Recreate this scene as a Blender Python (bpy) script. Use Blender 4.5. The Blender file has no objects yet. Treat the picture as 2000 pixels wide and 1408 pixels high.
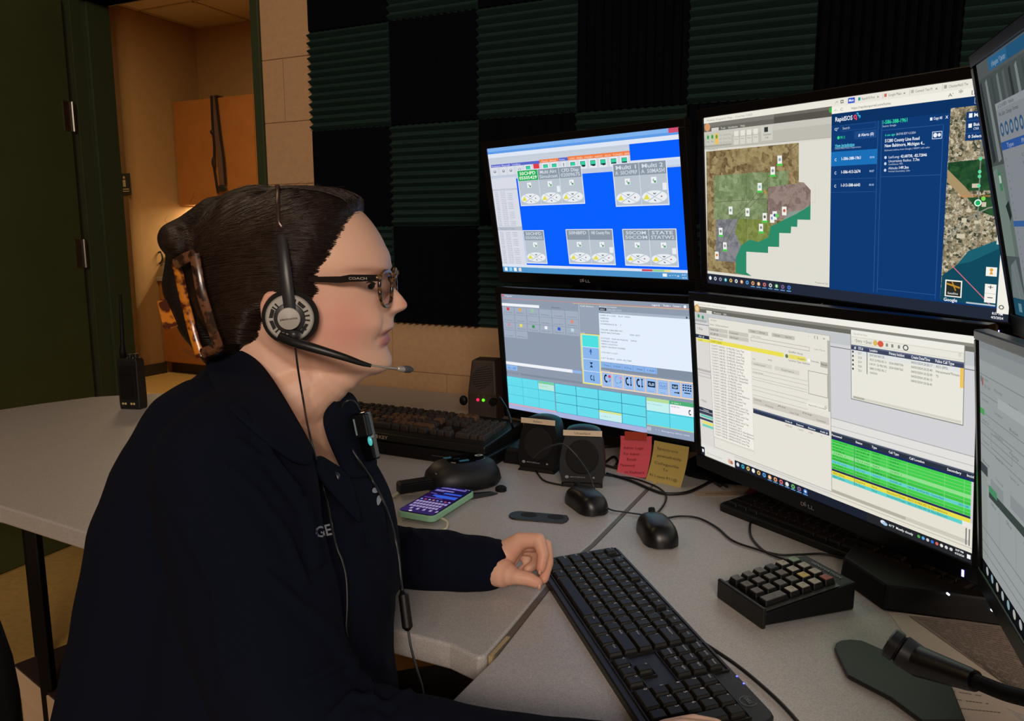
import bpy, bmesh, math, random
import numpy as np
from mathutils import Vector, Matrix
from mathutils.bvhtree import BVHTree

S = bpy.context.scene
COL = S.collection
PI = math.pi
R = math.radians
random.seed(7)

# ---------------------------------------------------------------- camera
FPX, PITCH, CAMZ = 1507.4, R(9.0712), 1.218
cd = bpy.data.cameras.new('camera')
cam = bpy.data.objects.new('camera', cd)
COL.objects.link(cam)
cam.location = (0, 0, CAMZ)
cam.rotation_euler = (PI/2 - PITCH, 0, 0)
cd.sensor_width = 36
cd.lens = FPX/2000*36
cd.clip_start = .02
cd.dof.use_dof = False
S.camera = cam

# ---------------------------------------------------------------- view, world, room lights
S.view_settings.view_transform = 'Standard'
S.view_settings.look = 'None'
S.view_settings.gamma = 1
S.view_settings.use_curve_mapping = False
S.view_settings.exposure = 0.0
w = bpy.data.worlds.new('world'); S.world = w
w.use_nodes = True
w.node_tree.nodes['Background'].inputs[0].default_value = (.02, .02, .025, 1)
w.node_tree.nodes['Background'].inputs[1].default_value = .3

def area(name, loc, size, power, col, rot=(0, 0, 0)):
    l = bpy.data.lights.new(name, 'AREA'); l.shape = 'RECTANGLE'
    l.size, l.size_y = size; l.energy = power; l.color = col
    o = bpy.data.objects.new(name, l); COL.objects.link(o)
    o.location = loc; o.rotation_euler = rot
    return o
# warm fill lamp added behind the camera; dim ceiling fixture over the side counter
area('rear_fill_light', (.1, -2.6, 2.45), (1.6, .6), 90, (1, .83, .70), (R(48), 0, 0))
area('side_ceiling_light', (-1.3, 1.3, 2.70), (1.2, .6), 6, (1, .70, .42))
# kitchenette beyond the door: its ceiling light and the strip under the wall cabinet
area('hall_ceiling_light', (-2.36, 5.09, 3.05), (1.0, .6), 34, (1, .74, .44))
area('cabinet_strip_light', (-2.62, 7.19, 1.495), (.9, .06), 14, (1, .80, .52), (0, 0, R(-25.3)))

# ---------------------------------------------------------------- pixel -> point on a real plane
_c, _s = math.cos(PITCH), math.sin(PITCH)
def ray(px, py):
    a, b = px-1000, py-704
    return Vector((a, -_s*b + _c*FPX, -_c*b - _s*FPX)).normalized()
def at(px, py, Y=None, Z=None, X=None, P=None, N=None):
    d = ray(px, py); o = Vector((0, 0, CAMZ))
    if Y is not None: t = Y/d.y
    elif Z is not None: t = (Z-CAMZ)/d.z
    elif X is not None: t = X/d.x
    else: t = (Vector(P)-o).dot(N)/d.dot(N)
    return o + d*t

# ---------------------------------------------------------------- materials
def lin(c):
    if isinstance(c, str):
        c = tuple(int(c[i:i+2], 16)/255 for i in (0, 2, 4))
    return tuple((x/12.92 if x <= .04045 else ((x+.055)/1.055)**2.4) for x in c)
MATS = {}
def mat(name, col, rough=.5, metal=0, noise=None, bump=None, spec=.5, trans=0, emit=None, coat=0, sheen=0, sss=0):
    if name in MATS: return MATS[name]
    m = bpy.data.materials.new(name); m.use_nodes = True
    nt = m.node_tree; b = nt.nodes['Principled BSDF']
    c = lin(col)
    b.inputs['Base Color'].default_value = (*c, 1)
    b.inputs['Roughness'].default_value = rough
    b.inputs['Metallic'].default_value = metal
    b.inputs['Specular IOR Level'].default_value = spec
    if trans: b.inputs['Transmission Weight'].default_value = trans
    if coat: b.inputs['Coat Weight'].default_value = coat
    if sheen: b.inputs['Sheen Weight'].default_value = sheen; b.inputs['Sheen Roughness'].default_value = .5
    if sss:
        b.inputs['Subsurface Weight'].default_value = sss
        b.inputs['Subsurface Radius'].default_value = (.012, .005, .003)
        b.inputs['Subsurface Scale'].default_value = 1
    if emit:
        b.inputs['Emission Color'].default_value = (*lin(emit[0]), 1)
        b.inputs['Emission Strength'].default_value = emit[1]
    tc = None
    if noise or bump:
        tc = nt.nodes.new('ShaderNodeTexCoord')
    if noise:
        sc, amt = noise[:2]
        n = nt.nodes.new('ShaderNodeTexNoise'); n.inputs['Scale'].default_value = sc
        n.inputs['Detail'].default_value = 3
        nt.links.new(tc.outputs['Object'], n.inputs['Vector'])
        mx = nt.nodes.new('ShaderNodeMix'); mx.data_type = 'RGBA'
        mx.inputs[6].default_value = (*[x*(1-amt) for x in c], 1)
        mx.inputs[7].default_value = (*[min(1, x*(1+amt)) for x in c], 1)
        cr = nt.nodes.new('ShaderNodeMapRange'); cr.inputs[1].default_value = .3; cr.inputs[2].default_value = .7
        nt.links.new(n.outputs['Fac'], cr.inputs[0]); nt.links.new(cr.outputs[0], mx.inputs[0])
        nt.links.new(mx.outputs[2], b.inputs['Base Color'])
    if bump:
        n = nt.nodes.new('ShaderNodeTexNoise'); n.inputs['Scale'].default_value = bump[0]
        n.inputs['Detail'].default_value = 4
        nt.links.new(tc.outputs['Object'], n.inputs['Vector'])
        bp = nt.nodes.new('ShaderNodeBump'); bp.inputs['Strength'].default_value = bump[1]
        bp.inputs['Distance'].default_value = bump[2] if len(bump) > 2 else .002
        nt.links.new(n.outputs['Fac'], bp.inputs['Height'])
        nt.links.new(bp.outputs[0], b.inputs['Normal'])
    MATS[name] = m
    return m

# ---------------------------------------------------------------- mesh builder
class MB:
    def __init__(s): s.v = []; s.f = []
    def add(s, vs, fs, M=None):
        o = len(s.v)
        s.v += [tuple(M @ Vector(v)) if M is not None else tuple(v) for v in vs]
        s.f += [tuple(i+o for i in f) for f in fs]
        return s
    def box(s, x0, x1, y0, y1, z0, z1, M=None):
        vs = [(x0,y0,z0),(x1,y0,z0),(x1,y1,z0),(x0,y1,z0),(x0,y0,z1),(x1,y0,z1),(x1,y1,z1),(x0,y1,z1)]
        fs = [(0,3,2,1),(4,5,6,7),(0,1,5,4),(1,2,6,5),(2,3,7,6),(3,0,4,7)]
        return s.add(vs, fs, M)
    def prism(s, poly, z0, z1, M=None):
        n = len(poly)
        a = sum(poly[i][0]*poly[(i+1) % n][1]-poly[(i+1) % n][0]*poly[i][1] for i in range(n))
        if a < 0: poly = poly[::-1]
        vs = [(p[0], p[1], z0) for p in poly]+[(p[0], p[1], z1) for p in poly]
        fs = [tuple(range(n-1, -1, -1)), tuple(range(n, 2*n))]+[(i, (i+1) % n, n+(i+1) % n, n+i) for i in range(n)]
        return s.add(vs, fs, M)
    def loft(s, rings, cap=True, close=True, M=None):
        n = len(rings[0]); vs = [p for r in rings for p in r]; fs = []
        for k in range(len(rings)-1):
            for i in range(n if close else n-1):
                j = (i+1) % n
                fs.append((k*n+i, k*n+j, (k+1)*n+j, (k+1)*n+i))
        if cap:
            fs.append(tuple(range(n-1, -1, -1))); b = (len(rings)-1)*n
            fs.append(tuple(range(b, b+n)))
        return s.add(vs, fs, M)
    def tube(s, pts, r, n=8, M=None, cap=True, flat=1.0, up=None):
        pts = [Vector(p) for p in pts]; k = len(pts)
        rs = r if hasattr(r, '__len__') else [r]*k
        rings = []; prev = None
        for i in range(k):
            t = (pts[min(i+1, k-1)]-pts[max(i-1, 0)])
            if t.length < 1e-9: t = Vector((0, 0, 1))
            t.normalize()
            if prev is None:
                a = Vector(up) if up is not None else (Vector((0, 0, 1)) if abs(t.z) < .9 else Vector((1, 0, 0)))
            else: a = prev
            x = (a - t*a.dot(t)).normalized(); prev = x; y = t.cross(x)
            rings.append([tuple(pts[i]+x*(math.cos(2*PI*j/n)*rs[i]*flat)+y*(math.sin(2*PI*j/n)*rs[i])) for j in range(n)])
        return s.loft(rings, cap=cap, M=M)
    def lathe(s, prof, n=24, M=None):   # prof: (r, z)
        rings = [[(r*math.cos(2*PI*i/n), r*math.sin(2*PI*i/n), z) for i in range(n)] for r, z in prof]
        return s.loft(rings, M=M)
    def ellipsoid(s, c, r, n=20, m=12, M=None):
        rings = []
        for k in range(m+1):
            a = -PI/2+PI*(k+.02)/(m+.04)
            rings.append([(c[0]+r[0]*math.cos(a)*math.cos(2*PI*i/n), c[1]+r[1]*math.cos(a)*math.sin(2*PI*i/n), c[2]+r[2]*math.sin(a)) for i in range(n)])
        return s.loft(rings, M=M)
    def mesh(s, name):
        me = bpy.data.meshes.new(name); me.from_pydata(s.v, [], s.f); me.update(); return me
    def build(s, name, m, parent=None, smooth=False, bevel=0, seg=2, sub=0, loc=None, rotz=None, rot=None, auto=None):
        me = s.mesh(name)
        if m is not None: me.materials.append(m)
        bm = bmesh.new(); bm.from_mesh(me); bmesh.ops.recalc_face_normals(bm, faces=bm.faces); bm.to_mesh(me); bm.free()
        if smooth:
            for p in me.polygons: p.use_smooth = True
            if auto is not None: me.set_sharp_from_angle(angle=R(auto))
        o = bpy.data.objects.new(name, me); COL.objects.link(o)
        if parent: o.parent = parent
        if loc is not None: o.location = loc
        if rotz is not None: o.rotation_euler = (0, 0, rotz)
        if rot is not None: o.rotation_euler = rot
        if bevel:
            b = o.modifiers.new('bevel', 'BEVEL'); b.width = bevel; b.segments = seg; b.limit_method = 'ANGLE'; b.angle_limit = R(35)
        if sub:
            b = o.modifiers.new('sub', 'SUBSURF'); b.levels = sub; b.render_levels = sub
        return o

def tag(o, label=None, cat=None, group=None, kind=None):
    if label: o['label'] = label
    if cat: o['category'] = cat
    if group: o['group'] = group
    if kind: o['kind'] = kind
    return o
def empty(name, loc, rotz=0, label=None, cat=None, group=None, M=None):
    o = bpy.data.objects.new(name, None); COL.objects.link(o)
    o.empty_display_size = .05
    if M is not None: o.matrix_world = M
    else: o.location = loc; o.rotation_euler = (0, 0, rotz)
    return tag(o, label, cat, group)
def spline(pts, n=8):            # Catmull-Rom through pts
    P = [Vector(p) for p in pts]; P = [P[0]*2-P[1]]+P+[P[-1]*2-P[-2]]; out = []
    for i in range(1, len(P)-2):
        for k in range(n):
            t = k/n; a, b, c, d = P[i-1], P[i], P[i+1], P[i+2]
            out.append(.5*((2*b)+(c-a)*t+(2*a-5*b+4*c-d)*t*t+(3*b-a-3*c+d)*t**3))
    out.append(P[-2]); return out
_TX = {}
def textgeo(txt, bold=False):    # glyph outlines as flat faces, 1 unit high letters
    k = (txt, bold)
    if k in _TX: return _TX[k]
    cu = bpy.data.curves.new('lettering', 'FONT'); cu.body = txt; cu.size = 1; cu.resolution_u = 2; cu.fill_mode = 'FRONT'
    if bold: cu.offset = .018
    ob = bpy.data.objects.new('lettering', cu)
    me = bpy.data.meshes.new_from_object(ob)
    vs = [tuple(v.co) for v in me.vertices]; fs = [tuple(p.vertices) for p in me.polygons]
    bpy.data.objects.remove(ob); bpy.data.meshes.remove(me); bpy.data.curves.remove(cu)
    xs = [v[0] for v in vs] or [0, 1]
    _TX[k] = (vs, fs, min(xs), max(xs)); return _TX[k]
def add_text(mb, txt, M, width, height=None, bold=False, center=False):
    """letters laid in the x,y plane of M, spanning width (capital height = height)"""
    vs, fs, a, b = textgeo(txt, bold)
    sx = width/max(1e-6, b-a) if width else height/.72
    sy = height/.72 if height else sx
    o = -(b-a)*sx/2 if center else 0
    mb.add([((v[0]-a)*sx+o, v[1]*sy, 0) for v in vs], fs, M)
# ================================================================ the room
WY = R(-25.282)
W0 = Vector((-.6469, 2.6286, 0))
WD = Vector((math.cos(WY), math.sin(WY), 0)); WM = Vector((-math.sin(WY), math.cos(WY), 0))   # along the wall, into the hall
MW = Matrix.Translation(W0) @ Matrix.Rotation(WY, 4, 'Z')    # local x = along wall, y = into hall
def W(u, t, z=0): return W0 + WD*u + WM*t + Vector((0, 0, z))

m_block = mat('painted_block', 'c49e76', .75, noise=(60, .05), bump=(260, .35, .002))
m_mortar = mat('painted_mortar', 'be977a', .8, bump=(200, .3))
m_green = mat('green_door_paint', '3c4628', .42, noise=(4, .08), bump=(300, .06))
m_greenf = mat('green_frame_paint', '36412a', .4)
m_floor = mat('vinyl_floor', 'd2ae66', .5, noise=(45, .1), bump=(120, .05))
m_plaster = mat('hall_plaster', 'a58355', .9, noise=(15, .03), bump=(150, .1))
m_dark = mat('dark_cove_base', '3a3226', .6)
m_ceil = mat('ceiling_tile_white', 'c8b48c', .9, bump=(220, .3))
m_roomc = mat('room_ceiling', '6a6660', .9)
m_wallr = mat('room_wall', '8a7866', .85, noise=(10, .04))

tag(MB().box(-6, 4.5, -2.2, 11, -.05, 0).build('floor', m_floor), kind='structure')
tag(MB().box(-2.9, 4.6, -2.3, .1, 2.75, 2.85).box(-2.9, 4.6, -5.3, -2.2, 2.75, 2.85).build('ceiling', m_roomc), kind='structure').matrix_world = MW
# dispatch-room side and rear walls (outside the frame)
for nm, b in (('wall_left', (-2.95, -2.85, -5.3, 0)), ('wall_right', (4.5, 4.6, -5.3, 0)), ('wall_rear', (-2.95, 4.6, -5.4, -5.3))):
    o = tag(MB().box(*b, 0, 2.75).build(nm, m_wallr), kind='structure'); o.matrix_world = MW
# wall with the doorway: backing, blocks, foam
wb = MB()
OL, OR_, HD = -1.150, -.235, 2.12
wb.box(OR_, 4.5, .0015, .14, 0, 2.75).box(-2.85, OL, .0015, .14, 0, 2.75).box(OL, OR_, .0015, .14, HD, 2.75)
wall = tag(wb.build('wall_back', m_mortar), kind='structure'); wall.matrix_world = MW
bmesh_block = None
def block(u0, u1, z):
    global bmesh_block
    if u1-u0 > .4 and bmesh_block:
        o = bpy.data.objects.new('block', bmesh_block); COL.objects.link(o); o.parent = wall
        o.modifiers.new('bevel', 'BEVEL').width = .004
    else:
        o = MB().box(.001, u1-u0-.001, -.0025, .001, .001, .2022).build('block', m_block, wall, bevel=.004)
        if u1-u0 > .4: bmesh_block = o.data
    o.location = (u0, 0, z); return o
for r in range(-1, 10):
    z = .786-.2032*1+.2032*(r+0)
    off = -.124+(.203 if (r % 2 == 0) else 0)
    k = -1
    while True:
        u0 = off+.406*k; u1 = u0+.406; k += 1
        if u0 > 2.2: break
        a, b = max(u0, OR_+.022), u1
        if b-a < .03: continue
        if z > .95 and a > -.01: continue
        if z > .95: b = min(b, .02) if u0 < -.02 else b
        block(a, b, z)
# door frame
fr = MB().box(OR_-.012, OR_+.022, -.012, .15, 0, HD+.03).build('door_frame', m_greenf, bevel=.002)
fr2 = MB().box(OL-.045, OL+.012, -.012, .15, 0, HD+.03).box(OL-.045, OR_+.02, -.012, .15, HD, HD+.05).box(OL+.012, OL+.026, .05, .15, 0, HD).build('door_frame', m_greenf, bevel=.002)
t1 = empty('trim_1', (0, 0, 0)); tag(t1, kind='structure'); t1.matrix_world = MW
fr.parent = t1; fr2.parent = t1
# open door leaf
d1 = empty('door_1', (0, 0, 0)); tag(d1, kind='structure')
d1.matrix_world = MW @ Matrix.Translation((OL-.012, -.040, 0)) @ Matrix.Rotation(R(-86), 4, 'Z')
MB().box(0.004, .93, -.0225, .0225, .008, 2.11).build('leaf', m_green, d1, bevel=.002)
m_steel = mat('brushed_steel', '77736a', .35, 1)
for z in (.25, 1.1, 1.62):
    hg = MB().lathe([(.008, 0), (.008, .11)], 12, Matrix.Translation((0.0, .03, z))).box(0.0, .035, .0225, .026, z, z+.11)
    hg.build('hinge', m_steel, d1)

# acoustic foam: each tile a part of the wall
T = .3068
m_fg = mat('green_foam', '2a413d', 1, noise=(300, .15), bump=(700, .5), spec=.1)
m_fb = mat('black_foam', '0b0c14', 1, noise=(300, .15), bump=(700, .5), spec=.1)
def foam_mesh(horizontal):
    n = 13; p = T/n; prof = [(0, .022)]
    for i in range(n):
        prof += [(i*p+.0015, .016), (i*p+p/2, .036), ((i+1)*p-.0015, .016)]
    prof = [(0, 0), (0, .016)]+[q for q in prof if q[1] != .022]+[(T, .016), (T, 0)]
    q = [];
    for a in prof:
        if not q or abs(a[0]-q[-1][0])+abs(a[1]-q[-1][1]) > 1e-5: q.append(a)
    k = len(q); vs = []
    for s_ in (.001, T-.001):
        for a, h in q: vs.append((s_, -h, a) if horizontal else (a, -h, s_))
    fs = [(i, (i+1) % k, k+(i+1) % k, k+i) for i in range(k)]+[tuple(range(k)), tuple(range(k, 2*k))]
    return MB().add(vs, fs)
fh = foam_mesh(True).build('foam_panel', m_fg, wall); fv = foam_mesh(False).build('foam_panel', m_fb, wall)
first = {0: True, 1: True}
for i in range(8):
    for j in range(-1, 4):
        g = (i+j) % 2 == 1
        src = fh if g else fv
        o = src if first[int(g)] else src.copy()
        if not first[int(g)]: COL.objects.link(o); o.parent = wall
        first[int(g)] = False
        o.location = (i*T, .004, 2.1737-T*(j+1)+.0)
        o.rotation_euler = (0, 0, 0)

# kitchenette beyond the door
for nm, b in (('wall_hall_side', (-4.2, -4.1, 2.56, 3.5)), ('wall_hall_sign', (-6, -4.1, 2.56, 2.66)), ('wall_hall_far', (-4.2, 1.5, 3.4, 3.5)), ('wall_hall_right', (1.4, 1.5, .14, 3.5)), ('wall_hall_left', (-6.1, -6, .14, 2.66))):
    o = tag(MB().box(*b, 0, 3.1).build(nm, m_plaster), kind='structure'); o.matrix_world = MW
o = tag(MB().box(-6, -2.85, .0, .14, 0, 3.1).box(-2.85, 4.5, .0, .14, 2.75, 3.1).build('wall_hall_near', m_plaster), kind='structure'); o.matrix_world = MW
hc = tag(MB().box(-6.1, 1.5, 0, 3.5, 3.12, 3.2).build('ceiling_hall', m_dark), kind='structure'); hc.matrix_world = MW
m_grid = mat('ceiling_grid', 'b8a278', .6)
gm = MB()
for i in range(11): gm.box(-5.9+i*.61-.012, -5.9+i*.61+.012, 0, 3.5, 3.098, 3.12)
for j in range(6): gm.box(-6, 1.4, .35+j*.61-.012, .35+j*.61+.012, 3.098, 3.12)
gm.build('ceiling_grid', m_grid, hc)
tl = None
for i in range(2, 9):
    for j in range(2, 5):
        if tl is None: o = tl = MB().box(.014, .596, .014, .596, 3.106, 3.12).build('ceiling_tile', m_ceil, hc)
        else: o = tl.copy(); COL.objects.link(o)
        o.location = (-5.9+i*.61, .35+j*.61, 0)
o = tag(MB().box(-4.105, -4.088, 2.56, 2.82, 0, .1).build('baseboard_hall', m_dark), kind='structure'); o.matrix_world = MW

# restroom-style wall sign on the hall wall
p = at(246, 360, P=W(0, 2.56), N=WM)
sg = empty('wall_sign', (0, 0, 0), label='small dark sign with white pictogram on the hall wall', cat='sign')
sg.matrix_world = Matrix.Translation(p) @ Matrix.Rotation(WY, 4, 'Z')
MB().box(-.062, .062, -.006, 0, -.09, .09).build('plate', mat('sign_dark', '33372c', .5), sg, bevel=.002)
pm = MB().ellipsoid((-.01, -.008, .055), (.013, .003, .013), 12, 6).box(-.024, .004, -.0095, -.006, -.02, .036)
pm.box(-.03, .04, -.0095, -.006, -.045, -.036).box(-.03, .04, -.0095, -.006, -.062, -.054)
pm.build('pictogram', mat('sign_white', 'b9ae8c', .6), sg)

# upper cabinet
m_wood = mat('orange_maple', 'aa6e36', .45, noise=(7, .06))
m_wood2 = mat('orange_maple_side', 'a26830', .5, noise=(7, .06))
uc = empty('wall_cabinet', (0, 0, 0), label='orange wood wall cabinet hanging in the kitchenette beyond the doorway', cat='cabinet'); uc.matrix_world = MW
MB().box(-4.09, -2.2, 3.10, 3.4, 1.505, 2.41).build('carcass', m_wood2, uc)
for k in range(4):
    x = -4.088+k*.47
    dr = MB().box(x, x+.466, 3.078, 3.099, 1.508, 2.407).build('cabinet_door', m_wood, uc, bevel=.002)
# lower cabinet, counter
lc = empty('base_cabinet', (0, 0, 0), label='orange wood base cabinet under the kitchenette counter', cat='cabinet'); lc.matrix_world = MW
MB().box(-4.09, -2.2, 2.82, 3.38, .1, .83).build('carcass', m_wood2, lc)
MB().box(-4.09, -2.2, 2.88, 3.38, 0, .1).build('toe_kick', m_dark, lc)
for k in range(4):
    x = -4.088+k*.47
    MB().box(x, x+.466, 2.80, 2.819, .11, .66).build('cabinet_door', m_wood, lc, bevel=.002)
    MB().box(x, x+.466, 2.80, 2.819, .666, .825).build('drawer', m_wood, lc, bevel=.002)
ct = tag(MB().box(-4.098, -2.2, 2.78, 3.395, .832, .872).build('counter', mat('counter_laminate', '9a9484', .4), bevel=.004), 'pale laminate kitchenette counter on the orange base cabinet', 'counter'); ct.matrix_world = MW
# small pale appliance with a looping cord
ap = empty('coffee_maker', (0, 0, 0), label='small pale appliance with dark cord on the kitchenette counter', cat='appliance')
p = at(330, 545, P=W(0, 2.9), N=WM)
ap.matrix_world = Matrix.Translation((p.x, p.y, .8735)) @ Matrix.Rotation(WY, 4, 'Z')
MB().box(-.11, .09, -.05, .09, 0, .12).build('base', mat('appliance_pale', '9c9c8a', .5), ap, bevel=.012)
MB().box(-.10, .09, .0, .09, .12, .19).build('lid', mat('appliance_white', 'c8c0a4', .4), ap, bevel=.015)
cdp = [(-.14, -.06, .16), (-.09, -.07, .12), (-.02, -.07, .115), (.02, -.07, .16), (.0, -.07, .215), (-.05, -.07, .2), (-.12, -.06, .2), (-.16, -.05, .17), (-.16, -.03, .02)]
MB().tube(spline(cdp), .008, 6).build('cord', mat('cord_dark', '26201a', .5), ap, smooth=True)
# hanging straps on the cabinet
hs = empty('hanging_strap', (0, 0, 0), label='brown strap with dark ends draped over the front of wall cabinet', cat='strap')
p = at(422, 212, P=W(0, 3.07), N=WM)
hs.matrix_world = Matrix.Translation((p.x, p.y, 0)) @ Matrix.Rotation(WY, 4, 'Z')
st = MB()
def strip(mb, pts, w, y=-.012, th=.006):
    for (x0, z0), (x1, z1) in zip(pts, pts[1:]):
        mb.add([(x0-w/2, y, z0), (x0+w/2, y, z0), (x1+w/2, y, z1), (x1-w/2, y, z1), (x0-w/2, y+th, z0), (x0+w/2, y+th, z0), (x1+w/2, y+th, z1), (x1-w/2, y+th, z1)],
               [(0,1,2,3),(7,6,5,4),(0,4,5,1),(1,5,6,2),(2,6,7,3),(3,7,4,0)])
strip(st, [(-.005, 2.425), (.0, 2.2), (.015, 1.95), (.03, 1.62)], .06)
st.box(-.04, .03, -.018, .06, 2.414, 2.426)
st.build('webbing', mat('strap_brown', '5f4434', .8), hs)
s2 = MB(); strip(s2, [(-.03, 2.42), (-.035, 2.2), (-.03, 2.0), (-.045, 1.8), (-.02, 1.6)], .022, -.02)
strip(s2, [(.02, 2.42), (.045, 2.1), (.07, 1.9), (.075, 1.68)], .022, -.02)
s2.ellipsoid((-.045, -.02, 1.86), (.022, .012, .05)).ellipsoid((.04, -.022, 1.64), (.055, .015, .03)).ellipsoid((-.045, -.02, 2.12), (.02, .01, .02))
s2.build('dark_strap', mat('strap_black', '1c1412', .7), hs, smooth=True, auto=40)

# ================================================================ worktops
DZ = .73
m_lam = mat('grey_laminate', 'b0acaa', .42, noise=(650, .20), bump=(1400, .12, .0006))
m_lamt = mat('table_laminate', 'a68a74', .45, noise=(700, .08), bump=(1200, .1, .0006))
m_edge = mat('worktop_edge', '5f574f', .45)
def V2(px, py): p = at(px, py, Z=DZ); return (p.x, p.y)
seam = [(-.0213, .8454), (.0764, 1.088), (.1289, 1.1753), (.2662, 1.4557), (.575, 2.035)]
# straight counter along the wall with a rounded far end
g = .004
fe = Vector((-.0213, .8454)); fd = Vector((-.9036, .4284))
back = [tuple((W(u, -.01)).xy) for u in (1.35, .6, -.12)]
poly = [(-1.60, 1.60), V2(0, 988), V2(190, 1046), tuple(fe+fd*.16), tuple(fe+fd*.06), (-.040, .842), (-.030, .846)]+[(x-g, y) for x, y in seam[1:]]+back
poly += [V2(430, 762), V2(345, 766), V2(262, 770), V2(180, 775), V2(80, 788), V2(0, 800), (-1.62, 1.98), (-1.66, 1.75)]
root = empty('side_counter', (0, 0, 0), label='long grey laminate counter with rounded end along the block wall', cat='counter')
o = MB().prism(poly, DZ-.034, DZ).build('worktop', m_lam, root, bevel=.012, seg=4)
p = at(48, 1012, Z=.70)
lgm = mat('black_steel_leg', '060606', .6, spec=.2)
for q in ((p.x, p.y+.02), (-1.35, 2.05)):
    MB().box(q[0]-.012, q[0]+.012, q[1]-.010, q[1]+.010, .006, DZ-.034).build('leg', lgm, root, bevel=.003)
for q in ((-.62, 2.3), (.05, 2.0), (-.02, 1.1)):
    MB().box(q[0]-.019, q[0]+.019, q[1]-.019, q[1]+.019, .006, DZ-.034).build('leg', lgm, root, bevel=.003)
cpoly = [(x+g, y) for x, y in seam]+[tuple(W(1.36, -.01).xy), tuple(W(2.6, -.01).xy), (1.6, .0), (-.39, .0), (-.0723, .740)]
root2 = empty('corner_desk', (0, 0, 0), label='grey laminate corner worktop holding the black keyboard and the number pad', cat='desk')
MB().prism(cpoly, DZ-.034, DZ).build('worktop', m_lam, root2, bevel=.006, seg=3)
for q in ((1.3, .15), (1.35, 1.4), (.35, .2), (.45, 1.55)):
    MB().box(q[0]-.025, q[0]+.025, q[1]-.025, q[1]+.025, .0, DZ-.034).build('leg', lgm, root2, bevel=.003)
# edge strip in the seam and its torn pale end
e1 = MB()
for a, b in zip(seam, seam[1:4]):
    e1.box(0, (Vector(b)-Vector(a)).length, -.0035, .0035, -.02, .0006, Matrix.Translation((*a, DZ)) @ Matrix.Rotation(math.atan2(b[1]-a[1], b[0]-a[0]), 4, 'Z'))
e1.build('edge_band', m_edge, root)
pe = MB(); a, b = Vector((-.026, .8415)), Vector((.012, .925))
pe.box(0, (b-a).length*.55, -.003, .002, -.022, .0016, Matrix.Translation((*a, DZ)) @ Matrix.Rotation(math.atan2(b[1]-a[1], b[0]-a[0]), 4, 'Z'))
tag(pe.build('peeling_edge', mat('raw_edge', 'b09a72', .7), root), 'pale peeling edge strip at the counter corner')
# ================================================================ monitors
def vcmat(name, strength):
    m = bpy.data.materials.new(name); m.use_nodes = True; nt = m.node_tree
    nt.nodes.remove(nt.nodes['Principled BSDF'])
    a = nt.nodes.new('ShaderNodeAttribute'); a.attribute_name = 'ui'
    e = nt.nodes.new('ShaderNodeEmission'); e.inputs[1].default_value = strength
    nt.links.new(a.outputs['Color'], e.inputs[0]); nt.links.new(e.outputs[0], nt.nodes['Material Output'].inputs[0])
    return m
def satmat(name, cols, scale, strength, blend=.5, cell=True, rotz=.2):
    """aerial imagery shown by a display: field patches and speckle"""
    m = bpy.data.materials.new(name); m.use_nodes = True; nt = m.node_tree; L = nt.links.new
    nt.nodes.remove(nt.nodes['Principled BSDF'])
    tc = nt.nodes.new('ShaderNodeTexCoord'); mp = nt.nodes.new('ShaderNodeMapping'); mp.inputs['Rotation'].default_value = (0, 0, rotz)
    L(tc.outputs['Object'], mp.inputs[0])
    v = nt.nodes.new('ShaderNodeTexVoronoi'); v.inputs['Scale'].default_value = scale; v.distance = 'CHEBYCHEV'
    L(mp.outputs[0], v.inputs['Vector'])
    n = nt.nodes.new('ShaderNodeTexNoise'); n.inputs['Scale'].default_value = scale*1.3; n.inputs['Detail'].default_value = 6; n.inputs['Roughness'].default_value = .75
    L(mp.outputs[0], n.inputs['Vector'])
    sep = nt.nodes.new('ShaderNodeSeparateColor'); L(v.outputs['Color'], sep.inputs[0])
    mx = nt.nodes.new('ShaderNodeMix'); mx.inputs[0].default_value = blend
    L(sep.outputs[0], mx.inputs[2]); L(n.outputs['Fac'], mx.inputs[3])
    r = nt.nodes.new('ShaderNodeValToRGB'); r.color_ramp.interpolation = 'LINEAR'
    el = r.color_ramp.elements
    k = len(cols)
    while len(el) < k: el.new(.5)
    for i, c in enumerate(cols):
        el[i].position = .22+.56*i/(k-1); el[i].color = (*lin(c), 1)
    L(mx.outputs[0], r.inputs[0])
    e = nt.nodes.new('ShaderNodeEmission'); e.inputs[1].default_value = strength
    L(r.outputs[0], e.inputs[0]); L(e.outputs[0], nt.nodes['Material Output'].inputs[0])
    return m

m_bez = mat('monitor_plastic', '060608', .35, bump=(900, .03), spec=.35)
m_shell = mat('monitor_shell', '0a0a0b', .5)
m_logo = mat('silver_print', '9a9a9e', .4)
m_led = mat('power_led', '8070ff', .3, emit=('9a88ff', 6))

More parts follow.
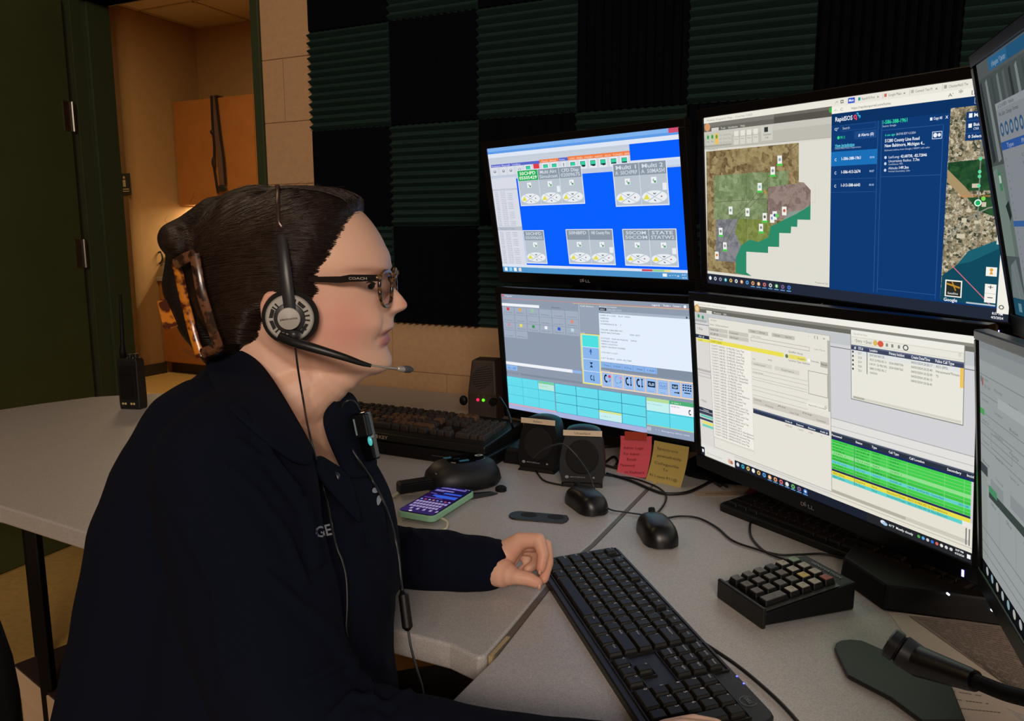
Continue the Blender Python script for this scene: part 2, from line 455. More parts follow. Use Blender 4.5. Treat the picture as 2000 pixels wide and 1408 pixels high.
class UI:
    """everything a display shows, as flat coloured shapes on its panel; units: fraction of width / height from top left"""
    def __init__(s, W, H, M, ext=0):
        s.vm = 1+ext; s.W, s.H, s.M, s.v, s.f, s.c, s.m, s.z = W, H, M, [], [], [], [], 0
        s.mats = []
        s.P = M.to_translation(); s.N = M.to_3x3() @ Vector((0, 0, 1)); s.I = M.inverted()
    def px(s, x, y):
        p = s.I @ at(x, y, P=s.P, N=s.N)
        return p.x/s.W+.5, .5-p.y/s.H
    def poly(s, pts, col, mi=0):
        s.z += 1; o = len(s.v); z = .000004*s.z+.0002
        pts = [(min(max(u, 0), 1), min(max(v, 0), s.vm)) for u, v in pts]
        s.v += [((u-.5)*s.W, (.5-v)*s.H, z) for u, v in pts]
        s.f.append(tuple(range(o+len(pts)-1, o-1, -1)) if s._cw(pts) else tuple(range(o, o+len(pts))))
        s.c.append(lin(col) if col else (0, 0, 0)); s.m.append(mi)
    def _cw(s, p):
        return sum(p[i][0]*p[(i+1) % len(p)][1]-p[(i+1) % len(p)][0]*p[i][1] for i in range(len(p))) > 0
    def r(s, u0, v0, u1, v1, col, mi=0): s.poly([(u0, v0), (u1, v0), (u1, v1), (u0, v1)], col, mi)
    def fr(s, u0, v0, u1, v1, col, t=.002):
        a = t*s.H/s.W
        s.r(u0, v0, u1, v0+t, col); s.r(u0, v1-t, u1, v1, col); s.r(u0, v0, u0+a, v1, col); s.r(u1-a, v0, u1, v1, col)
    def el(s, u, v, a, b, col, n=20): s.poly([(u+a*math.cos(2*PI*i/n), v+b*math.sin(2*PI*i/n)) for i in range(n)], col)
    def line(s, pts, w, col):
        k = s.W/s.H
        for (a, b), (c, d) in zip(pts, pts[1:]):
            dx, dy = (c-a)*k, d-b; l = math.hypot(dx, dy) or 1; nx, ny = -dy/l*w/2, dx/l*w/2
            s.poly([(a+nx/k, b+ny), (c+nx/k, d+ny), (c-nx/k, d-ny), (a-nx/k, b-ny)], col)
    def t(s, u, v, txt, h, col, w=None, bold=False, center=False):
        """baseline at v, capital height h, optional width w"""
        vs, fs, a, b = textgeo(txt, bold)
        z = .000004*s.z+.000202; o = len(s.v)
        sy = h*s.H/.72; sx = (w*s.W/max(1e-6, b-a)) if w else sy*.92
        ou = -(b-a)*sx/2 if center else 0
        s.v += [((u-.5)*s.W+(q[0]-a)*sx+ou, (.5-v)*s.H+q[1]*sy, z) for q in vs]
        s.f += [tuple(i+o for i in f) for f in fs]; s.c += [lin(col)]*len(fs); s.m += [0]*len(fs)
    def build(s, mats, parent):
        me = bpy.data.meshes.new('screen'); me.from_pydata(s.v, [], s.f)
        ca = me.color_attributes.new('ui', 'FLOAT_COLOR', 'CORNER')
        buf = []
        for p, c in zip(me.polygons, s.c): buf += [c[0], c[1], c[2], 1]*p.loop_total
        ca.data.foreach_set('color', buf)
        me.polygons.foreach_set('material_index', s.m)
        for m in mats: me.materials.append(m)
        o = bpy.data.objects.new('screen', me); COL.objects.link(o); o.parent = parent
        return o

def monitor(pose, W_, H_, scale, label, strength=.9, bez=.016, bot=.024, logo=True, led=False, group='monitors of the six-screen console', side=.016, ext=0):
    x, y, z, yaw, tilt, roll = pose
    r = Vector((math.cos(yaw), math.sin(yaw), 0)); n = Vector((math.sin(yaw), -math.cos(yaw), 0)); u = Vector((0, 0, 1))
    u2 = u*math.cos(tilt)-n*math.sin(tilt)
    r2 = r*math.cos(roll)+u2*math.sin(roll); u3 = u2*math.cos(roll)-r*math.sin(roll)
    n3 = r2.cross(u3)
    W, H = W_*scale, H_*scale
    C = Vector((x*scale, y*scale, z*scale+CAMZ))
    M = Matrix((r2, u3, n3)).transposed().to_4x4(); M.translation = C
    root = empty('monitor', (0, 0, 0), label=label, cat='monitor', group=group, M=M)
    a, b = W/2, H/2; xb = ext*H; bot = bot+xb
    f = MB(); z0, z1 = -.012, .0035
    f.box(-a-side, a+side, b, b+bez, z0, z1).box(-a-side, a+side, -b-bot, -b-xb, z0, z1)
    f.box(-a-side, -a, -b-xb, b, z0, z1).box(a, a+side, -b-xb, b, z0, z1)
    f.build('bezel', m_bez, root, bevel=.0015)
    s = MB()
    s.loft([[(-a-side+.001, -b-bot+.001, -.012), (a+side-.001, -b-bot+.001, -.012), (a+side-.001, b+bez-.001, -.012), (-a-side+.001, b+bez-.001, -.012)],
            [(-a-side+.006, -b-bot+.006, -.024), (a+side-.006, -b-bot+.006, -.024), (a+side-.006, b+bez-.006, -.024), (-a-side+.006, b+bez-.006, -.024)],
            [(-a*.6, -b*.75, -.045), (a*.6, -b*.75, -.045), (a*.6, b*.75, -.045), (-a*.6, b*.75, -.045)]])
    s.build('back_shell', m_shell, root)
    MB().box(-a, a, -b-xb, b, -.006, 0).build('panel', mat('lcd_black', '020203', .2), root)
    if logo:
        b0 = b; b = b+xb; bot -= xb
        lm = MB(); add_text(lm, 'D', Matrix.Translation((-.0165, -b-bot*.5-.0032, .0042)), .007, .0062, True)
        add_text(lm, 'E', Matrix.Translation((-.0082, -b-bot*.5-.0026, .0042)) @ Matrix.Rotation(R(28), 4, 'Z'), .0055, .0062, True)
        add_text(lm, 'LL', Matrix.Translation((-.0012, -b-bot*.5-.0032, .0042)), .0125, .0062, True)
        lm.build('logo', m_logo, root)
    if led:
        MB().box(a-.012, a-.009, -b-bot*.8, -b-bot*.45, .003, .0042).build('power_light', m_led, root)
    return root, UI(W, H, M, ext)

SCR = 1.0
UIM = vcmat('display_light', SCR)

# ---- upper left: radio console on a blue ground
mo, ui = monitor((.1342, 1.5595, .0557, -.7732, -.1871, 0), .476, .268, 1.0693, 'upper left monitor showing grey radio panels on bright blue background', led=False)
c = lambda x, y: ui.px(940+x/3.911, 220+y/3.911)
def rp(a, b, col): (u0, v0), (u1, v1) = c(*a), c(*b); ui.r(u0, v0, u1, v1, col)
GB, LG, MG = '0a5fff', 'c9d0dc', '9aa6b2'
ui.r(0, 0, 1, 1, GB)
ui.r(0, 0, 1, .027, '7fb2ee'); ui.r(0, .027, 1, .045, '5c9be8'); ui.r(.955, 0, .998, .03, 'd05070'); ui.r(0, .045, 1, .075, 'dfe6f4')
uB = c(1135, 300)[0]
ui.r(0, .075, uB, .125, 'c7cfdc'); ui.r(0, .125, uB, .215, 'd4d8e2')
ui.r(0, .085, 1, .087, 'b9c2d4')
ua, ub_, uc_, ud = c(65, 340)[0], c(440, 330)[0], c(585, 310)[0], c(655, 300)[0]
ui.r(.01, .128, ub_, .150, '5a68c8'); ui.r(ub_, .122, uc_, .146, 'f0824a'); ui.r(uc_, .122, ud, .146, '5a68c8'); ui.r(ud, .118, uB, .146, 'f08048')
ui.t(.015, .147, 'Instant Recall  Utility', .014, 'dfe2ff', .18); ui.t(ub_+.012, .142, 'Patch  Simul', .013, 'ffe0c8', .08); ui.t(uc_+.004, .142, 'Delete', .013, 'e0e0ff', .03)
ui.t(ud+.01, .142, 'CFD  MSEL  PAGE1  HAVC  AUX  TONES  SPECIAL', .013, 'ffe0c8', .33)
for x in (350, 485, 552, 695, 772, 850, 928, 1010, 1092):
    u = c(x, 350)[0]; ui.r(u-.019, .150, u+.019, .212, 'e8ecf2'); ui.r(u-.013, .160, u+.013, .196, '2a5a5c'); ui.r(u-.011, .163, u+.012, .186, '35d0a0')
    ui.r(u-.004, .188, u+.010, .2, '203038')
u = c(418, 370)[0]; ui.r(u-.018, .150, u+.016, .212, 'e04048')
u = c(625, 350)[0]; ui.r(u-.012, .152, u+.012, .212, 'e4e8ee'); ui.el(u, .18, .003, .02, '505860'); ui.el(u, .18, .0015, .012, 'c0c8d0')
for x in (98, 165, 222, 290):
    u = c(x, 400)[0]; ui.r(u-.017, .152, u+.017, .212, 'dce0e8'); ui.el(u, .182, .009, .012, '8c949c'); ui.el(u, .178, .005, .006, 'd8dce2')
ui.r(0, .215, 1, .248, 'c3cddf'); ui.r(uB, .20, 1, .235, 'cdd9ee'); ui.r(uB, .075, 1, .20, GB)
ui.r(uB, .185, 1, .2, 'd7e2f4')
uL = c(268, 520)[0]
ui.r(0, .235, uL, .975, 'd9dce6'); ui.r(0, .32, uL, .335, 'c4cad6')
rr = random.Random(3)
for k in range(40):
    v = .35+k*.0148
    if .62 < v < .665: continue
    ui.t(.012, v, rr.choice(['0555', '0421', '0988', '1172']), .0065, '6c7280', .02); ui.t(.048, v, rr.choice(['03:48', '12:07', '20:33']), .0065, '7a8090', .03)
    if k % 5: ui.t(.090, v, rr.choice(['CHPD', '50NBFD', 'MASH', 'COM4']), .0065, '7a8090', .032)
ui.r(0, .625, uL, .655, 'b9c0cc'); ui.t(.02, .648, 'Recent Calls', .012, '8088a0', .09)
def panel(a, b, n, names, hot=None):
    (u0, v0), (u1, v1) = c(*a), c(*b)
    ui.r(u0, v0, u1, v1, 'e2e8f6'); w = (u1-u0-.006)/n; H = v1-v0
    for i in range(n):
        x = u0+.003+i*w
        ui.r(x+.001, v0+.006, x+w-.001, v1-.008, 'b9c4cf'); ui.r(x+.001, v0+.006, x+w-.001, v0+H*.30, '8c98a5' if i != hot else '1fae52')
        a_, b_ = names[i]
        ui.t(x+w/2, v0+H*.145, a_, H*.09, 'f0fff0' if i == hot else 'd5dde6', w*.78, True, True)
        if b_: ui.t(x+w/2, v0+H*.265, b_, H*.09, 'f0fff0' if i == hot else 'cfd8e2', w*.86, True, True)
        ui.r(x+w*.42, v0+H*.36, x+w*.62, v0+H*.50, 'eef3f6'); ui.t(x+w*.47, v0+H*.46, '4', H*.07, '405850')
        ui.r(x+w*.52, v0+H*.44, x+w*.60, v0+H*.49, '60a070')
        if i % 2: ui.r(x+w*.82, v0+H*.5, x+w*.97, v0+H*.66, 'e8eef2')
        cx, cy, ra, rb = x+w*.5, v0+H*.80, w*.47, H*.14
        ui.el(cx, cy, ra, rb, 'e9eef2'); ui.line([(cx-ra*.6, cy+rb*.75), (cx+ra*.6, cy-rb*.75)], .005, 'b3bcc8')
        ui.line([(cx-ra*.6, cy-rb*.75), (cx+ra*.6, cy+rb*.75)], .004, 'b3bcc8')
        ui.poly([(cx-ra*.92, cy+rb*.4), (cx-ra*.6, cy-rb*.5), (cx-ra*.38, cy+rb*.4)], 'e3dc52')
        ui.line([(cx-ra*.08, cy-rb*.6), (cx+ra*.02, cy-rb*.4), (cx+ra*.12, cy-rb*.6)], .006, '404850'); ui.el(cx+ra*.55, cy, ra*.07, rb*.12, 'b06070'); ui.line([(cx-ra*.05, cy+rb*.5), (cx+ra*.1, cy+rb*.7)], .006, '505860')
panel((270, 440), (795, 695), 3, [('50CHPD', '05505429'), ('Multi Alrt', 'Simulcast'), ('CFD Disp', '02009675')], 0)
panel((1000, 390), (1440, 705), 2, [('Multi 1', 'A  50CHPRP'), ('Multi 2', 'A  50MASH')])
panel((318, 898), (508, 1155), 1, [('50CHFD', '05000605')])
panel((645, 890), (1030, 1165), 2, [('50NBFD', None), ('NB County Fire', None)])
panel((1078, 888), (1512, 1180), 2, [('50COM', '50COM'), ('STATE', 'STATW2')])
ui.r(.0, .935, 1, .955, 'dfe4f2'); ui.r(0, .955, 1, 1, '4f94cc'); ui.r(0, .955, .4, .958, '8fc0ee')
for k, cc in enumerate(('f0f4fa', '8ad0f0', 'f4f4e8', 'e8d8d0')): ui.r(.012+k*.03, .962, .03+k*.03, .992, cc)
u0, u1, u2 = c(1230, 1210)[0], c(1310, 1210)[0], c(1400, 1215)[0]
ui.r(u0, .938, u1, .952, 'd04050'); ui.r(u1, .938, u2, .952, '8fd08c'); ui.r(u2, .938, u2+.03, .952, 'e8dc80')
ui.r(.885, .964, .905, .986, 'f0f4fa'); ui.t(.915, .984, '< * * #', .014, 'f0f4fa', .045); ui.t(.972, .974, '8:37', .010, 'f0f4fa', .02); ui.t(.972, .994, '4/3', .010, 'f0f4fa', .02)
ui.build([UIM], mo)

# ---- lower left: phone console
mo, ui = monitor((.1638, 1.5917, -.2571, -.7192, -.0965, .0073), .476, .268, 1.02, 'lower left monitor showing phone console with turquoise button grid', bot=.022)
c = lambda x, y: ui.px(960+x/4.2659, 550+y/4.2659)
ui.r(0, 0, 1, 1, '8f9bad'); ui.r(0, 0, 1, .03, '8c9aac'); ui.t(.02, .022, 'Viper', .014, 'e8ecf4', .05); ui.el(.008, .014, .006, .011, 'e06070')
ui.line([(0, .038), (1, .034)], .005, 'c88a88'); ui.line([(.42, .045), (1, .040)], .004, 'd8c08a')
for x, s_ in ((.82, 'Logout #'), (.87, 'Tools v'), (.915, 'Connect v')): ui.t(x, .028, s_, .014, 'f2f4fa', .035, True)
ui.el(.968, .022, .006, .011, 'f4f6fa')
ui.t(.008, .062, 'Contacts', .01, '606c80', .04); ui.r(0, .078, .228, .101, 'f0f2f8'); ui.t(.30, .094, 'All transfers', .011, '38445a', .05)
for i in range(6):
    for j in range(4):
        if j == 3 and i > 1: continue
        a = .449*i/6; v0 = .108+j*.0665; ui.r(a+.002, v0, a+.0725, v0+.062, 'a3afc0'); ui.t(a+.037, v0+.050, rr.choice(['Dispatch', 'Non Emerg', 'Poison Ctrl', 'Transfer', 'MSP Metro', 'Animal Ctl']), .008, '5a6678', .05, False, True)
for i, j, cc in ((0, 0, 'd84050'), (1, 0, 'd8a860'), (2, 0, '9ac8a0'), (1, 2, 'e8e060'), (2, 2, '409a58'), (3, 2, 'f0f4fa'), (4, 2, '2a60c8'), (5, 2, 'b8dce8'), (5, 1, 'd89078'), (0, 2, 'c890a0')):
    u = .449*i/6+.037; v = .125+j*.0665; ui.r(u-.008, v-.012, u+.008, v+.013, cc)
ui.line([(.452, .05), (.452, .56)], .004, 'c6d0dc'); ui.r(.457, .055, .553, .27, '97a3b4'); ui.t(.46, .066, 'Call Status', .012, 'f2f4f8', .07)
ui.r(0, .582, .40, .608, 'f0f2f9'); ui.r(0, .612, .07, .655, '8fb8ec'); ui.t(.01, .645, 'Aa  AB', .02, '4a78c8', .05); ui.r(.402, .584, .449, .606, '8fb8ec')
ui.r(0, .612, .0, .612, '7c8898'); ui.r(0, .672, .449, .69, '808c9c'); ui.t(.01, .686, 'Lines and calls', .010, 'aab4c4', .08)
ua = .556
ui.t(ua+.003, .062, 'ALI Information', .012, 'f2f4f8', .09); ui.r(ua, .068, 1, .108, '8e9bac'); ui.r(ua+.004, .066, ua+.04, .087, '2c3444'); ui.t(ua+.008, .083, 'ALI', .012, 'f0f4fa', .022); ui.t(ua+.045, .083, '5863881961', .011, 'd0d8e2', .07)
ui.r(ua, .088, 1, .108, 'a8b4c4'); ui.t(ua+.002, .104, 'ANI/ALI DATA', .010, '28303c', .06); ui.el(.975, .098, .004, .007, '404858'); ui.el(.99, .100, .004, .007, '303848')
ui.r(ua, .108, 1, .485, 'e4eefc')
for k, s_ in enumerate(['CHPD 911-CAD   20:37  04/03', 'WIRELESS', '     VZW', 'CONFIDENCE 90     7', '', 'CALLBK (586)388-1961', 'NEW BALTIMORE              ESN 3071', '', 'CO=VZW   PSAP IM STAR PD    WPH2', 'WIRELESS CALLER', 'VERIFY LOCATION', 'VERIFY CALLBACK NUMBER', '', 'COL=001113 LIST', '', ' LAT 42.6873   LON -82.7285']):
    if s_: ui.t(ua+.006, .128+k*.0222, s_, .0105, '3c4656', min(.33, .0056*len(s_)))
ui.r(ua, .485, 1, .552, '8290a2'); ui.r(ua, .487, .835, .533, '8ab4ea')
for k in range(5): ui.t(ua+.01+k*.055, .518, ['! Trace', 'O Hold', 'X Drop', '- Mute', '+ Add'][k], .014, '34507e', .035); ui.r(ua+.052+k*.055, .487, ua+.054+k*.055, .533, '6f98d0')
ui.t(ua+.004, .558, 'Call Control', .009, 'e8ecf4', .04)
uy = .454; ui.t(uy+.004, .275, 'Line', .009, 'e8ecf4', .02); ui.r(uy, .278, ua, .682, 'e8e070'); ui.r(uy+.006, .286, ua-.005, .672, 'dfe8f4')
for k in range(4):
    v = .288+k*.0965; ui.r(uy+.008, v, ua-.007, v+.092, '50e0e0' if k == 0 else '8ab6ec')
um = (uy+ua)/2
ui.el(um, .408, .004, .011, '2050a0'); ui.line([(um, .40), (um, .44)], .007, '2a58a8'); ui.line([(um-.008, .418), (um+.008, .418)], .005, '2a58a8')
ui.poly([(um-.009, .502), (um+.009, .502), (um, .522)], '20304a'); ui.poly([(um-.009, .543), (um+.009, .543), (um, .522)], '20304a')
def handset(u, v, k, col):
    pts = [(u+.012*k*math.cos(R(a)), v+.032*k*math.sin(R(a))) for a in range(110, 260, 25)]
    ui.line(pts, .011*k, col); ui.el(pts[0][0]+.003*k, pts[0][1]-.002, .005*k, .009*k, col); ui.el(pts[-1][0]+.003*k, pts[-1][1]+.002, .005*k, .009*k, col)
handset(um, .625, .62, '1c2a40'); ui.line([(um+.01, .605), (um+.01, .65)], .006, '1c2a40'); ui.poly([(um+.005, .64), (um+.015, .64), (um+.01, .655)], '1c2a40')
ui.r(ua, .562, 1, .690, 'efe2c8'); wd = (1-ua-.004)/8
for k in range(8):
    x = ua+.003+k*wd; ui.r(x, .570, x+wd-.002, .683, '9cc0f0'); ui.fr(x, .570, x+wd-.002, .683, 'f3b070', .0028)
    xc = x+wd/2
    if k in (0, 1, 2, 3): handset(xc-.003, .615, .95, '16222e' if k != 1 else '88acdc')
    if k in (0, 1): ui.el(xc+.012, .598, .007, .012, 'e0405c' if k == 0 else 'c89cc0'); ui.line([(xc+.006, .64), (xc+.016, .63), (xc+.014, .615)], .004, '2c60a8')
    if k in (2, 3): ui.line([(xc+.010, .585), (xc+.010, .64)], .006, '16222e'); ui.poly([(xc+.004, .637), (xc+.016, .637), (xc+.01, .652)], '16222e'); ui.poly([(xc+.004, .583), (xc+.016, .583), (xc+.01, .598)], '16222e')
    if k in (4, 5, 6):
        dk = {4: '1a3252', 5: '9cc0f0', 6: '1a3252'}[k]; sm = .75 if k == 6 else 1
        ui.r(xc-.018*sm, .592, xc+.018*sm, .592+.045*sm, '5c88c8' if k == 5 else dk)
        if k == 5: ui.r(xc-.016, .596, xc+.016, .633, '9cc0f0')
        lc_ = 'd6e6fa' if k != 5 else '5c88c8'; vy = .592+.0225*sm
        ui.el(xc-.008*sm, vy, .0055*sm, .0095*sm, lc_); ui.el(xc+.008*sm, vy, .0055*sm, .0095*sm, lc_); ui.el(xc-.008*sm, vy, .003*sm, .0055*sm, dk); ui.el(xc+.008*sm, vy, .003*sm, .0055*sm, dk); ui.r(xc-.008*sm, vy+.006, xc+.008*sm, vy+.010, lc_)
    if k == 6: ui.line([(xc-.004, .652), (xc+.016, .652)], .007, '16222e'); ui.poly([(xc+.013, .642), (xc+.022, .652), (xc+.013, .662)], '16222e')
    if k == 7:
        for a in range(4):
            for b in range(3): ui.r(xc-.020+a*.0105, .584+b*.018, xc-.0125+a*.0105, .594+b*.018, '14223a')
        ui.r(xc-.013, .642, xc+.014, .649, '14223a')
    if k < 6: ui.t(xc, .672, ['Answer', 'Release', 'Transfer', 'Park', 'Monitor', 'Barge'][k], .009, '6c90c8', .024, False, True)
def grid(u0, u1, v0, v1, n, m, edge, skip=()):
    ui.r(u0, v0, u1, v1, edge)
    for i in range(n):
        for j in range(m):
            a, b = u0+(u1-u0)*i/n, v0+(v1-v0)*j/m
            ui.r(a+.0013, b+.0018, a+(u1-u0)/n-.001, b+(v1-v0)/m-.0018, '66dcec'); ui.t(a+.006, b+.018, 'Line %d' % (rr.randint(1, 60)), .007, '9af0f8', .02)
grid(0, .290, .712, .952, 3, 3, '4cb4cc'); ui.r(0, .952, .292, .965, 'd8a8b8'); grid(.293, .777, .714, .958, 4, 3, '285a8c')
grid(.779, 1, .716, .93, 2, 2, '40a0b8')
ui.r(.196, .728, .288, .785, 'bfe8dc'); ui.r(.196, .716, .288, .735, '7acc98'); ui.t(.20, .76, '911 Wireless', .010, '80c0b0', .05)
ui.r(.536, .882, .654, .954, 'c8eef0'); ui.r(.536, .880, .654, .896, 'd8e488'); ui.t(.545, .93, 'x 586-3', .010, '8cb8c0', .05)
ui.r(.781, .718, .888, .745, 'b8dc98'); ui.r(.781, .745, .888, .818, 'c4f0f0'); ui.t(.785, .77, '911 Wireless', .010, '88b0b4', .07)
ui.r(.891, .714, 1, .745, '4fae78'); ui.t(.90, .738, '> Line 1', .014, 'e8f8ec', .04); ui.r(.891, .745, 1, .815, 'f4f4fa'); handset(.985, .785, .6, '182838'); ui.t(.896, .765, '586388-1961', .009, '506070', .04)
ui.r(.779, .928, 1, .934, 'c8cc80'); ui.r(.0, .965, 1, 1, 'a9b2dc'); ui.r(.292, .958, .779, .97, 'a9b2dc'); ui.r(.779, .934, 1, 1, '8f9cb4'); ui.r(.779, .945, .80, .975, 'b4bccc'); ui.t(.82, .966, '^  >  Emergency admin ready', .011, 'e8ecf6', .16)
ui.build([UIM], mo)
# ---- upper right: aerial map and browser
S23 = (.509, .286)
mo, ui = monitor((.4795, 1.19, .0575, -1.1053, -.1128, -.0365), .509*1.0914, .286, 1, 'large upper monitor showing aerial county map and navy emergency data page', led=True, ext=.035)
c = lambda x, y: ui.px(1360+x/3.0618, 140+y/3.0618)
d = lambda x, y: ui.px(1610+x/2.8154, 140+y/2.8154)
BG = 'dfddd2'
ui.r(0, 0, 1, 1.035, BG)
ub = .505            # left edge of the browser window
ui.r(0, 0, ub, .034, 'e9e6da'); ui.t(.015, .024, 'Mobile Dispatch Map - County CAD', .012, '9a968c', .2); ui.r(0, .034, ub, .085, '6a6860'); ui.r(0, .034, ub, .058, '7c7a72'); ui.r(.30, .034, ub, .085, '55534c'); ui.r(.30, .034, ub, .050, '6e6c64')
ui.el(.016, .058, .013, .024, 'd89a6a'); ui.r(.035, .066, .068, .087, 'd0cec4'); ui.t(.078, .080, 'Tools', .012, 'e0ded2', .02); ui.t(.112, .080, 'Incidents', .012, 'e0ded2', .04); ui.t(.165, .080, 'Help', .012, 'e0ded2', .018)
ui.el(ub-.004, .052, .006, .014, '40b048')
ui.r(0, .085, ub, .185, 'bdbbb0'); ui.r(0, .085, ub, .12, 'c8c6bc'); ui.r(.008, .10, .125, .165, 'c9c7bc'); ui.r(.0, .168, .125, .178, 'a8a69c')
for k, x in enumerate((.010, .030)): ui.r(x, .10, x+.016, .135, 'b9c8a8'); ui.el(x+.008, .118, .005, .012, '4c9a4c'); ui.t(x+.002, .150, 'Map', .010, '84827a', .012)
ui.r(.050, .10, .066, .165, 'e8c060'); ui.el(.058, .12, .005, .012, '6a9a3c')
for k in range(3): ui.t(.072, .118+k*.022, 'Pan  Zoom Out', .009, '98968a', .05)
for k in range(4): ui.r(.137+k*.027, .10, .156+k*.027, .13, 'e6e4d9'); ui.r(.135+k*.027, .135, .157+k*.027, .178, 'd6d4c8'); ui.t(.138+k*.027, .150, 'View', .009, '88867c', .015)
ui.r(.250, .092, .295, .172, 'cfcdc2'); ui.r(.262, .098, .277, .125, '303838'); ui.t(.258, .143, 'Command', .010, '5a5850', .03); ui.t(.266, .158, 'Log', .010, '5a5850', .012)
ui.r(0, .185, ub, .197, 'd8d6ca'); ui.line([(.0, .187), (ub, .187)], .003, 'a4a298'); ui.t(.012, .196, '( ) Area Map  X', .008, '706e64', .05)
# aerial imagery
def mp(pts, mi): ui.poly([c(*p) for p in pts], None, mi)
T_, G_ = [], []
land = [(60, 478), (614, 425), (614, 660), (645, 662), (647, 706), (685, 708), (683, 886), (606, 884), (604, 928), (568, 926), (566, 966), (497, 964), (496, 1048), (430, 1046), (430, 1084), (300, 1076), (300, 1200), (332, 1222), (68, 1190)]
mp(land, 1)
mp([(108, 622), (400, 598), (402, 900), (108, 885)], 2); mp([(345, 610), (550, 590), (550, 690), (425, 700), (425, 900), (345, 900)], 2)
mp([(430, 690), (645, 664), (685, 708), (684, 800), (600, 836), (520, 880), (430, 905)], 3)
mp([(250, 880), (440, 885), (450, 925), (430, 990), (370, 1020), (320, 1005), (268, 1040), (232, 960)], 4)
mp([(120, 885), (250, 880), (232, 960), (268, 1040), (240, 1140), (118, 1130)], 5)
ui.poly([c(*p) for p in [(684, 796), (683, 886), (606, 884), (604, 928), (568, 926), (566, 966), (497, 964), (496, 1048), (430, 1046), (430, 1084), (300, 1076), (300, 1200), (332, 1222), (236, 1205), (238, 1110), (268, 1040), (320, 1003), (370, 1018), (432, 990), (445, 925), (520, 888), (600, 850)]], '2f8a6a')
ui.poly([c(*p) for p in [(520, 888), (560, 838), (640, 826), (684, 796), (600, 850)]], '8a9a92')
for a in ([(130, 1100), (200, 900), (330, 770), (440, 620), (560, 470), (612, 430)], [(110, 780), (420, 760)], [(425, 600), (425, 900)], [(300, 620), (300, 1000)], [(120, 1130), (260, 870), (430, 700)]):
    ui.line([c(*p) for p in a], .003, '5d6248')
for x, y, k in ((380, 692, '8fc0c0'), (458, 596, '8a9a98'), (206, 832, '8aa0a0'), (307, 842, '8a9a98'), (527, 835, 'c86050'), (410, 872, '606860'), (388, 936, '888c84'), (147, 958, '808880'), (172, 1045, '98a098'), (455, 880, '5a8ac0'), (470, 862, '6048a0'), (500, 530, '90a8b0'), (124, 1100, 'd08040')):
    u, v = c(x, y); ui.r(u-.0085, v-.026, u+.0085, v+.022, 'eff0ea'); ui.el(u, v-.004, .005, .009, k)
    if (x+y) % 3: ui.r(u-.011, v+.018, u+.011, v+.03, '50c850')
u, v = c(418, 720); ui.t(u-.006, v+.01, 'h', .026, 'e09820', None, True); u, v = c(484, 860); ui.el(u, v, .007, .012, '60d060')
ui.line([c(712, 670), c(712, 780), c(690, 782)], .002, 'cac8bc'); ui.t(ub-.05, .958, 'Powered by', .010, '8a887c', .045)
ui.r(0, .972, 1, 1.035, '232a3a')
for k, cc in enumerate(('f0f4fa', 'c8ccd8', '9aa0b0', '38b0c0', 'e8c060', 'e8e8e0', 'e09060', '58a0e0', 'f0a860', 'e8a868', 'd8706c', 'd8d8d0', '68b868', '806890', '4880d8')):
    ui.el(.014+k*.0246, 1.0, .0065, .012, cc); ui.el(.014+k*.0246, 1.0, .003, .006, '384058' if k % 3 else 'f4f4f0')
    if k > 7: ui.r(.005+k*.0246, 1.018, .022+k*.0246, 1.023, '6aa8e0')
# browser
ui.r(ub, 0, 1, .972, 'e9e5da'); ui.t(ub+.010, .026, ':*', .014, '6a6860', .01); ui.fr(ub+.028, .010, ub+.037, .026, '6a6860', .004)
ui.r(ub+.051, .006, ub+.072, .032, '3458c8'); ui.t(ub+.054, .024, 'Main', .012, 'f0f4ff', .015, True)
x = ub+.082
for k, (s_, wd) in enumerate((('RapidSOS Port', .058), ('Google Maps', .055), ('Comtech Test M', .065), ('Chesterfield Tw', .07))):
    ui.r(x, .010, x+.007, .025, ('2a9aa0', 'c0705c', 'b8b6ac', 'a8a69c')[k]); ui.t(x+.011, .024, s_, .012, '6e6a62', wd*.66); ui.t(x+wd*.95, .024, 'x', .012, '4a4842', .006); x += wd+.018; ui.r(x-.004, .006, x-.003, .032, 'b0aca2')
ui.r(ub, .038, 1, .072, 'f1eee4'); ui.t(ub+.008, .062, '<-', .012, '84827a', .010); ui.t(ub+.028, .062, 'C', .014, '84827a', .008); ui.t(ub+.062, .062, 'https://rapidsosportal.com/home', .012, '5c5a54', .115)
ui.t(.83, .062, "A'", .014, '5c5a54', .012); ui.t(.855, .064, '*', .026, '5c5a54', .010); ui.t(.885, .062, '[|]', .014, '5c5a54', .013); ui.t(.91, .062, 'Y', .014, '5c5a54', .008)
NV = '103a74'
a1, a2, a3 = .648, .659, .822
ui.r(ub, .073, .985, .98, NV); ui.r(ub, .073, .985, .13, '0d3264')
ui.t(ub+.012, .112, 'RapidSOS', .022, 'e8f0fa', .054, True)
lx = ub+.070
for (q0, q1, cc) in (((0, .018), (.005, .010), 'e84860'), ((.005, .010), (.008, .020), 'e84860'), ((.008, .020), (.008, .036), 'e84860'), ((.008, .004), (.013, .004), '38b0e0'), ((.013, .004), (.013, .016), '38b0e0'), ((.013, .016), (.020, .018), '38b0e0'), ((.020, .018), (.017, .028), '38b0e0'), ((0, .018), (.002, .026), 'e84860'), ((.002, .026), (.006, .030), 'e84860')):
    ui.line([(lx+q0[0], .080+q0[1]), (lx+q1[0], .080+q1[1])], .006, cc)
ui.fr(ub+.030, .134, a1-.006, .163, '2a5590', .002); ui.t(ub+.010, .156, 'Q*', .013, 'c8d8f0', .014, True); ui.t(ub+.036, .155, 'Search', .013, 'c8d4e8', .022)
